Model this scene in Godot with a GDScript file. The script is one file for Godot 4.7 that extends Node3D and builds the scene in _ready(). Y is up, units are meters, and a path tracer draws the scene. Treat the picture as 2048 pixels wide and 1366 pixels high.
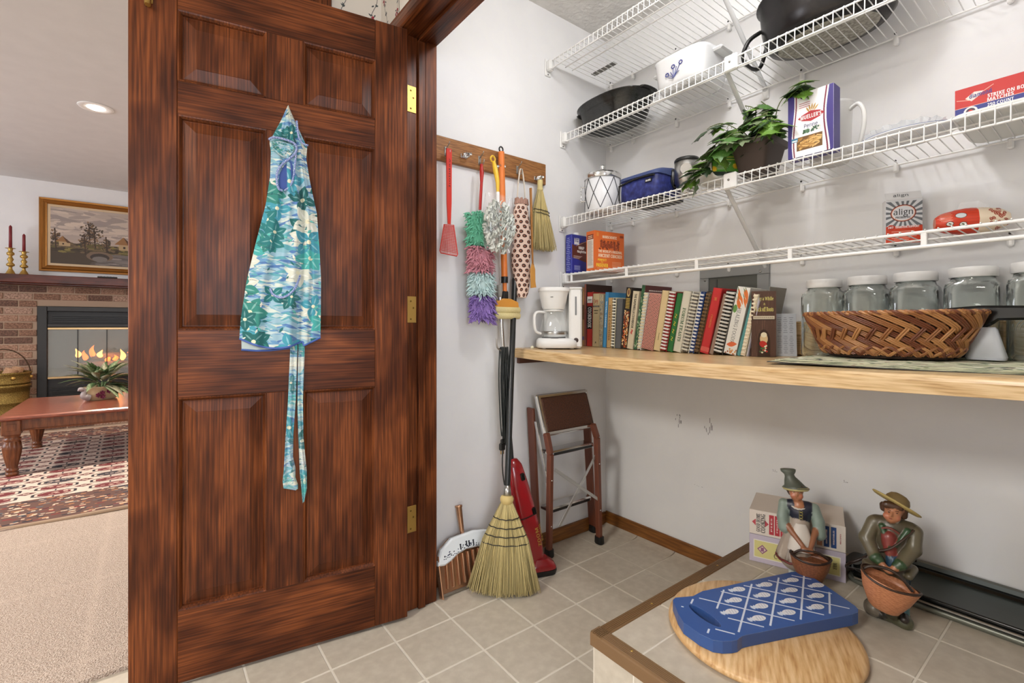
extends Node3D

# ---------------------------------------------------------------- mesh builder
class S:
	var st := SurfaceTool.new()
	var xf := Transform3D()
	var col := Color.WHITE
	func _init() -> void:
		st.begin(Mesh.PRIMITIVE_TRIANGLES)
	func v(p: Vector3, u: Vector2) -> void:
		st.set_color(col)
		st.set_uv(u)
		st.add_vertex(xf * p)
	func face(ps: Array, out: Vector3, us: Array = [], g := -1) -> void:
		var n := Vector3.ZERO
		for i in range(1, ps.size() - 1):
			n += (ps[i + 1] - ps[0]).cross(ps[i] - ps[0])
		st.set_smooth_group(g)
		var flip := n.dot(out) < 0.0
		for i in range(1, ps.size() - 1):
			for k in ([0, i + 1, i] if flip else [0, i, i + 1]):
				v(ps[k], us[k] if us.size() else Vector2(ps[k].x, -ps[k].y))
	func box(c: Vector3, s: Vector3, b := 0.0, t := Transform3D()) -> S:
		var keep := xf
		xf = xf * t * Transform3D(Basis(), c)
		var h := s * 0.5
		b = minf(b, minf(h.x, minf(h.y, h.z)) * 0.95)
		for a in 3:
			var u := (a + 1) % 3
			var w := (a + 2) % 3
			for sg in [-1.0, 1.0]:
				var ps := []
				var us := []
				for k in [[-1, -1], [1, -1], [1, 1], [-1, 1]]:
					var p := Vector3.ZERO
					p[a] = h[a] * sg
					p[u] = (h[u] - b) * k[0]
					p[w] = (h[w] - b) * k[1]
					ps.append(p)
					var q := p / h * 0.5
					us.append(Vector2(0.5 + q.x * sg, 0.5 - q.y) if a == 2 else (Vector2(0.5 - q.z * sg, 0.5 - q.y) if a == 0 else Vector2(0.5 + q.x, 0.5 + q.z * sg)))
				var o := Vector3.ZERO
				o[a] = sg
				face(ps, o, us)
		if b > 0.0:
			for a in 3:
				var u := (a + 1) % 3
				var w := (a + 2) % 3
				for su in [-1.0, 1.0]:
					for sw in [-1.0, 1.0]:
						var ps := []
						for k in [[-1, 0], [1, 0], [1, 1], [-1, 1]]:
							var p := Vector3.ZERO
							p[a] = (h[a] - b) * k[0]
							p[u] = su * (h[u] if k[1] == 0 else h[u] - b)
							p[w] = sw * (h[w] - b if k[1] == 0 else h[w])
							ps.append(p)
						var o := Vector3.ZERO
						o[u] = su
						o[w] = sw
						face(ps, o)
			for sx in [-1.0, 1.0]:
				for sy in [-1.0, 1.0]:
					for sz in [-1.0, 1.0]:
						var g := Vector3(sx, sy, sz)
						face([g * (h - Vector3(0, b, b)), g * (h - Vector3(b, 0, b)), g * (h - Vector3(b, b, 0))], g)
		xf = keep
		return self
	func cen(r: PackedVector3Array) -> Vector3:
		var c := Vector3.ZERO
		for p in r:
			c += p
		return c / r.size()
	func loft(R: Array, cap0 := true, cap1 := true, creases := [], flat := false, turn := 0) -> S:
		var n: int = R[0].size()
		var m := R.size()
		var sgn := float(turn)
		if turn == 0:
			for i in m - 1:
				var c := (cen(R[i]) + cen(R[i + 1])) * 0.5
				var sum := 0.0
				var tot := 0.0
				for j in n:
					var a: Vector3 = R[i][j]
					var b: Vector3 = R[i][(j + 1) % n]
					var d: Vector3 = R[i + 1][j]
					var e: Vector3 = R[i + 1][(j + 1) % n]
					var nn := (e - a).cross(b - a) + (d - a).cross(e - a)
					var o := (a + b + d + e) * 0.25 - c
					sum += nn.dot(o)
					tot += nn.length() * o.length()
				if tot > 1e-12 and absf(sum) > 0.15 * tot:
					sgn = signf(sum)
					break
			if sgn == 0.0:
				sgn = 1.0
		var g := 1
		for i in m - 1:
			if i in creases:
				g += 1
			st.set_smooth_group(-1 if flat else g)
			for j in n:
				var j2 := (j + 1) % n
				var a: Vector3 = R[i][j]
				var b: Vector3 = R[i][j2]
				var c: Vector3 = R[i + 1][j2]
				var d: Vector3 = R[i + 1][j]
				var u0 := float(j) / n
				var u1 := float(j + 1) / n
				var v0 := 1.0 - float(i) / (m - 1)
				var v1 := 1.0 - float(i + 1) / (m - 1)
				var ua := Vector2(u0, v0)
				var ub := Vector2(u1, v0)
				var uc := Vector2(u1, v1)
				var ud := Vector2(u0, v1)
				if sgn > 0:
					if a != b:
						v(a, ua); v(b, ub); v(c, uc)
					if c != d:
						v(a, ua); v(c, uc); v(d, ud)
				else:
					if a != b:
						v(a, ua); v(c, uc); v(b, ub)
					if c != d:
						v(a, ua); v(d, ud); v(c, uc)
		if cap0:
			cap(R[0], cen(R[0]) - cen(R[1]))
		if cap1:
			cap(R[m - 1], cen(R[m - 1]) - cen(R[m - 2]))
		return self
	func cap(r: PackedVector3Array, out: Vector3) -> void:
		var c := cen(r)
		var n := r.size()
		for j in n:
			if r[j].distance_squared_to(r[(j + 1) % n]) > 1e-14 and r[j].distance_squared_to(c) > 1e-14:
				face([c, r[j], r[(j + 1) % n]], out)
	func tube(pts: Array, r, n := 8, caps := true, flat := 1.0, closed := false, up := Vector3.ZERO) -> S:
		var m := pts.size()
		var R := []
		var nrm := Vector3.ZERO
		for i in m:
			var d: Vector3
			if closed:
				d = pts[(i + 1) % m] - pts[(i + m - 1) % m]
			else:
				d = pts[mini(i + 1, m - 1)] - pts[maxi(i - 1, 0)]
			d = d.normalized()
			if up != Vector3.ZERO:
				nrm = (up - d * up.dot(d)).normalized()
			elif i == 0:
				nrm = d.cross(Vector3.UP if absf(d.y) < 0.9 else Vector3.RIGHT).normalized()
			else:
				nrm = (nrm - d * nrm.dot(d)).normalized()
			var bi := d.cross(nrm)
			var rr: float = r[i] if r is Array else r
			var ring := PackedVector3Array()
			for k in n:
				var a := TAU * k / n
				ring.append(pts[i] + nrm * cos(a) * rr + bi * sin(a) * rr * flat)
			R.append(ring)
		if closed:
			R.append(R[0])
		return loft(R, caps and not closed, caps and not closed)
	func lathe(prof: Array, n := 24, creases := [], cap0 := false, cap1 := false) -> S:
		var R := []
		for p in prof:
			var ring := PackedVector3Array()
			for k in n:
				var a := TAU * k / n
				ring.append(Vector3(cos(a) * p.x, p.y, sin(a) * p.x))
			R.append(ring)
		return loft(R, cap0, cap1, creases)
	# rows of [y, rx, rz, power, cx, cz]
	func sup(rows: Array, n := 32, creases := [], cap0 := true, cap1 := true) -> S:
		var R := []
		for q in rows:
			var ring := PackedVector3Array()
			var pw: float = q[3] if q.size() > 3 else 2.0
			var ox: float = q[4] if q.size() > 4 else 0.0
			var oz: float = q[5] if q.size() > 5 else 0.0
			for k in n:
				var a := TAU * (k + 0.5) / n
				ring.append(Vector3(ox + q[1] * signf(cos(a)) * pow(absf(cos(a)), 2.0 / pw), q[0], oz + q[2] * signf(sin(a)) * pow(absf(sin(a)), 2.0 / pw)))
			R.append(ring)
		return loft(R, cap0, cap1, creases)
	func inset(poly: PackedVector2Array, b: float) -> PackedVector2Array:
		var n := poly.size()
		var area := 0.0
		for i in n:
			area += poly[i].cross(poly[(i + 1) % n])
		var out := PackedVector2Array()
		for i in n:
			var e0 := (poly[i] - poly[(i + n - 1) % n]).normalized()
			var e1 := (poly[(i + 1) % n] - poly[i]).normalized()
			var d := (Vector2(-e0.y, e0.x) + Vector2(-e1.y, e1.x))
			d = d / maxf(0.4, d.length_squared()) * 2.0
			out.append(poly[i] + d * b * signf(area))
		return out
	func ext(poly: PackedVector2Array, z0: float, z1: float, b := 0.0, smooth := false) -> S:
		var lo := poly[0]
		var hi := poly[0]
		for p in poly:
			lo = lo.min(p)
			hi = hi.max(p)
		var ins := inset(poly, b) if b > 0.0 else poly
		var R := []
		var zs := [[ins, z0], [poly, z0 + b], [poly, z1 - b], [ins, z1]] if b > 0.0 else [[poly, z0], [poly, z1]]
		for q in zs:
			var ring := PackedVector3Array()
			for p in q[0]:
				ring.append(Vector3(p.x, p.y, q[1]))
			R.append(ring)
		loft(R, false, false, [1, 2] if b > 0.0 else [], not smooth)
		var tri := Geometry2D.triangulate_polygon(ins)
		for i in range(0, tri.size(), 3):
			for e in [[z0, -1.0], [z1, 1.0]]:
				var ps := []
				var us := []
				for k in 3:
					var p := ins[tri[i + k]]
					ps.append(Vector3(p.x, p.y, e[0]))
					us.append(Vector2((p.x - lo.x) / (hi.x - lo.x), 1.0 - (p.y - lo.y) / (hi.y - lo.y)))
				face(ps, Vector3(0, 0, e[1]), us)
		return self
	func at(t: Transform3D) -> S:
		xf = t
		return self
	func done() -> ArrayMesh:
		st.generate_normals()
		return st.commit()

# ---------------------------------------------------------------- painting of flat prints
class P:
	var im: Image
	var w: int
	var h: int
	func _init(W: int, H: int, c: Color) -> void:
		w = W
		h = H
		im = Image.create(W, H, false, Image.FORMAT_RGB8)
		im.fill(c)
	func rect(x: float, y: float, a: float, b: float, c: Color) -> P:
		im.fill_rect(Rect2i(int(x), int(y), maxi(1, int(a)), maxi(1, int(b))), c)
		return self
	func poly(ps: Array, c: Color) -> P:
		var y0 := h
		var y1 := 0
		for p in ps:
			y0 = mini(y0, int(floor(p.y)))
			y1 = maxi(y1, int(ceil(p.y)))
		for y in range(maxi(0, y0), mini(h, y1 + 1)):
			var xs := []
			var yy := y + 0.5
			for i in ps.size():
				var a: Vector2 = ps[i]
				var b: Vector2 = ps[(i + 1) % ps.size()]
				if (a.y <= yy) != (b.y <= yy):
					xs.append(a.x + (yy - a.y) / (b.y - a.y) * (b.x - a.x))
			xs.sort()
			for i in range(0, xs.size() - 1, 2):
				var x0 := clampi(int(round(xs[i])), 0, w)
				var x1 := clampi(int(round(xs[i + 1])), 0, w)
				if x1 > x0:
					im.fill_rect(Rect2i(x0, y, x1 - x0, 1), c)
		return self
	func ell(cx: float, cy: float, rx: float, ry: float, ang: float, c: Color, n := 18) -> P:
		var ps := []
		for k in n:
			var a := TAU * k / n
			ps.append(Vector2(cx, cy) + Vector2(cos(a) * rx, sin(a) * ry).rotated(ang))
		return poly(ps, c)
	func leaf(cx: float, cy: float, l: float, wd: float, ang: float, c: Color) -> P:
		var ps := []
		for k in 9:
			var t := k / 8.0
			ps.append(Vector2(cx, cy) + Vector2((t - 0.5) * l, sin(t * PI) * wd * 0.5).rotated(ang))
		for k in range(7, 0, -1):
			var t := k / 8.0
			ps.append(Vector2(cx, cy) + Vector2((t - 0.5) * l, -sin(t * PI) * wd * 0.5).rotated(ang))
		return poly(ps, c)
	func line(a: Vector2, b: Vector2, t: float, c: Color) -> P:
		var n := (b - a).orthogonal().normalized() * t * 0.5
		return poly([a + n, b + n, b - n, a - n], c)
	func path(ps: Array, t: float, c: Color) -> P:
		for i in ps.size() - 1:
			line(ps[i], ps[i + 1], t, c)
		return self
	func grain(amount: float, sd: int) -> P:
		var r := RandomNumberGenerator.new()
		r.seed = sd
		for y in h:
			for x in w:
				var k := 1.0 + r.randf_range(-amount, amount)
				var c := im.get_pixel(x, y)
				im.set_pixel(x, y, Color(c.r * k, c.g * k, c.b * k))
		return self
	func tex() -> ImageTexture:
		return ImageTexture.create_from_image(im)

# ---------------------------------------------------------------- names, things, materials
var counts := {}
var made := {}
var rng := RandomNumberGenerator.new()

func numbered(c: String) -> String:
	counts[c] = counts.get(c, -1) + 1
	return c if counts[c] == 0 else "%s_%03d" % [c, counts[c]]

func thing(called: String, label: String, category: String, at := Vector3.ZERO, turn := 0.0, group := "") -> Node3D:
	var o := Node3D.new()
	o.name = numbered(called)
	add_child(o)
	o.position = at
	o.rotation_degrees.y = turn
	return tag(o, label, category, group)

func tag(o: Node3D, label: String, category := "", group := "") -> Node3D:
	o.set_meta("label", label)
	if category:
		o.set_meta("category", category)
	if group:
		o.set_meta("group", group)
	return o

func struct(called: String, label: String, parts := true) -> Node3D:
	var o := Node3D.new()
	o.name = numbered(called)
	add_child(o)
	o.set_meta("kind", "structure")
	o.set_meta("label", label)
	return o

func obj(called: String, s, m: Material, parent: Node = null) -> MeshInstance3D:
	var o := MeshInstance3D.new()
	o.mesh = s.done() if s is S else s
	o.material_override = m
	o.cast_shadow = GeometryInstance3D.SHADOW_CASTING_SETTING_ON
	if parent:
		o.name = called
		parent.add_child(o, true)
	else:
		o.name = numbered(called)
		add_child(o)
	return o

func bxs(c: Vector3, s: Vector3, b := 0.0) -> S:
	return S.new().box(c, s, b)

func between(lo: Vector3, hi: Vector3, b := 0.0) -> S:
	return S.new().box((lo + hi) * 0.5, (hi - lo).abs(), b)

func wallbox(called: String, label: String, lo: Vector3, hi: Vector3, m: Material) -> MeshInstance3D:
	var o := obj(called, between(lo, hi), m)
	o.set_meta("kind", "structure")
	o.set_meta("label", label)
	return o

func c8(r: float, g: float, b: float) -> Color:
	return Color(r / 255.0, g / 255.0, b / 255.0)

func mat(c: Color, rough := 0.6, metal := 0.0, coat := 0.0) -> StandardMaterial3D:
	var key := "%s %.2f %.2f %.2f" % [c.to_html(), rough, metal, coat]
	if not made.has(key):
		var m := StandardMaterial3D.new()
		m.albedo_color = c
		m.roughness = rough
		m.metallic = metal
		if coat > 0.0:
			m.clearcoat_enabled = true
			m.clearcoat = coat
			m.clearcoat_roughness = 0.12
		made[key] = m
	return made[key]

func tmat(t: Texture2D, rough := 0.6, scale := Vector3.ONE) -> StandardMaterial3D:
	var m := StandardMaterial3D.new()
	m.albedo_texture = t
	m.roughness = rough
	m.uv1_scale = scale
	return m

func ramp(stops: Array) -> Gradient:
	var g := Gradient.new()
	var off := PackedFloat32Array()
	var cs := PackedColorArray()
	for s in stops:
		off.append(s[0])
		cs.append(s[1])
	g.offsets = off
	g.colors = cs
	return g

func ntex(freq: float, stops: Array, sd := 1, oct := 4, size := 256, type := FastNoiseLite.TYPE_SIMPLEX_SMOOTH) -> NoiseTexture2D:
	var n := FastNoiseLite.new()
	n.seed = sd
	n.noise_type = type
	n.frequency = freq
	n.fractal_octaves = oct
	var t := NoiseTexture2D.new()
	t.width = size
	t.height = size
	t.seamless = true
	t.noise = n
	if stops.size():
		t.color_ramp = ramp(stops)
	return t

# a triplanar material whose colour runs along a ramp of noise; scale is repeats per metre on each axis
func nmat(t: Texture2D, scale: Vector3, rough := 0.6, bump: Texture2D = null, depth := 0.0, world := false) -> StandardMaterial3D:
	var m := StandardMaterial3D.new()
	m.albedo_texture = t
	m.roughness = rough
	m.uv1_triplanar = true
	m.uv1_world_triplanar = world
	m.uv1_triplanar_sharpness = 8.0
	m.uv1_scale = scale
	if bump:
		m.heightmap_enabled = true
		m.heightmap_texture = bump
		m.heightmap_scale = depth
	return m

func detail(m: StandardMaterial3D, t: Texture2D, scale: Vector3) -> StandardMaterial3D:
	m.detail_enabled = true
	m.detail_blend_mode = BaseMaterial3D.BLEND_MODE_MUL
	m.detail_albedo = t
	m.detail_uv_layer = BaseMaterial3D.DETAIL_UV_2
	m.uv2_triplanar = true
	m.uv2_world_triplanar = m.uv1_world_triplanar
	m.uv2_scale = scale
	return m

var fonts := {}
func text(par: Node, s: String, w: float, h: float, pos: Vector3, rot: Basis, m: Material, face := "Droid Sans", weight := 700, called := "lettering") -> MeshInstance3D:
	var key := face + str(weight)
	if not fonts.has(key):
		var f := SystemFont.new()
		f.font_names = PackedStringArray([face])
		f.font_weight = weight
		fonts[key] = f
	var t := TextMesh.new()
	t.text = s
	t.font = fonts[key]
	t.font_size = 32
	t.pixel_size = 0.01
	t.curve_step = 3.0
	t.depth = 0.0006
	var ab := t.get_aabb()
	var o := obj(called, t, m, par)
	var k := Vector3(w / maxf(ab.size.x, 0.01), h / maxf(ab.size.y, 0.01), 1.0)
	var bs := rot * Basis.from_scale(k)
	o.transform = Transform3D(bs, pos - bs * (ab.position + ab.size * 0.5))
	return o

func ry(deg: float) -> Basis:
	return Basis(Vector3.UP, deg_to_rad(deg))

func pl(a: Array) -> Array:   # [x, y, z, x, y, z ...] to points
	var o := []
	for i in range(0, a.size(), 3):
		o.append(Vector3(a[i], a[i + 1], a[i + 2]))
	return o

func p2(a: Array) -> PackedVector2Array:
	var o := PackedVector2Array()
	for i in range(0, a.size(), 2):
		o.append(Vector2(a[i], a[i + 1]))
	return o

func curve(pts: Array, n: int) -> Array:   # Catmull-Rom through the points
	var o := []
	var m := pts.size()
	for i in m - 1:
		var a = pts[maxi(i - 1, 0)]
		var b = pts[i]
		var c = pts[i + 1]
		var d = pts[mini(i + 2, m - 1)]
		for k in n:
			o.append(b.cubic_interpolate(c, a, d, float(k) / n))
	o.append(pts[m - 1])
	return o

# ---------------------------------------------------------------- shared materials
var M := {}
func materials() -> void:
	var wn := [[0.0, c8(226, 226, 227)], [1.0, c8(232, 232, 232)]]
	M.wall = nmat(ntex(0.012, wn, 3, 4), Vector3.ONE * 0.9, 0.7, ntex(0.05, [], 5, 3), 0.02, true)
	M.ceil = nmat(ntex(0.02, [[0.0, c8(214, 212, 208)], [1.0, c8(226, 224, 220)]], 3), Vector3.ONE * 1.5, 0.9, ntex(0.11, [], 8, 3, 256, FastNoiseLite.TYPE_CELLULAR), 0.5, true)
	M.ceil_smooth = nmat(ntex(0.02, [[0.0, c8(214, 214, 214)], [1.0, c8(220, 220, 220)]], 3), Vector3.ONE * 1.0, 0.9, null, 0.0, true)
	var dk := [[0.0, c8(66, 33, 17)], [0.35, c8(96, 51, 26)], [0.6, c8(115, 62, 31)], [1.0, c8(146, 82, 42)]]
	var dt := ntex(0.022, dk, 11, 5, 512)
	var bl := ntex(0.012, [[0.2, c8(172, 162, 158)], [0.65, c8(255, 255, 255)]], 14, 3)
	M.door_v = detail(nmat(dt, Vector3(10, 0.3, 10), 0.36), bl, Vector3(2.6, 0.9, 2.6))
	M.door_h = detail(nmat(dt, Vector3(0.3, 10, 0.3), 0.36), bl, Vector3(0.9, 2.6, 0.9))
	M.door_z = detail(nmat(dt, Vector3(10, 10, 0.3), 0.36), bl, Vector3(2.6, 2.6, 0.9))
	for k in ["door_v", "door_h", "door_z"]:
		M[k].clearcoat_enabled = true
		M[k].clearcoat = 0.06
		M[k].clearcoat_roughness = 0.35
		M[k].metallic_specular = 0.3
	var ok := [[0.0, c8(98, 60, 28)], [0.5, c8(146, 98, 52)], [1.0, c8(172, 122, 70)]]
	M.oak = nmat(ntex(0.022, ok, 21, 4, 512), Vector3(1.1, 16, 8), 0.45)
	M.base_x = nmat(ntex(0.02, [[0.0, c8(96, 56, 22)], [1.0, c8(150, 98, 44)]], 23, 4), Vector3(1.2, 14, 14), 0.4)
	M.base_z = nmat(ntex(0.02, [[0.0, c8(96, 56, 22)], [1.0, c8(150, 98, 44)]], 23, 4), Vector3(14, 14, 1.2), 0.4)
	M.counter = nmat(ntex(0.016, [[0.0, c8(168, 128, 78)], [0.3, c8(204, 168, 118)], [0.6, c8(222, 190, 142)], [1.0, c8(234, 206, 162)]], 31, 4, 512), Vector3(8, 14, 0.9), 0.28)
	var tl := [[0.0, c8(186, 176, 160)], [0.5, c8(194, 184, 168)], [1.0, c8(203, 194, 178)]]
	M.tile = nmat(ntex(0.02, tl, 41, 5, 512), Vector3.ONE * 2.3, 0.42, null, 0.0, true)
	M.grout = mat(c8(222, 215, 202), 0.7)
	M.wire = mat(c8(238, 238, 236), 0.35)
	M.white_plastic = mat(c8(232, 232, 230), 0.35)
	M.chrome = mat(c8(214, 214, 214), 0.16, 1.0)
	M.steel = mat(c8(176, 174, 170), 0.28, 1.0)
	M.brass = mat(c8(186, 152, 84), 0.42, 0.9)
	M.black = mat(c8(20, 20, 20), 0.4)
	M.black_gloss = mat(c8(14, 15, 15), 0.15)
	M.copper = mat(c8(196, 152, 122), 0.25, 0.9)
	M.straw = mat(c8(190, 172, 112), 0.75)
	M.red = mat(c8(200, 46, 30), 0.4)
	M.ink = mat(c8(20, 20, 22), 0.6)
	M.white = mat(c8(242, 242, 240), 0.6)
	M.paper = mat(c8(228, 222, 206), 0.8)
	M.glass = mat(Color(1, 1, 1, 1), 0.02)
	var gl := StandardMaterial3D.new()
	gl.transparency = BaseMaterial3D.TRANSPARENCY_ALPHA
	gl.albedo_color = Color(0.93, 0.96, 0.95, 0.1)
	gl.roughness = 0.03
	gl.metallic_specular = 0.5
	M.glass = gl
	var tg := StandardMaterial3D.new()
	tg.refraction_enabled = true
	tg.refraction_scale = 0.05
	tg.albedo_color = Color(0.97, 0.99, 0.98, 0.02)
	tg.roughness = 0.02
	M.thick_glass = tg

# ================================================================ the scene
func _ready() -> void:
	rng.seed = 7
	# camera: level, lens shifted a little downwards
	var cam := Camera3D.new()
	cam.name = "camera"
	add_child(cam)
	cam.position = Vector3(-1.8788, 1.0189, 1.6508)
	cam.rotation.y = -0.6552
	cam.set_frustum(2.0 * 0.05 * 683.0 / 952.03, Vector2(0, -32.38 / 952.03 * 0.05), 0.05, 60.0)
	cam.current = true
	var we := WorldEnvironment.new()
	we.name = "world"
	var env := Environment.new()
	var sky := Sky.new()
	var sm := ProceduralSkyMaterial.new()
	sm.sky_top_color = c8(96, 140, 205)
	sm.sky_horizon_color = c8(196, 212, 230)
	sm.ground_horizon_color = c8(180, 186, 190)
	sm.ground_bottom_color = c8(120, 124, 120)
	sky.sky_material = sm
	env.background_mode = Environment.BG_SKY
	env.sky = sky
	env.tonemap_mode = Environment.TONE_MAPPER_LINEAR
	env.tonemap_exposure = 0.9
	env.sdfgi_enabled = true
	env.ssao_enabled = true
	env.ssil_enabled = true
	we.environment = env
	add_child(we)
	materials()
	lights()
	rooms()
	door_and_frame()
	living_room()
	wire_shelves()
	counter_and_step()
	hook_wall()
	floor_things()
	shelf_things()
	counter_things()
	step_things()

func lamp_area(called: String, at: Vector3, size: Vector2, e: float, c: Color, down := Vector3(0, -1, 0)) -> void:
	var l := AreaLight3D.new()
	l.name = called
	add_child(l)
	l.area_size = size
	l.light_color = c
	l.light_energy = e
	l.area_range = 14.0
	l.shadow_enabled = true
	var up := Vector3(0, 0, 1) if absf(down.y) > 0.9 else Vector3.UP
	l.look_at_from_position(at, at + down, up)

func lamp_point(called: String, at: Vector3, e: float, c: Color, size: float) -> void:
	var l := OmniLight3D.new()
	l.name = called
	add_child(l)
	l.position = at
	l.light_color = c
	l.light_energy = e
	l.light_size = size
	l.omni_range = 14.0
	l.omni_attenuation = 2.0
	l.shadow_enabled = true

func glow(c: Color, e: float) -> StandardMaterial3D:
	var m := StandardMaterial3D.new()
	m.albedo_color = c
	m.emission_enabled = true
	m.emission = c
	m.emission_energy_multiplier = e
	return m

func can_light(at: Vector3, e: float, label: String) -> void:
	var t := thing("recessed_light", label, "light", at, 0, "recessed lights of the living room ceiling")
	obj("trim_ring", S.new().lathe([Vector2(0.052, -0.004), Vector2(0.092, -0.006), Vector2(0.096, -0.001), Vector2(0.052, -0.001), Vector2(0.052, -0.004)], 32), M.white, t)
	obj("bulb", S.new().lathe([Vector2(0.0, -0.018), Vector2(0.03, -0.014), Vector2(0.05, -0.003), Vector2(0.0, -0.002)], 24), glow(c8(255, 244, 230), 4.0), t)
	var l := SpotLight3D.new()
	l.name = "recessed_light_lamp"
	add_child(l, true)
	l.position = at + Vector3(0, -0.03, 0)
	l.rotation.x = -PI / 2
	l.light_color = c8(255, 240, 222)
	l.light_energy = e
	l.light_size = 0.05
	l.spot_range = 14.0
	l.spot_attenuation = 2.0
	l.spot_angle = 76.0
	l.spot_angle_attenuation = 0.6
	l.shadow_enabled = true

func lights() -> void:
	# kitchen: a ceiling panel behind the camera; pantry: a globe on its ceiling; living room: recessed lights
	var k := thing("ceiling_panel", "white rectangular light panel on the kitchen ceiling behind the viewer", "light", Vector3(-4.1, 2.48, 1.25))
	obj("housing", bxs(Vector3(0, -0.03, 0), Vector3(1.3, 0.06, 0.7), 0.01), M.white, k)
	obj("diffuser", bxs(Vector3(0, -0.066, 0), Vector3(1.22, 0.012, 0.62), 0.004), glow(c8(255, 252, 246), 2.0), k)
	lamp_area("ceiling_panel_lamp", Vector3(-4.1, 2.39, 1.25), Vector2(1.2, 0.6), 12.0, c8(255, 251, 244))
	var g := thing("ceiling_globe", "frosted globe lamp on the pantry ceiling above the shelves", "light", Vector3(-0.78, 2.48, 1.0))
	obj("base", S.new().lathe([Vector2(0, -0.03), Vector2(0.06, -0.03), Vector2(0.07, 0), Vector2(0, 0)], 24), M.white, g)
	obj("globe", S.new().lathe([Vector2(0, -0.13), Vector2(0.04, -0.122), Vector2(0.066, -0.09), Vector2(0.066, -0.065), Vector2(0.045, -0.03), Vector2(0, -0.03)], 24), glow(c8(255, 248, 238), 4.0), g)
	lamp_point("ceiling_globe_lamp", Vector3(-0.78, 2.31, 1.0), 0.5, c8(252, 252, 255), 0.08)
	lamp_area("daylight_at_window", Vector3(-2.5, 1.5, 4.2), Vector2(1.36, 1.16), 9.0, c8(238, 242, 252), Vector3(0, 0, -1))
	lamp_area("daylight_at_living_window", Vector3(-5.9, 1.5, -2.6), Vector2(1.7, 1.3), 9.5, c8(240, 243, 250), Vector3(1, 0, 0))
	can_light(Vector3(-2.146, 2.48, -2.58), 4.0, "recessed ceiling light glowing above the coffee table")
	can_light(Vector3(-4.0, 2.48, -2.58), 4.0, "recessed ceiling light farther left in the living room")
	can_light(Vector3(-0.4, 2.48, -2.58), 4.0, "recessed ceiling light hidden behind the open door")

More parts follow.
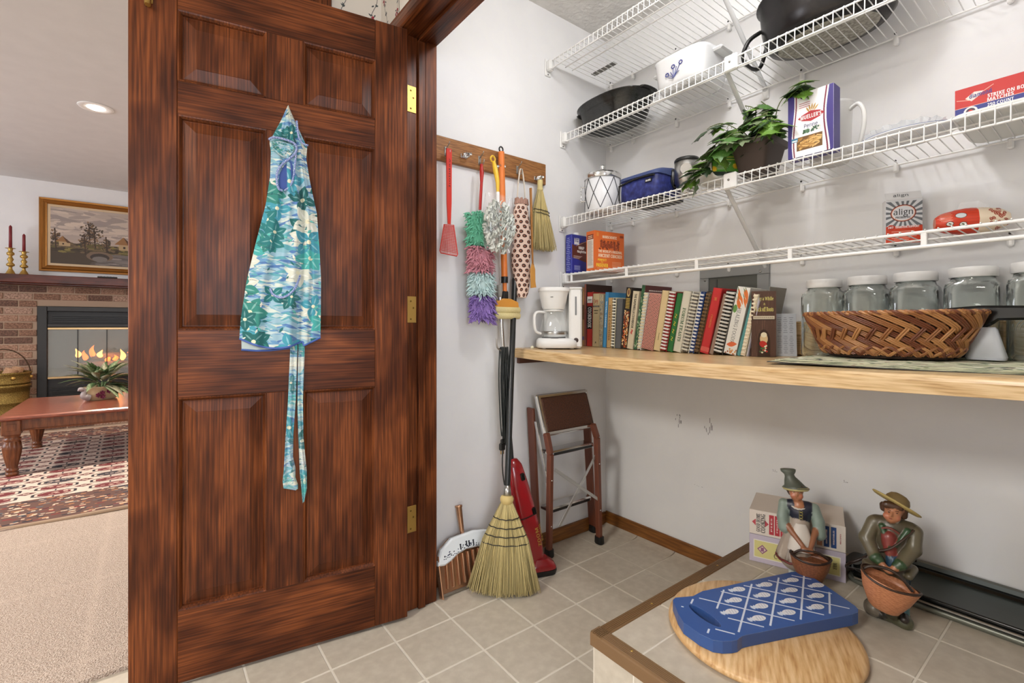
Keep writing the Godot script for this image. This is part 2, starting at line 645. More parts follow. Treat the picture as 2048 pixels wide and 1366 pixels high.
func rooms() -> void:
	# floors
	var fl := struct("floor", "beige square floor tiles with pale joints in pantry and kitchen")
	obj("grout", between(Vector3(-6, -0.1, -0.16), Vector3(0.1, -0.0014, 4.1)), M.grout, fl)
	var s := 0.2033
	var tm := bxs(Vector3.ZERO, Vector3(s - 0.0045, 0.012, s - 0.0045), 0.0018).done()
	var rest := S.new()
	for i in range(-29, 1):
		for j in range(-1, 20):
			var x0 := -0.225 + (i - 1) * s
			var z0 := 0.21 + (j - 1) * s
			var cx := x0 + s * 0.5
			var cz := z0 + s * 0.5
			if j == 0:
				continue
			if x0 > -2.35 and z0 < 1.4 and z0 > -0.3:
				var o := obj("tile", tm, M.tile, fl)
				o.position = Vector3(cx, -0.006, cz)
			elif z0 > -0.2:
				rest.box(Vector3(cx, -0.006, cz), Vector3(s - 0.0045, 0.012, s - 0.0045), 0.0018)
	var r := obj("distant_tiles", rest, M.tile, fl)
	r.set_meta("kind", "stuff")
	# the last row and column run up against the skirting in a small cove
	for j in range(0, 6):
		var z0 := 0.21 + (j - 1) * s + 0.002
		var z1 := z0 + s - 0.0045
		if j == 0:
			z0 = 0.008
		var prof := p2([-0.2255, -0.012, -0.2255, 0.0, -0.075, 0.0, -0.05, 0.0012, -0.03, 0.0045, -0.012, 0.0105, -0.012, -0.012])
		var o := obj("tile", S.new().at(Transform3D(Basis(), Vector3(0, 0, 0))).ext(prof, z0, z1), M.tile, fl)
		o.position = Vector3.ZERO
	for i in range(-9, 0):
		var x0 := -0.225 + i * s
		obj("tile", between(Vector3(x0 + 0.002, -0.012, 0.008), Vector3(x0 + s - 0.0025, 0, 0.2078), 0.0018), M.tile, fl)
	var rs := [[0.0, c8(170, 150, 136)], [0.5, c8(190, 172, 158)], [1.0, c8(206, 190, 178)]]
	var cm := nmat(ntex(0.09, rs, 51, 4, 512), Vector3.ONE * 1.7, 0.95, ntex(0.2, [], 52, 3, 512), 0.8, true)
	wallbox("floor_living", "pale pinkish beige pile carpet of the living room", Vector3(-6, -0.1, -5.4), Vector3(0.6, 0.012, -0.16), cm).set_meta("kind", "structure")
	wallbox("ceiling", "white textured ceiling", Vector3(-1.1, 2.48, -0.1), Vector3(0.2, 2.6, 4.1), M.ceil)
	wallbox("ceiling_living", "smooth pale grey ceiling of the living room and kitchen", Vector3(-6.1, 2.48, -5.4), Vector3(-1.1, 2.6, 4.1), M.ceil_smooth)
	wallbox("ceiling_living", "smooth pale grey ceiling of the living room behind the pantry", Vector3(-1.1, 2.48, -5.4), Vector3(0.7, 2.6, -0.1), M.ceil_smooth)
	# pantry walls
	wallbox("wall_left", "white painted wall with the hook rail", Vector3(-1.16, -0.05, -0.12), Vector3(0.12, 2.49, 0.0), M.wall)
	var wr := wallbox("wall_right", "white painted wall behind the wire shelves", Vector3(0.0, -0.05, -0.12), Vector3(0.12, 2.49, 4.1), M.wall)
	wallbox("wall_end", "white pantry end wall outside the picture", Vector3(-1.1, -0.05, 1.75), Vector3(0.05, 2.49, 1.85), M.wall)
	# scuffs on the white walls, thin smears with a shape of their own
	var sc := S.new()
	for q in [[0.2, 0.61, 0.02, 0.012], [0.205, 0.59, 0.012, 0.02], [0.34, 0.575, 0.016, 0.014], [0.36, 0.6, 0.01, 0.03], [0.62, 0.47, 0.02, 0.003], [0.83, 0.49, 0.016, 0.003], [0.3, 0.33, 0.03, 0.002], [0.66, 0.3, 0.003, 0.02]]:
		for k in 5:
			var c := Vector3(-0.0003, q[1] + rng.randf_range(-1, 1) * q[3], q[0] + 0.22 + rng.randf_range(-1, 1) * q[2])
			sc.box(c, Vector3(0.0005, q[3] * 0.7, 0.0022), 0, Transform3D())
	var scf := obj("scuff_marks", sc, mat(c8(120, 120, 124), 0.9), wr)
	scf.set_meta("kind", "stuff")
	# doorway wall, kitchen side papered
	var wp := P.new(512, 512, c8(232, 224, 212))
	var r2 := RandomNumberGenerator.new()
	r2.seed = 3
	for col in 4:
		var x := 64.0 + col * 128
		var prev := Vector2(x, 0)
		for k in range(1, 33):
			var nx := Vector2(x + sin(k * 0.55 + col) * 14, k * 16)
			wp.line(prev, nx, 2.0, c8(60, 62, 62))
			prev = nx
			if k % 3 == 0:
				for q in 3:
					wp.leaf(nx.x + r2.randf_range(-16, 16), nx.y + r2.randf_range(-10, 10), 15, 6, r2.randf_range(0, 6), c8(70, 78, 78))
			if (k + col * 3) % 8 == 2:
				for q in 5:
					wp.ell(nx.x + r2.randf_range(-13, 13), nx.y + r2.randf_range(-14, 14), 5, 5.5, 0, c8(150, 36, 52))
	var pm := tmat(wp.tex(), 0.8)
	pm.uv1_triplanar = true
	pm.uv1_world_triplanar = true
	pm.uv1_scale = Vector3.ONE * 2.2
	wallbox("wall_front", "narrow papered wall beside the pantry doorway", Vector3(-1.165, -0.05, -0.1), Vector3(-1.03, 2.49, 0.064), pm)
	wallbox("wall_front", "papered wall above the pantry doorway", Vector3(-1.165, 2.065, 0.06), Vector3(-1.03, 2.49, 1.64), pm)
	wallbox("wall_front", "papered wall beyond the pantry doorway", Vector3(-1.165, -0.05, 1.64), Vector3(-1.03, 2.49, 4.1), pm)
	wallbox("wall_kitchen", "cream wallpaper with red berry vines behind the open door", Vector3(-1.46, -0.05, -0.22), Vector3(-1.16, 2.49, -0.1), pm)
	wallbox("wall_kitchen", "papered wall above the opening to the living room", Vector3(-3.6, 2.12, -0.22), Vector3(-1.46, 2.49, -0.1), pm)
	wallbox("wall_kitchen", "papered wall left of the opening to the living room", Vector3(-6.1, -0.05, -0.22), Vector3(-3.6, 2.49, -0.1), pm)
	wallbox("wall_outer", "kitchen wall behind the viewer", Vector3(-6.1, -0.05, 4.0), Vector3(0.1, 0.9, 4.12), M.wall)
	wallbox("wall_outer", "kitchen wall above the window", Vector3(-6.1, 2.1, 4.0), Vector3(0.1, 2.49, 4.12), M.wall)
	wallbox("wall_outer", "kitchen wall left of the window", Vector3(-6.1, 0.9, 4.0), Vector3(-3.2, 2.1, 4.12), M.wall)
	wallbox("wall_outer", "kitchen wall right of the window", Vector3(-1.8, 0.9, 4.0), Vector3(0.1, 2.1, 4.12), M.wall)
	var win := struct("window_1", "kitchen window with white glazing bars behind the viewer")
	for x in [-3.18, -2.5, -1.82]:
		obj("window_frame", bxs(Vector3(x, 1.5, 4.05), Vector3(0.05, 1.2, 0.06), 0.005), M.white, win)
	for y in [0.92, 1.5, 2.08]:
		obj("window_frame", bxs(Vector3(-2.5, y, 4.05), Vector3(1.4, 0.05, 0.06), 0.005), M.white, win)
	obj("pane", bxs(Vector3(-2.5, 1.5, 4.06), Vector3(1.36, 1.16, 0.004)), M.glass, win)
	for q in [[-0.05, 2.49, -5.4, -3.5], [-0.05, 2.49, -1.7, 4.12], [-0.05, 0.8, -3.5, -1.7], [2.2, 2.49, -3.5, -1.7]]:
		wallbox("wall_west", "side wall with a window, outside the picture", Vector3(-6.2, q[0], q[2]), Vector3(-6.0, q[1], q[3]), M.wall)
	var w2 := struct("window_2", "living room window with white glazing bars outside the picture")
	for z in [-3.48, -2.6, -1.72]:
		obj("window_frame", bxs(Vector3(-6.1, 1.5, z), Vector3(0.06, 1.4, 0.05), 0.005), M.white, w2)
	for y in [0.82, 1.5, 2.18]:
		obj("window_frame", bxs(Vector3(-6.1, y, -2.6), Vector3(0.06, 0.05, 1.8), 0.005), M.white, w2)
	obj("pane", bxs(Vector3(-6.11, 1.5, -2.6), Vector3(0.004, 1.36, 1.74)), M.glass, w2)
	wallbox("wall_east", "living room wall hidden behind the door", Vector3(0.5, -0.05, -5.4), Vector3(0.62, 2.49, -0.1), M.wall)
	wallbox("wall_far", "white living room wall above the mantel", Vector3(-6.1, 1.3, -5.2), Vector3(0.6, 2.49, -5.06), M.wall)
	wallbox("wall_far", "living room wall left of the fireplace", Vector3(-6.1, -0.05, -5.2), Vector3(-2.76, 1.3, -5.06), M.wall)
	wallbox("wall_far", "living room wall right of the fireplace", Vector3(-1.42, -0.05, -5.2), Vector3(0.6, 1.3, -5.06), M.wall)
	# skirting
	var bl := obj("baseboard_left", bxs(Vector3(0, 0.033, 0), Vector3(0.98, 0.064, 0.012), 0.003), M.base_x)
	bl.position = Vector3(-0.502, 0, 0.006)
	bl.set_meta("kind", "structure")
	bl.set_meta("label", "brown stained wooden skirting under the hook wall")
	var br := obj("baseboard_right", bxs(Vector3(0, 0.038, 0), Vector3(0.012, 0.06, 0.84), 0.003), M.base_z)
	br.position = Vector3(-0.006, 0, 0.425)
	br.set_meta("kind", "structure")
	br.set_meta("label", "brown stained wooden skirting under the shelf wall")
	# casing of the opening to the living room, seen above the door
	var t := struct("trim_1", "brown wooden casing at the side of the living room opening")
	obj("casing", between(Vector3(-1.43, 0, -0.1), Vector3(-1.355, 2.14, -0.08), 0.004), M.door_v, t)
	obj("casing", between(Vector3(-3.6, 2.1, -0.1), Vector3(-1.43, 2.17, -0.08), 0.004), M.door_h, t)
	obj("casing", between(Vector3(-1.43, 2.14, -0.1), Vector3(-1.355, 2.5, -0.08), 0.004), M.door_v, t)

func raised_panel(w: float, h: float) -> S:
	# from the sticking inwards: quirk, ovolo, flat, bevel, raised field
	var R := []
	for q in [[0.0, 0.0], [0.004, -0.001], [0.009, -0.0075], [0.011, -0.0125], [0.0135, -0.0125], [0.017, -0.0115], [0.044, -0.0045], [0.0445, -0.0035]]:
		var a: float = w * 0.5 - q[0]
		var b: float = h * 0.5 - q[0]
		R.append(PackedVector3Array([Vector3(-a, -b, q[1]), Vector3(a, -b, q[1]), Vector3(a, b, q[1]), Vector3(-a, b, q[1])]))
	var s := S.new()
	s.loft(R, false, true, [], true, 1)
	return s

func door_and_frame() -> void:
	var d := struct("door_1", "open six panel door of reddish brown stained wood")
	d.position = Vector3(-1.918, 0.012, 0.0012)
	d.rotation.y = -0.1666
	var W := 0.765
	var HH := 2.03
	var f := [[0.0, 0.11], [0.655, 0.765]]
	for q in f:
		obj("stile", between(Vector3(q[0], 0, -0.035), Vector3(q[1], HH, 0), 0.002), M.door_v, d)
	var cols := [[0.11, 0.333], [0.435, 0.658]]
	var rows := [[0.203, 0.803], [0.993, 1.6], [1.695, 1.895]]
	var rails := [[0.0, 0.203], [0.803, 0.993], [1.6, 1.695], [1.895, HH]]
	for q in rails:
		var o := obj("rail", bxs(Vector3.ZERO, Vector3(0.5446, q[1] - q[0], 0.0349), 0.001), M.door_h, d)
		o.position = Vector3(0.3825, (q[0] + q[1]) * 0.5, -0.0178)
	for q in rows:
		var o := obj("mullion", bxs(Vector3.ZERO, Vector3(0.102, q[1] - q[0], 0.0349), 0.001), M.door_v, d)
		o.position = Vector3(0.384, (q[0] + q[1]) * 0.5, -0.0178)
		for c in cols:
			var p := obj("panel", raised_panel(c[1] - c[0], q[1] - q[0]), M.door_v, d)
			p.position = Vector3((c[0] + c[1]) * 0.5, (q[0] + q[1]) * 0.5, -0.0002)
			var bk := obj("panel_back", bxs(Vector3.ZERO, Vector3(c[1] - c[0], q[1] - q[0], 0.016)), M.door_v, d)
			bk.position = p.position - Vector3(0, 0, 0.0262)
	var br := S.new()
	br.tube(pl([0, 0.05, 0.004, 0, 0.01, 0.008, 0, -0.012, 0.014]), 0.0075, 8)
	br.box(Vector3(0, 0.03, 0.002), Vector3(0.02, 0.06, 0.004), 0.0015)
	var b := obj("brass_catch", br, M.brass, d)
	b.position = Vector3(0.045, 1.89, 0)
	# frame: jamb, stop, head, casings, hinges
	var j := struct("trim_2", "brown wooden door frame with stop and brass hinges")
	obj("jamb", between(Vector3(-1.168, 0.002, 0.064), Vector3(-1.026, 2.062, 0.085), 0.002), M.door_v, j)
	obj("stop", between(Vector3(-1.106, 0.002, 0.085), Vector3(-1.078, 2.052, 0.097), 0.002), M.door_v, j)
	obj("stop", between(Vector3(-1.03, 0.002, 0.085), Vector3(-1.0735, 2.05, 0.088), 0.001), M.door_v, j)
	obj("head_jamb", between(Vector3(-1.168, 2.05, 0.08), Vector3(-1.026, 2.07, 1.64), 0.002), M.door_z, j)
	obj("stop", between(Vector3(-1.106, 2.038, 0.085), Vector3(-1.078, 2.051, 1.62), 0.002), M.door_z, j)
	obj("jamb", between(Vector3(-1.168, 0.002, 1.62), Vector3(-1.026, 2.052, 1.642), 0.002), M.door_v, j)
	var cas := S.new().ext(p2([0, 0, 0.012, 0.0, 0.017, 0.006, 0.019, 0.02, 0.016, 0.04, 0.012, 0.055, 0.013, 0.062, 0, 0.062]), 0, 1.69, 0.0)
	var o := obj("casing", cas, M.door_z, j)
	o.transform = Transform3D(Basis(Vector3(-1, 0, 0), Vector3(0, 1, 0), Vector3(0, 0, 1)), Vector3(-1.165, 2.05, 0.012))
	o.transform = Transform3D(Basis(Vector3.UP, PI) , Vector3(-1.165, 2.05, 1.702))
	obj("casing", between(Vector3(-1.185, 0.002, 0.012), Vector3(-1.165, 2.05, 0.076), 0.004), M.door_v, j)
	for y in [1.825, 1.075, 0.328]:
		var hs := S.new()
		hs.box(Vector3(-1.1285, y, 0.0862), Vector3(0.036, 0.094, 0.0024), 0.0008)
		hs.at(Transform3D(Basis(), Vector3(-1.152, y - 0.045, 0.092))).lathe([Vector2(0, -0.003), Vector2(0.005, 0), Vector2(0.005, 0.09), Vector2(0, 0.093)], 10)
		var h := obj("hinge", hs, M.brass, j)
		for q in [[-0.004, 0.03], [0.006, 0.006], [-0.004, -0.034]]:
			obj("screw", S.new().at(Transform3D(Basis(Vector3.RIGHT, PI / 2), Vector3(-1.128 + q[0], y + q[1], 0.0872))).lathe([Vector2(0, 0.001), Vector2(0.0032, 0.0008), Vector2(0.0036, 0)], 8), mat(c8(120, 92, 40), 0.4, 0.8), h)

func leaf_mesh(l: float, w: float, bend: float, fold := 0.25) -> ArrayMesh:
	# a pointed leaf along +z, arching down, with a crease
	var R := []
	var n := 7
	for i in n + 1:
		var t := float(i) / n
		var ww := w * 0.5 * sin(PI * pow(t, 0.8)) + 0.0004
		var y := -bend * t * t
		R.append(PackedVector3Array([Vector3(-ww, y + ww * fold, t * l), Vector3(0, y + 0.0006, t * l), Vector3(ww, y + ww * fold, t * l), Vector3(0, y - 0.0008, t * l)]))
	return S.new().loft(R, true, true).done()

func living_room() -> void:
	# brickwork: every brick its own piece in a recessed mortar bed
	var fp := struct("wall_fireplace", "brown brick fireplace wall under the mantel")
	var mortar := mat(c8(150, 128, 110), 0.95)
	obj("mortar", between(Vector3(-3.7, 0, -5.06), Vector3(-2.742, 1.42, -5.006)), mortar, fp)
	obj("mortar", between(Vector3(-2.742, 1.212, -5.06), Vector3(-1.44, 1.42, -5.006)), mortar, fp)
	obj("mortar", between(Vector3(-1.44, 0, -5.06), Vector3(-0.5, 1.42, -5.006)), mortar, fp)
	var bm := []
	for q in [[c8(112, 82, 66), c8(150, 116, 96)], [c8(132, 100, 82), c8(172, 140, 120)], [c8(86, 62, 52), c8(124, 94, 78)], [c8(140, 112, 96), c8(184, 154, 136)]]:
		bm.append(nmat(ntex(0.05, [[0.0, q[0] * 0.7], [0.4, q[0]], [1.0, q[1]]], 61 + bm.size(), 4), Vector3.ONE * 4.0, 0.9, ntex(0.08, [], 66, 3), 0.25, true))
	var full := bxs(Vector3.ZERO, Vector3(0.193, 0.06, 0.05), 0.003).done()
	var r := RandomNumberGenerator.new()
	r.seed = 12
	for k in 19:
		var y := 1.378 - k * 0.0725
		if y < 0.1:
			break
		var x := -3.68 + (0.1015 if k % 2 else 0.0)
		while x < -1.75:
			var xc := x + 0.0965
			var lim := -2.744 if y < 1.24 else -1.6
			if xc + 0.0965 < lim:
				var o := obj("brick", full, bm[r.randi() % 4], fp)
				o.position = Vector3(xc, y, -5.024 + r.randf_range(-0.003, 0.002))
			elif lim - x > 0.03:
				var o := obj("brick", bxs(Vector3.ZERO, Vector3(lim - x, 0.06, 0.05), 0.003), bm[r.randi() % 4], fp)
				o.position = Vector3(lim - (lim - x) / 2, y, -5.024 + r.randf_range(-0.003, 0.002))
			x += 0.203
	var he := struct("trim_3", "low raised brick hearth in front of the fireplace")
	obj("mortar", between(Vector3(-3.7, 0.0, -5.06), Vector3(-0.5, 0.096, -4.606)), mortar, he)
	for i in 12:
		for q in [[0.05, -4.615], [0.0, 0.0]]:
			if q[0] > 0:
				var o := obj("brick", full, bm[r.randi() % 4], he)
				o.position = Vector3(-3.6 + i * 0.203, 0.057, -4.626)
				for zz in 4:
					var p := obj("brick", full, bm[r.randi() % 4], he)
					p.transform = Transform3D(Basis(Vector3.RIGHT, PI / 2), Vector3(-3.6 + i * 0.203 + (0.1 if zz % 2 else 0.0), 0.083, -4.69 - zz * 0.07))
	var mt := detail(nmat(ntex(0.02, [[0.0, c8(66, 26, 16)], [1.0, c8(108, 48, 30)]], 71, 4), Vector3(0.8, 14, 14), 0.35), ntex(0.012, [[0.2, c8(190, 180, 175)], [0.7, c8(255, 255, 255)]], 14, 3), Vector3(1, 3, 3))
	var man := thing("mantel_shelf", "long dark reddish wooden mantel shelf on the brick fireplace", "mantel", Vector3(-2.2, 1.414, -5.06))
	obj("board", between(Vector3(-1.6, 0.016, 0), Vector3(1.6, 0.097, 0.22), 0.006), mt, man)
	obj("moulding", between(Vector3(-1.58, 0, 0), Vector3(1.58, 0.018, 0.19), 0.004), mt, man)
	# gas fire
	var f := thing("fireplace_insert", "black metal fireplace insert with glass doors and a burning fire", "fireplace", Vector3(0, 0.1, -5.0))
	var X0 := -2.739
	var X1 := -1.445
	obj("surround", between(Vector3(X0, 0, -0.05), Vector3(X0 + 0.072, 1.11, 0.03), 0.004), M.black, f)
	obj("surround", between(Vector3(X1 - 0.072, 0, -0.05), Vector3(X1, 1.11, 0.03), 0.004), M.black, f)
	obj("surround", between(Vector3(X0 + 0.072, 1.06, -0.05), Vector3(X1 - 0.072, 1.11, 0.03), 0.004), M.black, f)
	obj("lintel", between(Vector3(X0 + 0.072, 0.9, -0.05), Vector3(X1 - 0.072, 0.935, 0.022), 0.004), M.black, f)
	for y in [0.955, 0.975, 0.995, 1.015]:
		obj("louvre_slat", S.new().box(Vector3((X0 + X1) / 2, y, -0.004), Vector3(1.08, 0.005, 0.034), 0.001), mat(c8(58, 58, 58), 0.35, 0.5), f)
	for i in 7:
		obj("louvre_slat", S.new().box(Vector3((X0 + X1) / 2, 0.05 + i * 0.04, 0.0), Vector3(1.1, 0.006, 0.034), 0.001), mat(c8(58, 58, 58), 0.35, 0.5), f)
	obj("louvre_back", between(Vector3(X0 + 0.072, 0, -0.06), Vector3(X1 - 0.072, 0.38, -0.03)), M.black, f)
	obj("louvre_back", between(Vector3(X0 + 0.072, 0.935, -0.06), Vector3(X1 - 0.072, 1.06, -0.03)), M.black, f)
	var soot := mat(c8(26, 24, 23), 0.9)
	obj("firebox_back", between(Vector3(X0, 0, -0.42), Vector3(X1, 1.1, -0.4)), soot, f)
	obj("firebox_side", between(Vector3(X0, 0, -0.4), Vector3(X0 + 0.02, 1.1, -0.05)), soot, f)
	obj("firebox_side", between(Vector3(X1 - 0.02, 0, -0.4), Vector3(X1, 1.1, -0.05)), soot, f)
	obj("firebox_top", between(Vector3(X0, 1.08, -0.4), Vector3(X1, 1.1, -0.05)), soot, f)
	obj("firebox_floor", between(Vector3(X0, 0.3, -0.4), Vector3(X1, 0.36, -0.05)), soot, f)
	for y in [0.385, 0.884]:
		obj("brass_strip", between(Vector3(X0 + 0.074, y - 0.008, 0.0), Vector3(X1 - 0.074, y + 0.012, 0.02), 0.002), mat(c8(190, 160, 116), 0.3, 0.8), f)
	var gx := [-2.667, -2.44, -2.21, -1.98, -1.75, -1.52]
	for i in 5:
		obj("glass_pane", between(Vector3(gx[i] + 0.004, 0.393, 0.006), Vector3(gx[i + 1] - 0.004, 0.88, 0.011)), M.glass, f)
		obj("door_edge", between(Vector3(gx[i + 1] - 0.004, 0.39, 0.004), Vector3(gx[i + 1] + 0.004, 0.885, 0.014)), M.black, f)
	for q in [[-2.45, 0.47, -1.75, 0.47, 0.05, -0.18], [-2.4, 0.5, -1.8, 0.53, 0.04, -0.26], [-2.35, 0.58, -1.9, 0.55, 0.035, -0.2]]:
		obj("log", S.new().tube([Vector3(q[0], q[1], q[5]), Vector3((q[0] + q[2]) / 2, q[1] + 0.01, q[5] - 0.02), Vector3(q[2], q[3], q[5])], q[4], 9), nmat(ntex(0.06, [[0.0, c8(40, 28, 22)], [1.0, c8(110, 82, 62)]], 81, 4), Vector3.ONE * 5.0, 0.95), f)
	var fl := glow(c8(255, 120, 40), 1.6)
	var fl2 := glow(c8(255, 190, 100), 2.5)
	for i in 11:
		var hgt := r.randf_range(0.05, 0.16)
		var R := []
		for k in 7:
			var t := k / 6.0
			var ring := PackedVector3Array()
			for a in 8:
				ring.append(Vector3(sin(t * 5.0 + i) * 0.018 * t + cos(TAU * a / 8) * 0.026 * sin(PI * pow(t * 0.97 + 0.03, 0.6)), t * hgt, sin(TAU * a / 8) * 0.016 * sin(PI * pow(t * 0.97 + 0.03, 0.6))))
			R.append(ring)
		var o := obj("flame", S.new().loft(R), fl2 if i % 3 == 0 else fl, f)
		o.position = Vector3(-2.46 + i * 0.062, 0.5 + r.randf_range(0, 0.08), -0.2 + r.randf_range(-0.04, 0.04))
	lamp_point("fire_glow", Vector3(-2.2, 0.7, -5.12), 0.12, c8(255, 150, 60), 0.1)
	# painting
	var p := P.new(384, 240, c8(176, 160, 148))
	for i in 260:
		var y := r.randf_range(0, 130)
		p.ell(r.randf_range(0, 384), y, r.randf_range(12, 50), r.randf_range(3, 10), r.randf_range(-0.2, 0.2), c8(150, 138, 132).lerp(c8(206, 188, 172), r.randf()))
	p.rect(0, 150, 384, 90, c8(70, 58, 44))
	for i in 240:
		p.ell(r.randf_range(0, 384), r.randf_range(148, 188), r.randf_range(6, 26), r.randf_range(2, 5), 0, [c8(92, 84, 46), c8(128, 116, 62), c8(60, 50, 36), c8(110, 92, 66)][i % 4])
	p.poly([Vector2(150, 240), Vector2(120, 205), Vector2(170, 188), Vector2(384, 190), Vector2(384, 240)], c8(112, 104, 100))
	for i in 70:
		p.ell(r.randf_range(140, 384), r.randf_range(195, 240), r.randf_range(8, 34), r.randf_range(1, 4), 0, c8(84, 76, 72).lerp(c8(152, 142, 136), r.randf()))
	for q in [[112, 80, 30], [128, 95, 34], [12, 110, 20], [165, 130, 18], [98, 125, 20]]:
		for i in 90:
			var a := r.randf_range(0, TAU)
			var d: float = r.randf() * q[2]
			p.ell(q[0] + cos(a) * d * 0.9, q[1] + 20 + sin(a) * d * 1.6, r.randf_range(1.5, 5), r.randf_range(1.5, 4), a, [c8(56, 44, 34), c8(92, 72, 50), c8(128, 100, 72), c8(70, 62, 50)][i % 4])
		p.line(Vector2(q[0], q[1] - 20), Vector2(q[0] + 4, q[1] + 70), 4, c8(60, 44, 32))
	for q in [[40, 150, 26], [228, 146, 36], [300, 150, 40], [350, 140, 44]]:
		var x: float = q[0]
		var y: float = q[1]
		var s: float = q[2]
		p.rect(x - s * 0.6, y - s * 0.2, s * 1.3, s * 0.8, c8(176, 150, 112))
		p.poly([Vector2(x - s, y - s * 0.15), Vector2(x - s * 0.2, y - s * 1.1), Vector2(x + s * 0.5, y - s * 0.15)], c8(146, 104, 62))
		p.poly([Vector2(x - s * 0.2, y - s * 1.1), Vector2(x + s * 0.8, y), Vector2(x + s * 0.3, y)], c8(84, 56, 36))
		p.rect(x - s * 0.2, y + s * 0.1, s * 0.2, s * 0.25, c8(54, 40, 32))
	p.ell(146, 200, 42, 22, 0, c8(116, 96, 78))
	p.ell(146, 204, 30, 17, 0, c8(60, 50, 44))
	p.ell(146, 212, 24, 12, 0, c8(120, 112, 106))
	var pc := thing("framed_painting", "gold framed oil painting of cottages and trees above the mantel", "painting", Vector3(-2.15, 1.9405, -5.06))
	var W := 1.17
	var H := 0.745
	var gold := mat(c8(170, 118, 58), 0.35, 0.7)
	var prof := [[0.0, 0.02], [0.004, 0.034], [0.02, 0.03], [0.03, 0.042], [0.05, 0.026], [0.058, 0.03], [0.064, 0.02]]
	var R2 := []
	for q in prof:
		var a: float = W / 2 - q[0]
		var b: float = H / 2 - q[0]
		R2.append(PackedVector3Array([Vector3(-a, -b, q[1]), Vector3(a, -b, q[1]), Vector3(a, b, q[1]), Vector3(-a, b, q[1])]))
	obj("frame", S.new().box(Vector3(0, 0, 0.011), Vector3(W, H, 0.02)).loft(R2, false, false, [], true, 1), gold, pc)
	obj("liner", bxs(Vector3(0, 0, 0.014), Vector3(W - 0.125, H - 0.125, 0.018)), mat(c8(206, 182, 148), 0.7), pc)
	obj("canvas", bxs(Vector3(0, 0, 0.018), Vector3(W - 0.17, H - 0.17, 0.014)), tmat(p.tex(), 0.5), pc)
	# candlesticks
	for q in [[-2.919, 0.259, 0.217, "taller brass candlestick, left of the two on the mantel", "taller dark red taper candle in the left candlestick"], [-2.827, 0.232, 0.171, "shorter brass candlestick, nearer the painting on the mantel", "shorter dark red taper candle in the right candlestick"]]:
		var t := thing("candlestick", q[3], "candlestick", Vector3(q[0], 1.511, -4.95), 0, "brass candlesticks on the mantel")
		var h: float = q[1]
		var pr := []
		for k in [[0.0, 0.0], [0.04, 0.0], [0.04, 0.02], [0.032, 0.05], [0.026, 0.11], [0.014, 0.2], [0.012, 0.28], [0.03, 0.33], [0.03, 0.38], [0.013, 0.46], [0.024, 0.56], [0.016, 0.62], [0.011, 0.68], [0.028, 0.74], [0.028, 0.8], [0.014, 0.86], [0.018, 0.92], [0.018, 0.97]]:
			pr.append(Vector2(k[0], k[1] * h))
		obj("stem", S.new().lathe(pr, 18), M.brass, t)
		obj("drip_pan", S.new().lathe([Vector2(0.0, h * 0.955), Vector2(0.034, h * 0.965), Vector2(0.038, h * 0.98), Vector2(0.015, h * 0.975), Vector2(0.015, h), Vector2(0.0, h)], 18), M.brass, t)
		var cd := thing("candle", q[4], "candle", Vector3(q[0], 1.511 + h, -4.95), 0, "dark red taper candles")
		obj("wax", S.new().lathe([Vector2(0, 0), Vector2(0.0125, 0), Vector2(0.0115, q[2] - 0.015), Vector2(0.004, q[2] - 0.002), Vector2(0, q[2])], 12), mat(c8(120, 30, 36), 0.5), cd)
	var rm := thing("remote_control", "slim black remote control lying on the mantel under the painting", "remote", Vector3(-2.2, 1.511, -4.88), 4)
	obj("case", bxs(Vector3(0, 0.008, 0), Vector3(0.16, 0.016, 0.045), 0.004), M.black, rm)
	for i in 5:
		obj("button", bxs(Vector3(-0.05 + i * 0.025, 0.017, 0), Vector3(0.012, 0.003, 0.02), 0.001), mat(c8(70, 70, 72), 0.5), rm)
	# brass bucket
	var bk := thing("log_bucket", "embossed brass bucket with hoop handle full of firewood on the hearth", "bucket", Vector3(-2.94, 0.1, -4.77))
	var bp := [[0.0, 0.0], [0.155, 0.0], [0.16, 0.06], [0.168, 0.065], [0.168, 0.075], [0.166, 0.08], [0.172, 0.19], [0.18, 0.195], [0.18, 0.21], [0.174, 0.215], [0.18, 0.34], [0.188, 0.345], [0.188, 0.36], [0.182, 0.365], [0.186, 0.46], [0.194, 0.465], [0.194, 0.482], [0.186, 0.482], [0.18, 0.3], [0.0, 0.3]]
	var bpp := []
	for q in bp:
		bpp.append(Vector2(q[0], q[1]))
	obj("body", S.new().lathe(bpp, 36), nmat(ntex(0.06, [[0.0, c8(96, 78, 38)], [1.0, c8(176, 150, 84)]], 83, 3), Vector3.ONE * 6.0, 0.3, ntex(0.1, [], 85, 3), 0.4), bk)
	bk.get_child(0).material_override.metallic = 0.8
	var hp := []
	for k in 17:
		var a := PI * k / 16.0
		hp.append(Vector3(cos(a) * 0.186, 0.44 + sin(a) * 0.255, 0))
	obj("handle", S.new().tube(hp, 0.005, 8), mat(c8(60, 42, 26), 0.4, 0.6), bk)
	for i in 6:
		var a := TAU * i / 6.0
		obj("ring_boss", S.new().at(Transform3D(Basis(), Vector3(0.186, 0.43, 0))).lathe([Vector2(0, -0.02), Vector2(0.014, -0.008), Vector2(0.014, 0.008), Vector2(0, 0.02)], 10), M.brass, bk).rotation.y = a
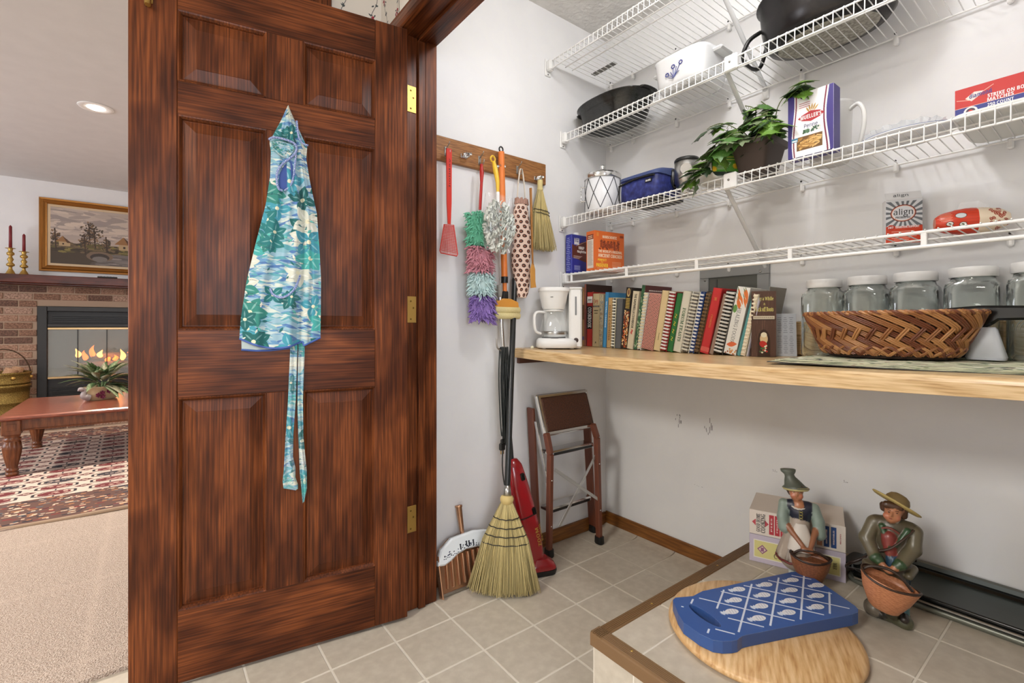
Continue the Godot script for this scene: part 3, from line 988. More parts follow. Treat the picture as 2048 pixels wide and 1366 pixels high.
	for q in [[0.03, 0.06, 0.05, 0.4, "split firewood log at the front of the brass bucket"], [-0.09, -0.05, 0.045, -0.3, "split firewood log at the back left of the brass bucket"], [0.06, -0.08, 0.045, 0.9, "split firewood log at the back right of the brass bucket"]]:
		var lg := thing("firewood_log", q[4], "firewood", Vector3(-2.94 + q[0], 0.41, -4.77 + q[1]), rad_to_deg(q[3]), "logs in the brass bucket")
		obj("wood", S.new().tube([Vector3(-0.05, 0, 0), Vector3(0.0, 0.11, 0.0), Vector3(0.04, 0.2, 0.0)], q[2], 7), nmat(ntex(0.05, [[0.0, c8(120, 84, 58)], [1.0, c8(196, 160, 128)]], 88, 4), Vector3(4, 20, 4), 0.9), lg)
	# coffee table
	var cw := nmat(ntex(0.018, [[0.0, c8(92, 40, 24)], [0.5, c8(132, 64, 40)], [1.0, c8(164, 90, 60)]], 91, 4, 512), Vector3(1.2, 12, 9), 0.22)
	cw.clearcoat_enabled = true
	cw.clearcoat = 0.6
	var cl := nmat(ntex(0.02, [[0.0, c8(84, 44, 22)], [1.0, c8(140, 82, 44)]], 92, 4), Vector3(9, 1.5, 9), 0.3)
	var ct := thing("coffee_table", "polished reddish wooden coffee table with fluted turned legs on the rug", "table", Vector3(-2.03, 0.012, -3.335))
	obj("tabletop", between(Vector3(-0.62, 0.38, -0.52), Vector3(0.62, 0.41, 0.52), 0.009), cw, ct)
	for sg in [-1.0, 1.0]:
		obj("apron_rail", between(Vector3(-0.52, 0.3, sg * 0.455 - 0.012), Vector3(0.52, 0.38, sg * 0.455 + 0.012), 0.003), cl, ct)
		obj("apron_bead", between(Vector3(-0.5, 0.302, sg * 0.467 - 0.006), Vector3(0.5, 0.312, sg * 0.467 + 0.006), 0.003), cl, ct)
		obj("apron_rail", between(Vector3(sg * 0.555 - 0.012, 0.3, -0.42), Vector3(sg * 0.555 + 0.012, 0.38, 0.42), 0.003), cl, ct)
		for sz in [-1.0, 1.0]:
			var R := []
			for q in [[0.0, 0.02], [0.01, 0.03], [0.03, 0.033], [0.035, 0.024], [0.04, 0.031], [0.05, 0.033], [0.06, 0.026], [0.065, 0.027], [0.14, 0.043], [0.19, 0.049], [0.235, 0.043], [0.238, 0.034], [0.244, 0.042], [0.256, 0.044], [0.262, 0.034], [0.27, 0.04], [0.282, 0.042]]:
				var ring := PackedVector3Array()
				for k in 48:
					var a := TAU * k / 48
					var fl3 := 1.0
					if q[0] > 0.06 and q[0] < 0.237:
						fl3 = 1.0 - 0.13 * absf(sin(a * 6.0))
					ring.append(Vector3(cos(a) * q[1] * fl3, q[0], sin(a) * q[1] * fl3))
				R.append(ring)
			var lg := obj("leg", S.new().loft(R), cl, ct)
			lg.position = Vector3(sg * 0.555, 0, sz * 0.455)
			var bb := obj("leg_block", bxs(Vector3(0, 0.33, 0), Vector3(0.09, 0.098, 0.09), 0.004), cl, ct)
			bb.position = Vector3(sg * 0.555, 0, sz * 0.455)
			obj("block_panel", bxs(Vector3(0, 0.333, 0.0455), Vector3(0.052, 0.045, 0.004), 0.0018), cl, bb)
	# rug
	var g := P.new(1024, 1024, c8(202, 180, 164))
	for b in [[0, c8(196, 174, 150)], [8, c8(96, 68, 60)]]:
		g.rect(b[0], b[0], 1024 - 2 * b[0], 1024 - 2 * b[0], b[1])
	for i in 11000:
		var x := r.randi_range(8, 1010)
		var y := r.randi_range(8, 1010)
		g.rect(x, y, r.randi_range(3, 11), r.randi_range(3, 7), [c8(34, 34, 44), c8(120, 46, 44), c8(206, 178, 152), c8(160, 108, 72), c8(84, 90, 96), c8(214, 192, 168)][i % 6])
	g.rect(140, 170, 744, 684, c8(206, 186, 172))
	for i in 1800:
		g.rect(r.randi_range(140, 878), r.randi_range(170, 850), 5, 3, c8(190, 168, 156))
	for j in 13:
		for i in 10:
			var cx := 176.0 + i * 74.0
			var cy := 196.0 + j * 52.5
			var dark := c8(36, 34, 44) if j % 3 == 1 else c8(104, 38, 42)
			var oc := func(k: float) -> Array:
				var o := []
				for q in [[-0.5, -1], [0.5, -1], [1, -0.45], [1, 0.45], [0.5, 1], [-0.5, 1], [-1, 0.45], [-1, -0.45]]:
					o.append(Vector2(cx + q[0] * 29 * k, cy + q[1] * 20 * k))
				return o
			g.poly(oc.call(1.0), c8(44, 40, 46))
			g.poly(oc.call(0.86), c8(206, 184, 168))
			g.poly(oc.call(0.74), dark)
			for q in 9:
				g.rect(cx + r.randf_range(-16, 13), cy + r.randf_range(-10, 8), 6, 3, c8(206, 180, 164))
			g.line(Vector2(cx, cy + 20), Vector2(cx, cy + 32), 2, c8(60, 54, 56))
			if i < 9 and j < 12:
				g.poly([Vector2(cx + 37, cy + 14), Vector2(cx + 50, cy + 26), Vector2(cx + 37, cy + 38), Vector2(cx + 24, cy + 26)], c8(96, 56, 56))
				g.rect(cx + 33, cy + 23, 8, 6, c8(206, 184, 168))
	var rg := thing("area_rug", "patterned cream, maroon and navy rug with medallions under the coffee table", "rug", Vector3(-2.2, 0.012, -3.12), 1.6)
	var rt := tmat(g.tex(), 0.95)
	obj("pile", between(Vector3(-1.75, 0, -1.4), Vector3(1.75, 0.009, 1.4), 0.002), rt, rg)
	var bd := []
	for k in 30:
		bd.append(Vector3(-1.75 + 3.5 * k / 29.0, 0.006 + 0.003 * sin(k * 1.3), 1.4 + 0.012 * sin(k * 0.9)))
	obj("edge_binding", S.new().tube(bd, 0.011, 8), mat(c8(164, 140, 116), 0.9), rg)
	# variegated plant in a bird shaped pot
	var pt := thing("potted_plant", "variegated leafy plant in a cream oval bird shaped pot on the coffee table", "plant", Vector3(-2.165, 0.422, -3.42), 30)
	obj("pot", S.new().sup([[0.0, 0.085, 0.05, 2.6], [0.006, 0.1, 0.06, 2.6], [0.06, 0.118, 0.075, 2.4], [0.1, 0.11, 0.07, 2.4], [0.108, 0.116, 0.075, 2.4], [0.108, 0.104, 0.064, 2.4], [0.07, 0.1, 0.06, 2.4]], 32), mat(c8(190, 168, 132), 0.5), pt)
	obj("bird_neck", S.new().tube(curve(pl([-0.1, 0.03, 0.03, -0.135, 0.045, 0.03, -0.13, 0.085, 0.03, -0.155, 0.1, 0.03, -0.17, 0.088, 0.03]), 4), [0.03, 0.028, 0.026, 0.024, 0.022, 0.02, 0.018, 0.016, 0.015, 0.015, 0.017, 0.018, 0.017, 0.014, 0.009, 0.006, 0.004], 10), mat(c8(150, 140, 140), 0.35), pt)
	for q in [[-0.06, 0.045, 0.07], [-0.035, 0.06, 0.076], [-0.03, 0.03, 0.072], [0.01, 0.07, 0.078]]:
		for k in 6:
			var o := obj("painted_petal", leaf_mesh(0.024, 0.014, 0.004), mat(c8(132, 52, 84), 0.5), pt)
			o.transform = Transform3D(Basis(Vector3(0, 0, 1), TAU * k / 6.0) * Basis(Vector3.RIGHT, -1.3), Vector3(q[0], q[1], q[2]))
	var lm := [leaf_mesh(0.2, 0.062, 0.09), leaf_mesh(0.16, 0.05, 0.05), leaf_mesh(0.13, 0.05, 0.03)]
	var lt := []
	for q in [[c8(110, 128, 88), c8(214, 208, 172)], [c8(66, 94, 54), c8(168, 182, 122)], [c8(140, 140, 110), c8(222, 214, 186)]]:
		lt.append(nmat(ntex(0.03, [[0.0, q[0] * 0.6], [0.5, q[0]], [1.0, q[1]]], 95 + lt.size(), 3), Vector3.ONE * 14.0, 0.5))
	for i in 78:
		var a := TAU * i * 0.381966
		var el := r.randf_range(-0.1, 1.25)
		var o := obj("leaf", lm[i % 3], lt[r.randi() % 3], pt)
		o.transform = Transform3D(Basis(Vector3.UP, a) * Basis(Vector3.RIGHT, -el), Vector3(sin(a) * 0.05, 0.11 + 0.07 * sin(el), cos(a) * 0.035))
	for i in 5:
		var a := i * 1.3
		obj("stem", S.new().tube([Vector3(0, 0.06, 0), Vector3(sin(a) * 0.03, 0.14, cos(a) * 0.03)], 0.005, 6), lt[1], pt)

# ---------------------------------------------------------------- pantry fittings
func wire_shelves() -> void:
	var Z0 := 0.028
	var Z1 := 1.66
	var defs := [
		[2.236, 0.405, "topmost white wire shelf, deeper than those below, near the ceiling", 0.012],
		[1.925, 0.31, "second white wire shelf from the top, holding the pots and pans", 0.0],
		[1.526, 0.316, "third white wire shelf from the top, with the ivy and the pasta box", 0.0],
		[1.261, 0.308, "lowest white wire shelf, with a hanging rail, above the cookbooks", 0.0]]
	var grey := mat(c8(60, 60, 60), 0.4, 0.6)
	for i in 4:
		var y: float = defs[i][0]
		var d: float = defs[i][1]
		var t := thing("wire_shelf", defs[i][2], "shelf", Vector3(0, y, 0), 0, "white wire shelves on the pantry wall")
		var rail := func(x: float, yy: float, r: float, called: String, z0 := Z0, z1 := Z1) -> void:
			obj(called, S.new().tube([Vector3(x, yy, z0), Vector3(x, yy, z1)], r, 8), M.wire, t)
		rail.call(-0.014, -0.004, 0.003, "back_rail")
		var low := i == 3
		var lip := -0.041
		rail.call(-d, -0.0045, 0.0045 if low else 0.003, "front_rail")
		if low:
			rail.call(-d - 0.002, lip - 0.001, 0.0052, "hanging_rail", 0.02)
			rail.call(-0.16, -0.004, 0.0028, "stringer")
			for z in [0.0615, 0.3817, 0.6967, 1.0106, 1.3288, 1.62]:
				obj("strap", bxs(Vector3(-d, -0.023, z), Vector3(0.007, 0.038, 0.013), 0.002), M.wire, t)
		else:
			rail.call(-d - 0.002, lip, 0.003, "lip_rail")
			for x in ([-0.315, -0.27] if i == 0 else [-0.235]):
				rail.call(x, -0.004, 0.0028, "stringer")
		var w := S.new()
		if low:
			w.tube([Vector3(-0.012, 0.001, 0), Vector3(-d - 0.006, 0.001, 0)], 0.0016, 6)
		else:
			w.tube([Vector3(-0.012, 0.001, 0), Vector3(-d + 0.003, 0.001, 0), Vector3(-d - 0.003, -0.003, 0), Vector3(-d - 0.005, lip - 0.002, 0)], 0.0016, 6)
		var wm := w.done()
		var z := Z0 + 0.008
		while z < Z1:
			obj("deck_wire", wm, M.wire, t).position = Vector3(0, 0, z)
			z += 0.0254
		for zz in [0.045, 0.18, 0.42, 0.66, 0.93, 1.2, 1.45]:
			var cl := obj("wall_clip", bxs(Vector3(-0.009, -0.012, zz), Vector3(0.018, 0.03, 0.014), 0.004), M.wire, t)
			obj("nail", S.new().at(Transform3D(Basis(Vector3(0, 0, 1), PI / 2), Vector3(-0.018, 0.008, zz))).lathe([Vector2(0, 0.002), Vector2(0.0035, 0.0015), Vector2(0.0035, 0)], 8), grey, cl)
		# end bracket on the hook wall
		var eb := S.new()
		eb.box(Vector3(-d + 0.002, -0.026, 0.0035), Vector3(0.036, 0.078, 0.007), 0.003)
		eb.box(Vector3(-d + 0.002, -0.022, 0.02), Vector3(0.03, 0.05, 0.03), 0.006)
		var e := obj("end_bracket", eb, M.white_plastic, t)
		for yy in [0.004, -0.058]:
			obj("screw", S.new().at(Transform3D(Basis(Vector3.RIGHT, PI / 2), Vector3(-d, yy, 0.007))).lathe([Vector2(0, 0.0012), Vector2(0.003, 0.001), Vector2(0.003, 0)], 8), grey, e)
		# diagonal brace and the plate that joins two lengths
		if not low:
			var dz := 0.8
			var drop := 0.28 if i else 0.31
			obj("brace", S.new().tube([Vector3(-d + 0.012, -0.026, dz), Vector3(-0.012, -drop, dz), Vector3(-0.003, -drop - 0.02, dz)], 0.0085, 8, true, 0.35), mat(c8(206, 208, 210), 0.4), t)
			var ft := obj("brace_foot", bxs(Vector3(-0.004, -drop - 0.02, dz), Vector3(0.007, 0.05, 0.024), 0.003), M.white_plastic, t)
			if i:
				var jp := obj("joint_plate", bxs(Vector3(-d - 0.003, -0.021, 0.828), Vector3(0.016, 0.054, 0.046), 0.004), M.white_plastic, t)
				obj("screw", S.new().at(Transform3D(Basis(Vector3(0, 0, 1), PI / 2), Vector3(-d - 0.011, -0.018, 0.826))).lathe([Vector2(0, 0.0016), Vector2(0.0042, 0.001), Vector2(0.0042, 0)], 8), M.steel, jp)
	var sl := thing("label_strip", "grey printed paper strip lying on the topmost wire shelf", "label", Vector3(-0.15, 2.239, 0.12), 0)
	obj("paper", bxs(Vector3(0, 0.0006, 0), Vector3(0.03, 0.0012, 0.14)), mat(c8(150, 148, 142), 0.8), sl)

func cty(z: float) -> float:   # height of the sagging counter top
	return 0.92 - 0.0115 * (1.0 - pow((z - 0.75) / 0.75, 2.0))

func counter_and_step() -> void:
	# the counter sags a little between its ends
	var t := thing("countertop", "long light wood laminate countertop under the cookbooks, sagging slightly", "countertop", Vector3.ZERO)
	var R := []
	for i in 34:
		var z := 0.002 + 1.745 * i / 33.0
		var y := cty(minf(z, 1.5))
		var th := 0.04 + 0.002 * sin(PI * z / 1.5)
		var ring := PackedVector3Array()
		for q in [[-0.002, 0], [-0.585, 0], [-0.592, -0.0015], [-0.598, -0.006], [-0.6, -0.013], [-0.6, -1.0], [-0.594, -1.03], [-0.575, -1.03], [-0.572, -0.5], [-0.002, -0.5]]:
			ring.append(Vector3(q[0], y + (q[1] if q[1] > -0.4 else q[1] * th), z))
		R.append(ring)
	obj("top", S.new().loft(R, true, true, [], true), M.counter, t)
	obj("backsplash", between(Vector3(-0.022, 0.912, 0.02), Vector3(-0.002, 1.032, 1.74), 0.003), M.counter, t)
	obj("cleat", between(Vector3(-0.585, 0.852, 0.001), Vector3(-0.01, 0.889, 0.02), 0.002), mat(c8(84, 48, 30), 0.5), t)
	# grey electrical panel on the wall behind the books
	var pc := mat(c8(150, 152, 152), 0.5, 0.1)
	var e := thing("electrical_panel", "grey metal electrical panel cover on the wall behind the cookbooks", "panel", Vector3(0, 0, 0))
	obj("cover", between(Vector3(-0.011, 1.216, 0.53), Vector3(0.0, 1.256, 0.816), 0.002), pc, e)
	obj("cover", between(Vector3(-0.011, 1.03, 0.53), Vector3(0.0, 1.216, 0.57), 0.002), pc, e)
	obj("cover", between(Vector3(-0.011, 1.03, 0.77), Vector3(0.0, 1.216, 0.816), 0.002), pc, e)
	obj("recessed_door", between(Vector3(-0.003, 1.03, 0.57), Vector3(0.0, 1.216, 0.77)), mat(c8(96, 98, 92), 0.5, 0.2), e)
	obj("door_ridge", between(Vector3(-0.006, 1.03, 0.6), Vector3(-0.002, 1.208, 0.606)), mat(c8(70, 72, 68), 0.5), e)
	for q in [[1.208, 0.556], [1.226, 0.783]]:
		obj("screw", S.new().at(Transform3D(Basis(Vector3(0, 0, 1), PI / 2), Vector3(-0.011, q[0], q[1]))).lathe([Vector2(0, 0.004), Vector2(0.004, 0.003), Vector2(0.006, 0)], 10), M.steel, e)
	# tiled step with ribbed nosing
	var hp := 0.25
	var X0 := -0.9968
	var z0 := 0.8245
	var p := struct("floor_step", "raised tiled step with brown ribbed edge strips against the shelf wall")
	obj("step_core", between(Vector3(X0 + 0.0055, 0, z0 + 0.0055), Vector3(0, hp - 0.0014, 1.748)), M.grout, p)
	var s := 0.2055
	for i in range(-4, 2):
		for j in range(0, 5):
			var xa := maxf(X0 + 0.033, -0.549 + (i + 1) * s + 0.002)
			var xb := minf(-0.001, -0.549 + (i + 2) * s - 0.002)
			var za := maxf(z0 + 0.033, 0.954 + (j - 1) * s + 0.002)
			var zb := minf(1.747, 0.954 + j * s - 0.002)
			if xb - xa > 0.006 and zb - za > 0.006:
				obj("tile", between(Vector3(xa, hp - 0.012, za), Vector3(xb, hp, zb), 0.0015), M.tile, p)
	for j in range(0, 5):
		for k in 2:
			var za := maxf(z0 + 0.008, 0.954 + (j - 1) * s + 0.002)
			var zb := minf(1.747, 0.954 + j * s - 0.002)
			var ya := 0.002 + k * 0.125
			var yb := minf(hp - 0.033, ya + 0.122)
			obj("tile", between(Vector3(X0 + 0.004, ya, za), Vector3(X0 + 0.014, yb, zb), 0.0015), M.tile, p)
	for i in 5:
		for k in 2:
			var xa := X0 + 0.008 + i * s
			var xb := minf(-0.014, xa + s - 0.004)
			var ya := 0.002 + k * 0.125
			obj("tile", between(Vector3(xa, ya, z0 + 0.004), Vector3(xb, minf(hp - 0.033, ya + 0.122), z0 + 0.014), 0.0015), M.tile, p)
	var nm := mat(c8(122, 92, 60), 0.45)
	var prof := [0, -0.031, 0.003, -0.031, 0.003, -0.003]
	var w := 0.036
	var poly := PackedVector2Array([Vector2(0, -0.031), Vector2(0.003, -0.032), Vector2(0.004, -0.002), Vector2(w, -0.002), Vector2(w, 0.001)])
	for k in range(5, -1, -1):
		var x := 0.005 + k * 0.005
		poly.append_array(PackedVector2Array([Vector2(x + 0.0046, 0.001), Vector2(x + 0.0036, 0.0032), Vector2(x + 0.001, 0.0032), Vector2(x, 0.0012)]))
	poly.append_array(PackedVector2Array([Vector2(0.0035, 0.0028), Vector2(0.001, 0.001), Vector2(0, -0.003)]))
	# along the front (runs with z), then along the end (runs with x); mitred by overlap at the corner
	var n1 := obj("nosing", S.new().ext(poly, 0, 1.745 - z0), nm, p)
	n1.position = Vector3(X0, hp, z0)
	var n2 := obj("nosing", S.new().ext(poly, 0, 0.9958), nm, p)
	n2.transform = Transform3D(Basis(Vector3(0, 0, 1), Vector3(0, 1, 0), Vector3(-1, 0, 0)), Vector3(X0 + 0.996, hp, z0))
	for q in [[0.016, 0.11], [0.016, 0.42], [0.016, 0.72]]:
		obj("screw", S.new().at(Transform3D(Basis(), Vector3(X0 + q[0] + 0.008, hp + 0.0032, z0 + q[1]))).lathe([Vector2(0, 0.0015), Vector2(0.003, 0.001), Vector2(0.0035, 0)], 8), M.brass, p)
		obj("screw", S.new().at(Transform3D(Basis(), Vector3(X0 + q[1] * 1.1 + 0.1, hp + 0.0032, z0 + q[0] + 0.006))).lathe([Vector2(0, 0.0015), Vector2(0.003, 0.001), Vector2(0.0035, 0)], 8), M.brass, p)

func beam(s: S, a: Vector3, b: Vector3, w: float, d: float, up := Vector3(0, 0, 1), bev := 0.002) -> S:
	var y := (b - a).normalized()
	var x := y.cross(up).normalized()
	var z := x.cross(y)
	return s.box(Vector3.ZERO, Vector3(w, (b - a).length(), d), bev, Transform3D(Basis(x, y, z), (a + b) * 0.5))

# a fan of straws from a narrow top to a wide bottom
func straws(n: int, y0: float, w0: float, d0: float, y1: float, w1: float, d1: float, skew: float, r: float, wild: float, ym := 0.35, wm := 0.62) -> S:
	var s := S.new()
	for i in n:
		var a := rng.randf() * TAU
		var q := sqrt(rng.randf())
		var u := cos(a) * q
		var v := sin(a) * q
		var p0 := Vector3(u * w0, y0, v * d0)
		var k := 1.0 + rng.randf_range(-wild, wild)
		var pm := Vector3(skew * ym * ym + u * lerpf(w0, w1, wm), lerpf(y0, y1, ym), v * lerpf(d0, d1, 0.6))
		var p1 := Vector3(skew + u * w1 * k, y1 + rng.randf_range(-0.003, 0.012) * (1.0 + wild * 4.0) + u * u * w1 * 0.08, v * d1 * k)
		var g := rng.randf_range(0.55, 1.15)
		s.col = Color(0.66 * g, 0.54 * g, 0.25 * g)
		s.tube([p0, pm, p1], [r, r, r * 0.7], 3, false)
	return s

func hook_wall() -> void:
	var t := thing("hook_rail", "oak board with metal hooks and clips across the white wall", "rail", Vector3(-0.714, 1.7075, 0.0))
	obj("board", bxs(Vector3(0, 0, 0.0095), Vector3(0.572, 0.095, 0.019), 0.003), M.oak, t)
	var hk := func(x: float, y: float) -> void:
		var s := S.new()
		s.box(Vector3(x, y, 0.0205), Vector3(0.012, 0.036, 0.003), 0.001)
		s.tube(curve(pl([x, y + 0.008, 0.021, x, y + 0.016, 0.036, x, y + 0.024, 0.048, x, y + 0.03, 0.05]), 3), 0.0022, 6)
		s.tube(curve(pl([x, y - 0.006, 0.021, x, y - 0.02, 0.032, x, y - 0.022, 0.046, x, y - 0.01, 0.054, x, y - 0.004, 0.053]), 3), 0.0022, 6)
		obj("hook", s, M.steel, t)
	var cp := func(x: float, y: float, r: float) -> void:
		var s := S.new()
		s.box(Vector3(x, y, 0.022), Vector3(0.03, 0.018, 0.006), 0.002)
		for sg in [-1.0, 1.0]:
			var ps := []
			for k in 9:
				var a := -0.6 + k * 0.3
				ps.append(Vector3(x + sg * (cos(a) * r), y, 0.036 + sin(a) * r * 1.1))
			ps.append(Vector3(x + sg * r * 0.75, y, 0.04 + r * 1.4))
			ps.push_front(Vector3(x + sg * 0.004, y, 0.024))
			s.tube(ps, 0.005, 6, true, 0.3, false, Vector3(0, 1, 0))
		obj("spring_clip", s, M.chrome, t)
	hk.call(-0.238, -0.01)
	cp.call(-0.156, -0.012, 0.016)
	hk.call(-0.08, -0.012)
	cp.call(0.006, -0.028, 0.018)
	hk.call(0.118, -0.012)
	cp.call(0.226, -0.03, 0.014)

	# red fly swatter
	var fs := thing("fly_swatter", "red plastic fly swatter hanging at the left end of the hook rail", "fly swatter", Vector3(-0.955, 1.29, 0.052))
	var hd := S.new()
	hd.ext(p2([-0.013, 0.4, -0.011, 0.408, 0.009, 0.408, 0.011, 0.4, 0.01, 0.2, 0.0065, 0.118, -0.0065, 0.118, -0.011, 0.2]), -0.003, 0.003, 0.001)
	obj("handle", hd, M.red, fs)
	var sw := S.new()
	var edge := pl([-0.022, 0.114, 0, 0.02, 0.117, 0, 0.0375, 0.006, 0, 0.034, -0.002, 0, -0.036, 0.004, 0, -0.04, 0.012, 0])
	sw.tube(edge, 0.0022, 6, false, 1.0, true)
	for k in 13:
		var f := (k + 1) / 14.0
		sw.tube([Vector3(lerpf(-0.021, 0.0195, f), 0.115, 0), Vector3(lerpf(-0.039, 0.0365, f), lerpf(0.008, 0.001, f), 0)], 0.0011, 4, false)
	for k in 17:
		var f := (k + 1) / 18.0
		sw.tube([Vector3(lerpf(-0.0215, -0.0395, f), lerpf(0.113, 0.01, f), 0), Vector3(lerpf(0.02, 0.037, f), lerpf(0.116, 0.004, f), 0)], 0.0011, 4, false)
	obj("mesh_head", sw, M.red, fs)
	text(fs, "holiday", 0.11, 0.008, Vector3(0.001, 0.315, 0.0032), Basis(Vector3(0, 0, 1), PI / 2), M.ink, "Droid Serif", 400)

	# rainbow wool duster
	var wd := thing("wool_duster", "fluffy duster banded green, pink, pale blue and purple on a red handle", "duster", Vector3(-0.81, 1.03, 0.066))
	obj("handle", S.new().tube(pl([-0.012, 0.45, 0, -0.005, 0.56, 0, -0.001, 0.6, -0.004, 0.0, 0.636, -0.008]), [0.006, 0.006, 0.009, 0.006], 10), mat(c8(170, 30, 24), 0.35), wd)
	var cols := [c8(138, 112, 178), c8(186, 210, 210), c8(198, 136, 148), c8(104, 180, 148)]
	var ys := [[0.0, 0.105], [0.1, 0.2], [0.195, 0.3], [0.295, 0.435]]
	for i in 4:
		var s := S.new()
		var a0: float = ys[i][0]
		var a1: float = ys[i][1]
		var mid := (a0 + a1) / 2
		var sk := -0.02 * mid / 0.4
		s.sup([[a0 + 0.008, 0.02, 0.016, 2.0, sk], [a0 + 0.025, 0.042, 0.034, 2.0, sk], [mid, 0.047, 0.038, 2.0, sk], [a1 - 0.02, 0.042, 0.034, 2.0, sk], [a1, 0.02, 0.016, 2.0, sk]], 14)
		for k in 330:
			var a := rng.randf() * TAU
			var y := rng.randf_range(a0 + 0.006, a1)
			var dir := Vector3(cos(a), rng.randf_range(-0.9, 0.25), sin(a) * 0.85)
			var p := Vector3(sk + cos(a) * 0.04, y, sin(a) * 0.032)
			var l := rng.randf_range(0.014, 0.026)
			if p.z < -0.01:
				l *= 0.6
			var e := p + dir * l + Vector3(rng.randf_range(-0.008, 0.008), -0.006, 0)
			s.tube([p, p + dir * l * 0.55, e], [0.0042, 0.0034, 0.0008], 4, false)
		var o := obj("wool_band", s, mat(cols[i], 0.95), wd)
		o.set_meta("label", ["purple wool band", "pale blue wool band", "pink wool band", "green wool band"][i])

	# yellow handled duster in a clear sleeve, in front of the wool one
	var yd := thing("hand_duster", "white ruffled duster with yellow ring handle in a clear plastic sleeve", "duster", Vector3(-0.784, 1.32, 0.135))
	var yel := mat(c8(226, 184, 50), 0.4)
	obj("handle", S.new().tube(pl([0, 0.22, 0, -0.001, 0.26, 0, -0.004, 0.31, -0.01, -0.006, 0.345, -0.02]), [0.006, 0.0085, 0.0105, 0.007], 10), yel, yd)
	var ring := []
	for k in 14:
		var a := TAU * k / 14
		ring.append(Vector3(-0.007 + cos(a) * 0.011, 0.357 + sin(a) * 0.012, -0.024))
	obj("hanging_ring", S.new().tube(ring, 0.0034, 7, false, 1.0, true), yel, yd)
	obj("neck", S.new().tube(pl([0, 0.18, 0, 0, 0.222, 0]), 0.007, 8), M.white, yd)
	var rf := S.new()
	for k in 150:
		var a := rng.randf() * TAU
		var y := rng.randf_range(0.0, 0.19)
		var rr := 0.05 * sin(PI * clampf((y + 0.03) / 0.24, 0.0, 1.0))
		var c := Vector3(cos(a) * rr * 1.15 + 0.006, y, sin(a) * rr * 0.55 + 0.002)
		var ps := []
		for q in 6:
			ps.append(c + Vector3(cos(a + q * 0.5) * 0.012, sin(q * 1.9 + k) * 0.009 - q * 0.003, sin(a + q * 0.5) * 0.009))
		rf.tube(ps, 0.0085, 6, true, 0.12)
	obj("ruffled_head", rf, mat(c8(226, 230, 222), 0.8), yd)
	var sl := StandardMaterial3D.new()
	sl.transparency = BaseMaterial3D.TRANSPARENCY_ALPHA
	sl.albedo_color = Color(1, 1, 1, 0.06)
	sl.roughness = 0.08
	obj("clear_sleeve", S.new().sup([[-0.01, 0.066, 0.006, 3.0, 0.004], [0.03, 0.07, 0.034, 2.6, 0.004], [0.12, 0.068, 0.036, 2.6, 0.0], [0.21, 0.064, 0.01, 3.0, 0.006]], 20, [], true, false), sl, yd)

	# roller mop with orange pole
	var mp := thing("roller_mop", "sponge roller mop with orange pole clipped upright on the hook rail", "mop", Vector3(-0.699, 1.05, 0.052))
	var og := mat(c8(222, 122, 48), 0.4)
	obj("pole", S.new().tube(pl([0.009, 0.165, 0, -0.008, 0.69, 0]), 0.0132, 14), og, mp)
	obj("inner_pole", S.new().tube(pl([0.011, 0.1, 0, 0.009, 0.17, 0]), 0.0092, 12), og, mp)
	obj("collar", S.new().tube(pl([0.0095, 0.146, 0, 0.009, 0.172, 0]), 0.0148, 14), M.black, mp)
	obj("clamp", S.new().box(Vector3(0.011, 0.092, 0.0), Vector3(0.026, 0.04, 0.022), 0.004), M.black, mp)
	var lp := []
	for k in 12:
		var a := TAU * k / 12
		lp.append(Vector3(-0.0085 + cos(a) * 0.0095, 0.701 + sin(a) * 0.011, 0))
	obj("hanging_loop", S.new().tube(lp, 0.0032, 7, false, 1.0, true), M.black, mp)
	obj("head_plate", S.new().ext(p2([-0.046, 0.04, 0.074, 0.04, 0.07, 0.066, 0.03, 0.08, -0.008, 0.08, -0.04, 0.066]), -0.02, 0.02, 0.004), mat(c8(214, 148, 60), 0.45), mp)
	var sp := nmat(ntex(0.09, [[0.0, c8(206, 190, 130)], [1.0, c8(234, 222, 172)]], 101, 3), Vector3.ONE * 9.0, 0.95)
	for y in [0.033, 0.009]:
		obj("sponge_roller", S.new().tube([Vector3(-0.052, y, 0.012), Vector3(-0.049, y, 0.012), Vector3(0.075, y, 0.012), Vector3(0.078, y, 0.012)], [0.01, 0.0145, 0.0145, 0.01], 14), sp, mp)
	for x in [-0.055, 0.08]:
		obj("side_wire", S.new().tube(pl([x, 0.0, 0.012, x, 0.045, 0.004, x * 0.6, 0.062, 0.0]), 0.0022, 6), M.steel, mp)

	# spotted bag holder with a loop, and a wooden spatula in front of it
	var lt := P.new(256, 512, c8(226, 200, 184))
	var rr2 := RandomNumberGenerator.new()
	rr2.seed = 44
	for j in 20:
		for i in 8:
			var x := (i + 0.5 + (0.5 if j % 2 else 0.0)) * 32.0 + rr2.randf_range(-3, 3)
			var y := (j + 0.5) * 25.6 + rr2.randf_range(-3, 3)
			for wrap in [0, -256]:
				lt.ell(x + wrap, y, 10, 9, rr2.randf_range(0, 3), c8(64, 40, 34))
				lt.ell(x + wrap + 1, y, 4.5, 4, 0, c8(150, 96, 74))
	var bg := thing("bag_holder", "tube shaped fabric bag holder with brown spots hanging by a loop", "bag", Vector3(-0.597, 1.138, 0.05))
	var rows := []
	for k in 22:
		var f := k / 21.0
		var hw := 0.046 * pow(sin(PI * clampf(0.1 + f * 0.8, 0, 1)), 0.45)
		rows.append([f * 0.415, hw * (0.8 if k < 1 else 1.0) + 0.0012 * sin(k * 2.1), 0.03 * pow(sin(PI * clampf(0.12 + f * 0.76, 0, 1)), 0.6), 2.2, 0.003 * sin(k * 0.6)])
	obj("fabric_tube", S.new().sup(rows, 28), tmat(lt.tex(), 0.9), bg)
	var gr := S.new()
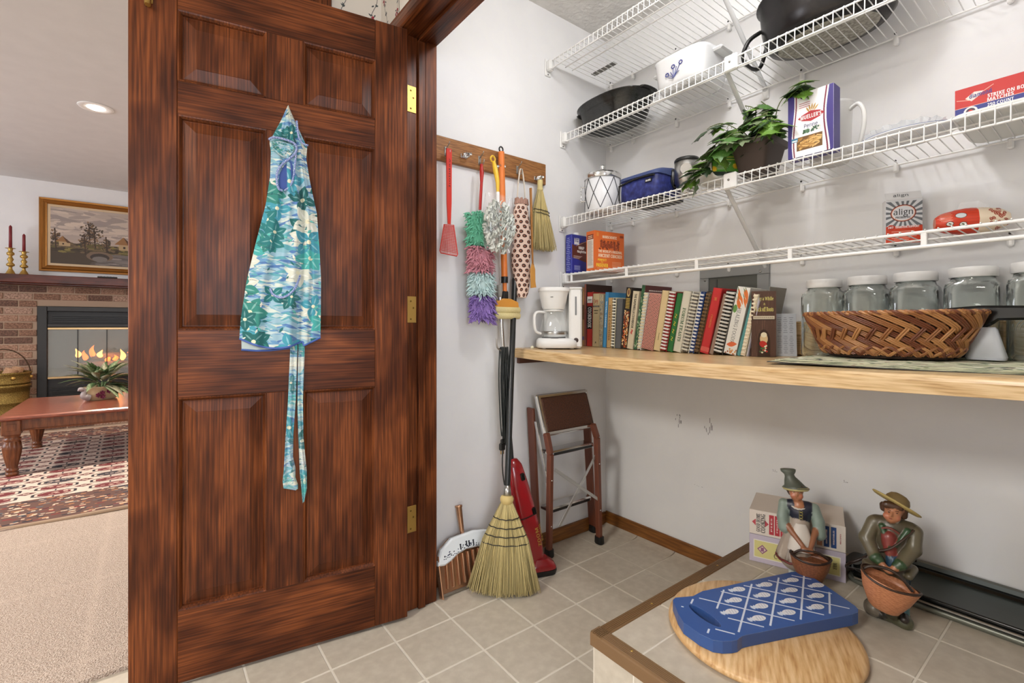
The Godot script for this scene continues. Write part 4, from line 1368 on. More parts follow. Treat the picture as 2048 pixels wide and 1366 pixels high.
	for k in 16:
		var a := TAU * k / 16
		gr.tube([Vector3(cos(a) * 0.03, 0.4, sin(a) * 0.018), Vector3(cos(a) * 0.027, 0.42 + 0.006 * (k % 2), sin(a) * 0.014)], 0.006, 5)
	obj("gathered_top", gr, mat(c8(176, 138, 122), 0.9), bg)
	obj("loop", S.new().tube(curve(pl([-0.024, 0.4, 0.0, -0.019, 0.48, 0.0, -0.006, 0.548, -0.004, 0.0, 0.555, -0.005, 0.008, 0.545, -0.004, 0.016, 0.48, 0.0, 0.022, 0.4, 0.0]), 3), 0.005, 6, true, 0.3, false, Vector3(0, 0, 1)), mat(c8(226, 218, 204), 0.9), bg)
	var wsp := thing("wooden_spatula", "narrow wooden spatula hanging in front of the spotted bag holder", "spatula", Vector3(-0.572, 1.177, 0.096), 0)
	obj("blade", S.new().ext(p2([-0.012, 0.0, 0.018, 0.004, 0.013, 0.03, 0.012, 0.08, 0.004, 0.105, -0.006, 0.105, -0.014, 0.08]), -0.003, 0.003, 0.0014, true), mat(c8(196, 140, 64), 0.5), wsp)
	obj("stick", S.new().tube(pl([-0.001, 0.1, 0, -0.006, 0.25, 0, -0.009, 0.426, -0.004]), [0.005, 0.0055, 0.007], 8, true, 0.7), mat(c8(160, 108, 48), 0.5), wsp)

	# whisk broom
	var wb := thing("whisk_broom", "small straw whisk broom with two dark stitched bands at the right end of the rail", "broom", Vector3(-0.487, 1.355, 0.045))
	var stm := StandardMaterial3D.new()
	stm.vertex_color_use_as_albedo = true
	stm.roughness = 0.8
	M.straws = stm
	var ws := straws(520, 0.268, 0.012, 0.011, 0.0, 0.076, 0.022, 0.022, 0.0014, 0.1, 0.4, 0.55)
	obj("bristles", ws, stm, wb).set_meta("kind", "stuff")
	obj("core", S.new().sup([[0.03, 0.05, 0.012, 2.2, 0.016], [0.14, 0.045, 0.017, 2.2, 0.008], [0.22, 0.026, 0.014, 2.2, 0.002], [0.265, 0.011, 0.011, 2.0, 0]], 16), M.straw, wb)
	obj("neck", S.new().lathe([Vector2(0, 0.262), Vector2(0.0125, 0.262), Vector2(0.014, 0.27), Vector2(0.0115, 0.274), Vector2(0.013, 0.279), Vector2(0.0115, 0.285), Vector2(0.0125, 0.292), Vector2(0.012, 0.31), Vector2(0, 0.312)], 14), mat(c8(206, 190, 130), 0.6), wb)
	for y in [0.172, 0.158]:
		var ps := []
		for k in 16:
			var a := TAU * k / 16
			ps.append(Vector3(0.007 + cos(a) * 0.048 * (1.12 - y), y + 0.0015 * (k % 2) - 0.004 * cos(a), sin(a) * 0.02))
		obj("stitching", S.new().tube(ps, 0.0016, 5, false, 1.0, true), M.ink, wb)

func floor_things() -> void:
	# corn broom leaning on the wall
	var b := thing("corn_broom", "large straw corn broom with black handle leaning against the wall", "broom", Vector3(-0.808, 0.004, 0.205))
	var y := Vector3(0.185, 1.24, -0.168).normalized()
	var x := (Vector3(0.793, 0, 0.609) - y * y.dot(Vector3(0.793, 0, 0.609))).normalized()
	b.transform.basis = Basis(x, y, x.cross(y))
	obj("bristles", straws(1700, 0.335, 0.02, 0.016, 0.0, 0.132, 0.04, 0.0, 0.0015, 0.1, 0.42, 0.62), M.straws, b).set_meta("kind", "stuff")
	obj("core", S.new().sup([[0.06, 0.095, 0.022, 2.2], [0.15, 0.086, 0.026, 2.2], [0.24, 0.062, 0.022, 2.2], [0.32, 0.022, 0.016, 2.0]], 20), M.straw, b)
	obj("collar", S.new().lathe([Vector2(0, 0.322), Vector2(0.02, 0.322), Vector2(0.026, 0.334), Vector2(0.027, 0.345), Vector2(0.022, 0.354), Vector2(0, 0.354)], 18), mat(c8(206, 182, 120), 0.6), b)
	obj("ferrule", S.new().lathe([Vector2(0, 0.35), Vector2(0.0175, 0.352), Vector2(0.0135, 0.392), Vector2(0, 0.393)], 16), M.steel, b)
	obj("handle", S.new().tube(pl([0, 0.385, 0, 0, 1.235, 0, 0, 1.245, 0]), [0.0122, 0.0122, 0.008], 14), mat(c8(28, 30, 30), 0.3), b)
	for q in [[0.267, 0.05], [0.235, 0.066], [0.204, 0.08], [0.174, 0.091]]:
		var ps := []
		for k in 24:
			var a := TAU * k / 24
			ps.append(Vector3(cos(a) * q[1], q[0] + 0.002 * (k % 2) + 0.008 * cos(a) * cos(a), sin(a) * 0.031))
		obj("stitching", S.new().tube(ps, 0.0019, 5, false, 1.0, true), M.ink, b)

	# copper and white dustpan
	var d := thing("dustpan", "copper dustpan with white decorated hood and copper handle leaning behind the broom", "dustpan", Vector3(-0.9, 0.003, 0.088))
	d.transform.basis = Basis(Vector3.RIGHT, -0.27)
	var cpm: Material = M.copper
	obj("pan", S.new().ext(p2([-0.115, 0, 0.13, 0, 0.13, 0.15, 0.11, 0.19, 0.05, 0.2, -0.05, 0.195, -0.1, 0.165, -0.112, 0.13]), -0.004, 0.0, 0.001), cpm, d)
	for k in 8:
		var rx := -0.078 + k * 0.026
		obj("rib", S.new().tube(pl([rx, 0.022, -0.002, rx, 0.026, 0.002, rx * 0.94 + 0.002, 0.13, 0.002]), [0.003, 0.0065, 0.0065], 8), cpm, d)
	obj("side_wall", S.new().box(Vector3(-0.113, 0.075, 0.012), Vector3(0.006, 0.15, 0.03), 0.0025), cpm, d)
	obj("side_wall", S.new().box(Vector3(0.127, 0.075, 0.012), Vector3(0.006, 0.15, 0.03), 0.0025), cpm, d)
	obj("lip", S.new().box(Vector3(0.0075, 0.006, 0.002), Vector3(0.24, 0.01, 0.005), 0.002), M.steel, d)
	var dp := P.new(256, 128, c8(226, 232, 236))
	for k in 44:
		var px := rng.randf_range(24, 232)
		dp.ell(px, 60 + 22 * absf((px - 128) / 110.0) + rng.randf_range(-9, 12), rng.randf_range(1.5, 3.5), rng.randf_range(1.5, 5), rng.randf(), [c8(44, 50, 60), c8(80, 88, 96), c8(60, 66, 90)][k % 3])
	for k in 26:
		dp.ell(26 + k * 8, 96 - 16 * sin(PI * k / 25.0) + 3 * (k % 2), 3, 2.2, 0, c8(70, 78, 92))
	for q in [[100, 54], [128, 48], [140, 50], [160, 52]]:
		dp.rect(q[0], q[1], 6, 22, c8(40, 44, 52))
		dp.ell(q[0] + 3, q[1] - 4, 4, 4, 0, c8(40, 44, 52))
	obj("hood", S.new().ext(p2([-0.118, 0.116, -0.09, 0.112, -0.062, 0.12, -0.03, 0.136, 0.01, 0.144, 0.06, 0.14, 0.1, 0.13, 0.133, 0.12, 0.133, 0.152, 0.112, 0.192, 0.05, 0.203, -0.05, 0.198, -0.102, 0.168, -0.116, 0.135]), 0.004, 0.03, 0.006), tmat(dp.tex(), 0.25), d)
	obj("handle", S.new().lathe([Vector2(0, 0.19), Vector2(0.008, 0.19), Vector2(0.0095, 0.22), Vector2(0.0125, 0.296), Vector2(0.015, 0.3), Vector2(0.015, 0.306), Vector2(0, 0.307)], 16), cpm, d).position = Vector3(0.012, 0, 0.004)

	# red stick vacuum with its cord wound on the handle
	var v := thing("stick_vacuum", "red upright stick vacuum with black cord behind the corn broom", "vacuum cleaner", Vector3(-0.6, 0, 0.145))
	var red := mat(c8(150, 22, 30), 0.2, 0.0, 0.5)
	var top := Vector3(-0.088, 0.465, -0.055)
	var ax := top.normalized()
	var ex := Vector3(1, 0, 0.15)
	ex = (ex - ax * ax.dot(ex)).normalized()
	var bt := Transform3D(Basis(ex, ax, ex.cross(ax)), Vector3(0.0, 0.03, 0))
	obj("body", S.new().at(bt).sup([[0.0, 0.036, 0.034, 2.6], [0.1, 0.048, 0.04, 2.8], [0.2, 0.05, 0.042, 2.8], [0.34, 0.042, 0.038, 2.8], [0.42, 0.034, 0.032, 2.6], [0.445, 0.022, 0.02, 2.2], [0.45, 0.008, 0.008, 2.0]], 28), red, v)
	obj("seam", S.new().at(bt).sup([[0.21, 0.0505, 0.0425, 2.8], [0.216, 0.0505, 0.0425, 2.8]], 28), mat(c8(70, 10, 14), 0.4), v)
	for q in [[0.375, 0.012], [0.225, 0.028]]:
		obj("latch", S.new().at(bt).box(Vector3(q[1], q[0], 0.037), Vector3(0.018, 0.03, 0.012), 0.003), M.black_gloss, v)
	var gold := mat(c8(196, 150, 70), 0.4, 0.5)
	text(v, "ZOOM", 0.075, 0.014, bt * Vector3(0.02, 0.12, 0.0415), bt.basis * Basis(Vector3(0, 0, 1), PI / 2), gold)
	text(v, "Broom", 0.07, 0.012, bt * Vector3(0.037, 0.13, 0.0385), bt.basis * Basis(Vector3.UP, 0.35) * Basis(Vector3(0, 0, 1), PI / 2), gold, "Droid Serif", 400)
	obj("foot", S.new().at(Transform3D(ry(-20), Vector3(0.012, 0, 0.015))).sup([[0.012, 0.062, 0.044, 4.0], [0.03, 0.064, 0.046, 4.0], [0.045, 0.055, 0.04, 3.5], [0.062, 0.03, 0.03, 3.0]], 28), red, v)
	obj("bumper", S.new().at(Transform3D(ry(-20), Vector3(0.012, 0, 0.015))).sup([[0.0, 0.062, 0.044, 4.0], [0.016, 0.066, 0.048, 4.0], [0.022, 0.065, 0.047, 4.0]], 28), M.black, v)
	obj("hinge", S.new().box(Vector3(0.0, 0.064, 0.01), Vector3(0.05, 0.02, 0.03), 0.004), M.black, v)
	obj("lower_tube", S.new().tube(pl([-0.082, 0.455, -0.05, -0.1, 0.88, -0.084]), 0.008, 10), M.black, v)
	obj("chrome_tube", S.new().tube(pl([-0.1, 0.87, -0.084, -0.119, 1.145, -0.088]), 0.0085, 12), M.chrome, v)
	obj("grip", S.new().lathe([Vector2(0, 0), Vector2(0.009, 0.0), Vector2(0.0105, 0.01), Vector2(0.013, 0.04), Vector2(0.012, 0.05), Vector2(0, 0.052)], 14), mat(c8(150, 146, 138), 0.5), v).position = Vector3(-0.119, 1.135, -0.088)
	obj("cord_hook", S.new().tube(curve(pl([-0.102, 0.9, -0.08, -0.125, 0.915, -0.07, -0.145, 0.93, -0.07, -0.148, 0.965, -0.07]), 4), 0.0035, 7), M.steel, v)
	var cd := S.new()
	for k in 7:
		var ox := -0.128 + k * 0.0058
		var oz := -0.075 + 0.006 * (k % 3)
		cd.tube(curve(pl([ox, 0.925, oz, ox - 0.004, 0.8, oz, ox + 0.002, 0.66, oz, ox + 0.005, 0.58 - k * 0.012, oz + 0.004, ox + 0.01, 0.57 - k * 0.012, oz + 0.006, ox + 0.014, 0.66, oz + 0.004, ox + 0.01, 0.8, oz + 0.004, ox + 0.004, 0.93, oz]), 4), 0.0027, 6)
	cd.tube(curve(pl([-0.122, 0.93, -0.07, -0.12, 0.75, -0.07, -0.115, 0.55, -0.07, -0.118, 0.535, -0.07]), 4), 0.0027, 6)
	cd.tube(curve(pl([-0.11, 0.56, -0.07, -0.118, 0.44, -0.07, -0.105, 0.33, -0.06, -0.07, 0.22, -0.04, -0.04, 0.2, -0.03]), 4), 0.0027, 6)
	obj("cord", cd, mat(c8(34, 38, 36), 0.5), v)
	var pg := S.new()
	pg.box(Vector3(-0.119, 0.52, -0.07), Vector3(0.026, 0.03, 0.016), 0.004)
	pg.box(Vector3(-0.119, 0.54, -0.07), Vector3(0.014, 0.022, 0.012), 0.003)
	var po := obj("plug", pg, M.black, v)
	for k in [-0.006, 0.006]:
		obj("prong", bxs(Vector3(-0.119 + k, 0.499, -0.07), Vector3(0.0018, 0.018, 0.006)), M.brass, po)

	# folding step stool
	var st := thing("step_stool", "folded brown metal step stool with chrome framed seat leaning in the corner", "stool", Vector3.ZERO)
	var bn := mat(c8(112, 62, 44), 0.35)
	var legs := [[-0.488, 0.004, 0.03, -0.535, 0.655, 0.038], [-0.128, 0.004, 0.028, -0.2, 0.64, 0.05]]
	for q in legs:
		obj("rear_leg", beam(S.new(), Vector3(q[0], q[1], q[2]), Vector3(q[3], q[4], q[5]), 0.014, 0.044, Vector3(0, 0, 1), 0.003), bn, st)
	for q in [[-0.47, 0.004, 0.085, -0.512, 0.47, 0.14, -0.53, 0.56, 0.135], [-0.2, 0.016, 0.135, -0.227, 0.5, 0.145, -0.25, 0.565, 0.14]]:
		var s := S.new()
		beam(s, Vector3(q[0], q[1], q[2]), Vector3(q[3], q[4], q[5]), 0.024, 0.026, Vector3(0, 0, 1), 0.004)
		beam(s, Vector3(q[3], q[4], q[5]), Vector3(q[6], q[7], q[8]), 0.024, 0.026, Vector3(0, 0, 1), 0.004)
		var l := obj("front_leg", s, bn, st)
		for f in [0.3, 0.75]:
			obj("rivet", S.new().at(Transform3D(Basis(Vector3.RIGHT, PI / 2), Vector3(lerpf(q[0], q[3], f), lerpf(q[1], q[4], f), lerpf(q[2], q[5], f) + 0.013))).lathe([Vector2(0, 0.003), Vector2(0.004, 0.001), Vector2(0.004, 0)], 8), M.chrome, l)
	for q in [[-0.2, 0.0, 0.136], [-0.127, 0.0, 0.03], [-0.47, 0.0, 0.086]]:
		obj("rubber_foot", S.new().at(Transform3D(Basis(), Vector3(q[0], q[1], q[2]))).sup([[0, 0.015, 0.02, 3], [0.006, 0.017, 0.023, 3], [0.034, 0.016, 0.021, 3]], 16), M.black, st)
	# seat: chrome frame and embossed brown pad
	var a := Vector3(-0.54, 0.717, 0.075)
	var c := Vector3(-0.222, 0.717, 0.075)
	var e := Vector3(-0.528, 0.545, 0.132)
	var sx := (c - a).normalized()
	var sy := (a - e - sx * sx.dot(a - e)).normalized()
	var sz := sx.cross(sy)
	var tf := Transform3D(Basis(sx, sy, sz), (c + e) * 0.5)
	obj("seat_frame", S.new().at(tf).box(Vector3(0, 0, -0.012), Vector3(0.318, 0.182, 0.022), 0.007), M.chrome, st)
	var R := []
	for q in [[0.0, -0.001], [0.002, 0.003], [0.012, 0.004], [0.014, -0.0005]]:
		var ha: float = 0.155 - q[0]
		var hb: float = 0.087 - q[0]
		R.append(PackedVector3Array([Vector3(-ha, -hb, q[1]), Vector3(ha, -hb, q[1]), Vector3(ha, hb, q[1]), Vector3(-ha, hb, q[1])]))
	obj("seat_rim", S.new().at(tf).loft(R, false, false, [], true, 1), M.chrome, st)
	var pad := nmat(ntex(0.06, [[0.0, c8(52, 26, 14)], [1.0, c8(112, 62, 34)]], 111, 4), Vector3.ONE * 8.0, 0.5, ntex(0.12, [], 112, 3), 0.3)
	obj("seat_pad", S.new().at(tf).box(Vector3(0, 0, 0.0), Vector3(0.282, 0.146, 0.01), 0.004), pad, st)
	for q in [[0.465, 0.12], [0.205, 0.09]]:
		var k: float = q[0] / 0.5
		var xa := lerpf(-0.46, -0.505, k)
		var xb := lerpf(-0.205, -0.235, k)
		obj("step", S.new().box(Vector3((xa + xb) / 2, q[0], q[1] - 0.02), Vector3(xb - xa, 0.022, 0.07), 0.006), M.chrome, st)
		obj("step_tread", S.new().box(Vector3((xa + xb) / 2, q[0] - 0.002, q[1] + 0.0145), Vector3(xb - xa - 0.03, 0.012, 0.003), 0.001), M.black, st)
	for q in [[-0.488, 0.4, -0.2, 0.2], [-0.225, 0.42, -0.465, 0.15]]:
		obj("cross_brace", beam(S.new(), Vector3(q[0], q[1], 0.138), Vector3(q[2], q[3], 0.145), 0.014, 0.004, Vector3(0, 0, 1), 0.001), mat(c8(190, 190, 188), 0.3, 0.8), st)
	obj("link_rod", beam(S.new(), Vector3(-0.535, 0.6, 0.07), Vector3(-0.49, 0.33, 0.095), 0.006, 0.014, Vector3(0, 0, 1), 0.001), M.chrome, st)

func lips(y: float, rx: float, rz: float, pw := 2.4) -> Array:
	return [y, rx, rz, pw]

func shelf_things() -> void:
	var D2 := 1.9275
	var D3 := 1.5285
	var D4 := 1.2635
	# ---------------- second shelf
	var gr := thing("roasting_pan", "oval black speckled enamel roasting pan at the left end of the second shelf", "pan", Vector3(-0.172, D2, 0.205))
	var gm := nmat(ntex(0.2, [[0.0, c8(20, 21, 20)], [0.72, c8(30, 31, 30)], [0.8, c8(120, 124, 120)], [1.0, c8(190, 190, 186)]], 121, 2, 512), Vector3.ONE * 6.0, 0.2)
	obj("body", S.new().sup([[0.0, 0.075, 0.13, 2.4], [0.008, 0.092, 0.15, 2.4], [0.03, 0.102, 0.16, 2.4], [0.095, 0.115, 0.176, 2.4], [0.1, 0.128, 0.19, 2.4], [0.104, 0.13, 0.192, 2.4], [0.106, 0.126, 0.188, 2.4], [0.1, 0.112, 0.172, 2.4], [0.03, 0.097, 0.155, 2.4], [0.01, 0.08, 0.135, 2.4]], 40), gm, gr)
	for sg in [-1.0, 1.0]:
		obj("handle", S.new().sup([[0.099, 0.05, 0.02, 2.6, 0.0, sg * 0.176], [0.104, 0.054, 0.026, 2.6, 0.0, sg * 0.182], [0.108, 0.05, 0.022, 2.6, 0.0, sg * 0.18]], 20), mat(c8(22, 23, 22), 0.2), gr)
	var cs := thing("casserole_dish", "square white casserole dish with blue cornflower print on the second shelf", "dish", Vector3(-0.19, D2, 0.602))
	var cw := mat(c8(232, 234, 236), 0.18, 0.0, 0.3)
	obj("body", S.new().sup([[0.0, 0.075, 0.085, 4.0], [0.006, 0.088, 0.098, 4.0], [0.03, 0.097, 0.107, 4.2], [0.11, 0.104, 0.114, 4.4], [0.118, 0.108, 0.118, 4.4], [0.121, 0.106, 0.116, 4.4], [0.115, 0.099, 0.109, 4.4], [0.03, 0.092, 0.102, 4.2], [0.01, 0.08, 0.09, 4.0]], 48), cw, cs)
	for sg in [-1.0, 1.0]:
		obj("handle", S.new().at(Transform3D(Basis(), Vector3(0, 0.105, sg * 0.128))).box(Vector3.ZERO, Vector3(0.085, 0.014, 0.04), 0.006), cw, cs)
	var blue := mat(c8(58, 66, 140), 0.4)
	var fb := Transform3D(Basis(Vector3.UP, -PI / 2), Vector3(-0.1025, 0.058, -0.012))
	for q in [[-0.026, -0.006], [0.0, 0.016], [0.032, 0.02]]:
		var s := S.new().at(fb)
		for k in 8:
			var a := TAU * k / 8
			s.box(Vector3(q[0] + cos(a) * 0.0065, q[1] + sin(a) * 0.0065, 0.0), Vector3(0.004, 0.004, 0.004), 0.001)
		obj("painted_flower", s, blue, cs)
	var s2 := S.new().at(fb)
	for q in [[-0.02, -0.01, 0.004, -0.026], [0.0, 0.01, 0.002, -0.026], [0.028, 0.014, 0.004, -0.026], [-0.012, 0.0, 0.0, -0.02], [0.026, -0.008, 0.004, -0.02], [-0.02, -0.02, 0.002, -0.028], [0.014, 0.012, 0.006, -0.02]]:
		beam(s2, Vector3(q[0], q[1], 0.0), Vector3(q[2], q[3], 0.0), 0.0022, 0.003)
	obj("painted_stems", s2, blue, cs)
	var bp := thing("oval_roaster", "large dark metal oval roaster with pale scuffed bottom on the second shelf", "pan", Vector3(-0.172, D2, 1.062))
	var pm := mat(c8(44, 42, 42), 0.25, 0.6)
	obj("body", S.new().sup([[0.004, 0.09, 0.14], [0.01, 0.112, 0.165], [0.03, 0.128, 0.18], [0.08, 0.136, 0.19], [0.15, 0.14, 0.196], [0.156, 0.15, 0.206], [0.16, 0.15, 0.206], [0.16, 0.136, 0.19], [0.03, 0.12, 0.172], [0.012, 0.1, 0.15]], 48), pm, bp)
	obj("scuffed_bottom", S.new().sup([[0.0005, 0.084, 0.13], [0.005, 0.092, 0.142]], 40), nmat(ntex(0.05, [[0.0, c8(110, 106, 96)], [0.6, c8(168, 164, 152)], [1.0, c8(190, 188, 180)]], 123, 4), Vector3.ONE * 5.0, 0.55), bp)
	var hn := curve(pl([-0.03, 0.1, -0.19, -0.06, 0.07, -0.215, -0.06, 0.025, -0.235, 0.0, 0.012, -0.243, 0.06, 0.025, -0.235, 0.06, 0.07, -0.215, 0.03, 0.1, -0.19]), 4)
	obj("handle", S.new().tube(hn, 0.007, 8), M.black, bp)

	# ---------------- third shelf
	var ib := thing("ice_bucket", "white cylindrical ice bucket with chrome lid and dark diamond lattice", "ice bucket", Vector3(-0.232, D3, 0.184))
	obj("body", S.new().lathe([Vector2(0, 0), Vector2(0.074, 0.0), Vector2(0.078, 0.006), Vector2(0.078, 0.152), Vector2(0, 0.152)], 40), mat(c8(228, 230, 234), 0.35), ib)
	obj("lid", S.new().lathe([Vector2(0.0, 0.148), Vector2(0.0825, 0.148), Vector2(0.084, 0.152), Vector2(0.084, 0.166), Vector2(0.08, 0.172), Vector2(0.04, 0.182), Vector2(0.03, 0.186), Vector2(0, 0.187)], 40, [1, 3, 4]), M.chrome, ib)
	obj("knob", S.new().lathe([Vector2(0, 0.182), Vector2(0.026, 0.184), Vector2(0.028, 0.19), Vector2(0.014, 0.196), Vector2(0.01, 0.2), Vector2(0.014, 0.208), Vector2(0.012, 0.216), Vector2(0, 0.22)], 20), M.chrome, ib)
	var la := S.new()
	for k in 8:
		for sg in [-1.0, 1.0]:
			var ps := []
			for i in 9:
				var f := i / 8.0
				var a: float = TAU * (k + 0.5) / 8.0 + sg * f * TAU / 8.0 - 1.0
				ps.append(Vector3(cos(a) * 0.079, 0.01 + f * 0.136, sin(a) * 0.079))
			la.tube(ps, 0.0016, 5, false)
	obj("lattice", la, mat(c8(52, 54, 60), 0.35, 0.4), ib)
	var bd := S.new()
	for k in 13:
		bd.at(Transform3D(Basis(), Vector3(-0.085 * 0.72 - 0.01, 0.05 + k * 0.006, -0.085 * 0.3 - 0.04))).lathe([Vector2(0, -0.003), Vector2(0.004, 0), Vector2(0, 0.003)], 8)
	obj("beaded_handle", bd, M.chrome, ib)
	obj("handle_post", S.new().tube(pl([-0.071, 0.055, -0.066, -0.06, 0.055, -0.05]), 0.003, 6), M.chrome, ib)
	obj("handle_post", S.new().tube(pl([-0.071, 0.118, -0.066, -0.06, 0.118, -0.05]), 0.003, 6), M.chrome, ib)

	var lb := thing("lunch_bag", "blue fabric lunch bag with black zip and small black label", "bag", Vector3(-0.205, D3, 0.432))
	var nb := nmat(ntex(0.03, [[0.0, c8(26, 32, 84)], [0.5, c8(40, 50, 118)], [1.0, c8(70, 84, 160)]], 125, 3), Vector3.ONE * 4.0, 0.55)
	obj("body", S.new().sup([[0.0, 0.095, 0.092, 7.0], [0.004, 0.1, 0.097, 7.0], [0.05, 0.1, 0.098, 7.0], [0.098, 0.098, 0.096, 7.0], [0.114, 0.07, 0.09, 6.0, 0.01], [0.122, 0.02, 0.086, 4.0, 0.015]], 48), nb, lb)
	obj("flap", S.new().sup([[0.088, 0.103, 0.1, 7.0], [0.1, 0.102, 0.099, 7.0], [0.116, 0.072, 0.094, 6.0, 0.01], [0.125, 0.018, 0.09, 4.0, 0.016]], 48), mat(c8(58, 72, 118), 0.6), lb)
	obj("zip", S.new().tube(curve(pl([-0.102, 0.07, -0.09, -0.103, 0.079, -0.04, -0.103, 0.083, 0.03, -0.102, 0.08, 0.085]), 4), 0.004, 6), M.black, lb)
	obj("zip", S.new().tube(pl([-0.1025, 0.072, -0.089, -0.1025, 0.01, -0.089]), 0.0035, 6), M.black, lb)
	var lw := obj("logo_label", bxs(Vector3(-0.1015, 0.064, 0.056), Vector3(0.002, 0.014, 0.032), 0.0005), M.black, lb)
	text(lw, "Arctic", 0.024, 0.008, Vector3(-0.1028, 0.064, 0.056), ry(-90), M.white)
	obj("base_panel", S.new().sup([[-0.0005, 0.097, 0.094, 7.0], [0.002, 0.1, 0.097, 7.0]], 40), M.black, lb)
	obj("strap", S.new().tube(curve(pl([0.02, 0.12, 0.085, 0.0, 0.11, 0.103, -0.005, 0.06, 0.106, 0.03, 0.03, 0.103]), 4), 0.011, 6, true, 0.2), M.black, lb)
	obj("buckle", bxs(Vector3(-0.002, 0.055, 0.107), Vector3(0.024, 0.03, 0.008), 0.003), M.black_gloss, lb)

	var mg := thing("travel_mug", "brushed steel travel mug with black lid and looped handle", "mug", Vector3(-0.196, D3, 0.588))
	obj("body", S.new().lathe([Vector2(0, 0), Vector2(0.034, 0), Vector2(0.036, 0.004), Vector2(0.037, 0.03), Vector2(0.044, 0.046), Vector2(0.047, 0.05), Vector2(0.047, 0.13), Vector2(0, 0.13)], 32), M.steel, mg)
	obj("lid", S.new().lathe([Vector2(0, 0.128), Vector2(0.0475, 0.128), Vector2(0.048, 0.136), Vector2(0.044, 0.142), Vector2(0, 0.144)], 32), M.black, mg)
	obj("handle", S.new().tube(curve(pl([0.036, 0.112, 0.028, 0.066, 0.114, 0.051, 0.078, 0.095, 0.06, 0.076, 0.06, 0.058, 0.062, 0.047, 0.048, 0.036, 0.056, 0.028]), 4), 0.007, 8, true, 0.7), mat(c8(120, 120, 120), 0.25, 0.8), mg)
	obj("embossed_oval", S.new().at(Transform3D(ry(-62), Vector3(-0.0405, 0.092, 0.0213)) * Transform3D(Basis(Vector3.RIGHT, PI / 2))).sup([[0.0, 0.022, 0.022, 2.0], [0.0025, 0.021, 0.021, 2.0]], 24), mat(c8(190, 188, 184), 0.22, 1.0), mg)

	# plastic tub lying on its side with a green label
	var tb := thing("plant_food_tub", "white plastic tub lying on its side with a green and yellow label", "tub", Vector3(-0.262, D3, 0.762), -37.5)
	var q3 := Transform3D(Basis(Vector3.RIGHT, PI / 2), Vector3(0, 0.0585, 0))
	obj("body", S.new().at(q3).sup([[-0.09, 0.05, 0.052, 3.2], [-0.086, 0.053, 0.056, 3.2], [0.036, 0.0535, 0.0565, 3.2], [0.04, 0.05, 0.0535, 3.2], [0.034, 0.047, 0.05, 3.2]], 40), mat(c8(224, 224, 218), 0.4), tb)
	var gt := P.new(128, 128, c8(96, 168, 66))
	gt.rect(0, 0, 128, 34, c8(30, 74, 36))
	for k in 30:
		gt.leaf(rng.randf_range(0, 128), rng.randf_range(0, 30), 20, 7, rng.randf_range(0, 6), [c8(20, 50, 26), c8(52, 110, 50)][k % 2])
	gt.rect(0, 40, 128, 7, c8(186, 204, 92))
	gt.rect(14, 54, 100, 4, c8(222, 226, 130))
	for k in 5:
		gt.rect(20, 70 + k * 7, 70 - k * 5, 3, c8(226, 236, 214))
	for q in [[112, 86, 14], [8, 100, 14]]:
		for k in 10:
			gt.leaf(q[0] + cos(k * 0.628) * q[2] * 0.6, q[1] + sin(k * 0.628) * q[2] * 0.6, q[2] * 1.2, 6, k * 0.628, c8(236, 196, 54))
	gt.rect(0, 112, 128, 16, c8(40, 52, 40))
	obj("label_print", S.new().at(Transform3D(Basis(), Vector3(0, 0.0585, 0))).ext(S.new().inset(p2([-0.047, -0.035, -0.035, -0.048, 0.035, -0.048, 0.047, -0.035, 0.047, 0.035, 0.035, 0.048, -0.035, 0.048, -0.047, 0.035]), 0.001), 0.0, 0.041), tmat(gt.tex(), 0.4), tb)

	# planter and ivy
	var pt := thing("ivy_planter", "brown tapered plastic planter with trailing green ivy on the third shelf", "plant", Vector3(-0.222, D3, 0.875))
	var br := mat(c8(72, 60, 54), 0.5)
	obj("pot", S.new().sup([[0.0, 0.05, 0.04, 9.0], [0.003, 0.053, 0.043, 9.0], [0.088, 0.07, 0.062, 9.0], [0.09, 0.077, 0.069, 9.0], [0.108, 0.08, 0.072, 9.0], [0.108, 0.073, 0.065, 9.0], [0.09, 0.066, 0.058, 9.0]], 40, [3, 4, 5]), br, pt)
	obj("soil", S.new().sup([[0.088, 0.064, 0.056, 9.0], [0.096, 0.064, 0.056, 9.0]], 24), mat(c8(46, 36, 28), 0.95), pt)
	var poly := p2([0, -0.022, 0.012, -0.03, 0.026, -0.022, 0.024, -0.008, 0.04, -0.002, 0.026, 0.012, 0.022, 0.022, 0.01, 0.024, 0.0, 0.046, -0.01, 0.024, -0.022, 0.022, -0.026, 0.012, -0.04, -0.002, -0.024, -0.008, -0.026, -0.022, -0.012, -0.03])
	var lv := []
	for k in 3:
		var s := S.new()
		var sc: float = [0.62, 0.8, 1.0][k]
		var top := PackedVector3Array()
		for v in poly:
			top.append(Vector3(v.x * sc, -0.006 * sc * (v.length() / 0.04) - absf(v.x) * 0.12 * sc, (v.y + 0.03) * sc))
		var c := Vector3(0, 0.001, 0.026 * sc)
		for i in top.size():
			var a: Vector3 = top[i]
			var b: Vector3 = top[(i + 1) % top.size()]
			s.face([c, a, b], Vector3.UP, [], 1)
			s.face([c - Vector3(0, 0.0012, 0), a - Vector3(0, 0.0008, 0), b - Vector3(0, 0.0008, 0)], Vector3.DOWN, [], 2)
			s.face([a, b, b - Vector3(0, 0.0008, 0), a - Vector3(0, 0.0008, 0)], (a + b) * 0.5 - c)
		lv.append(s.done())
	var gm2 := []
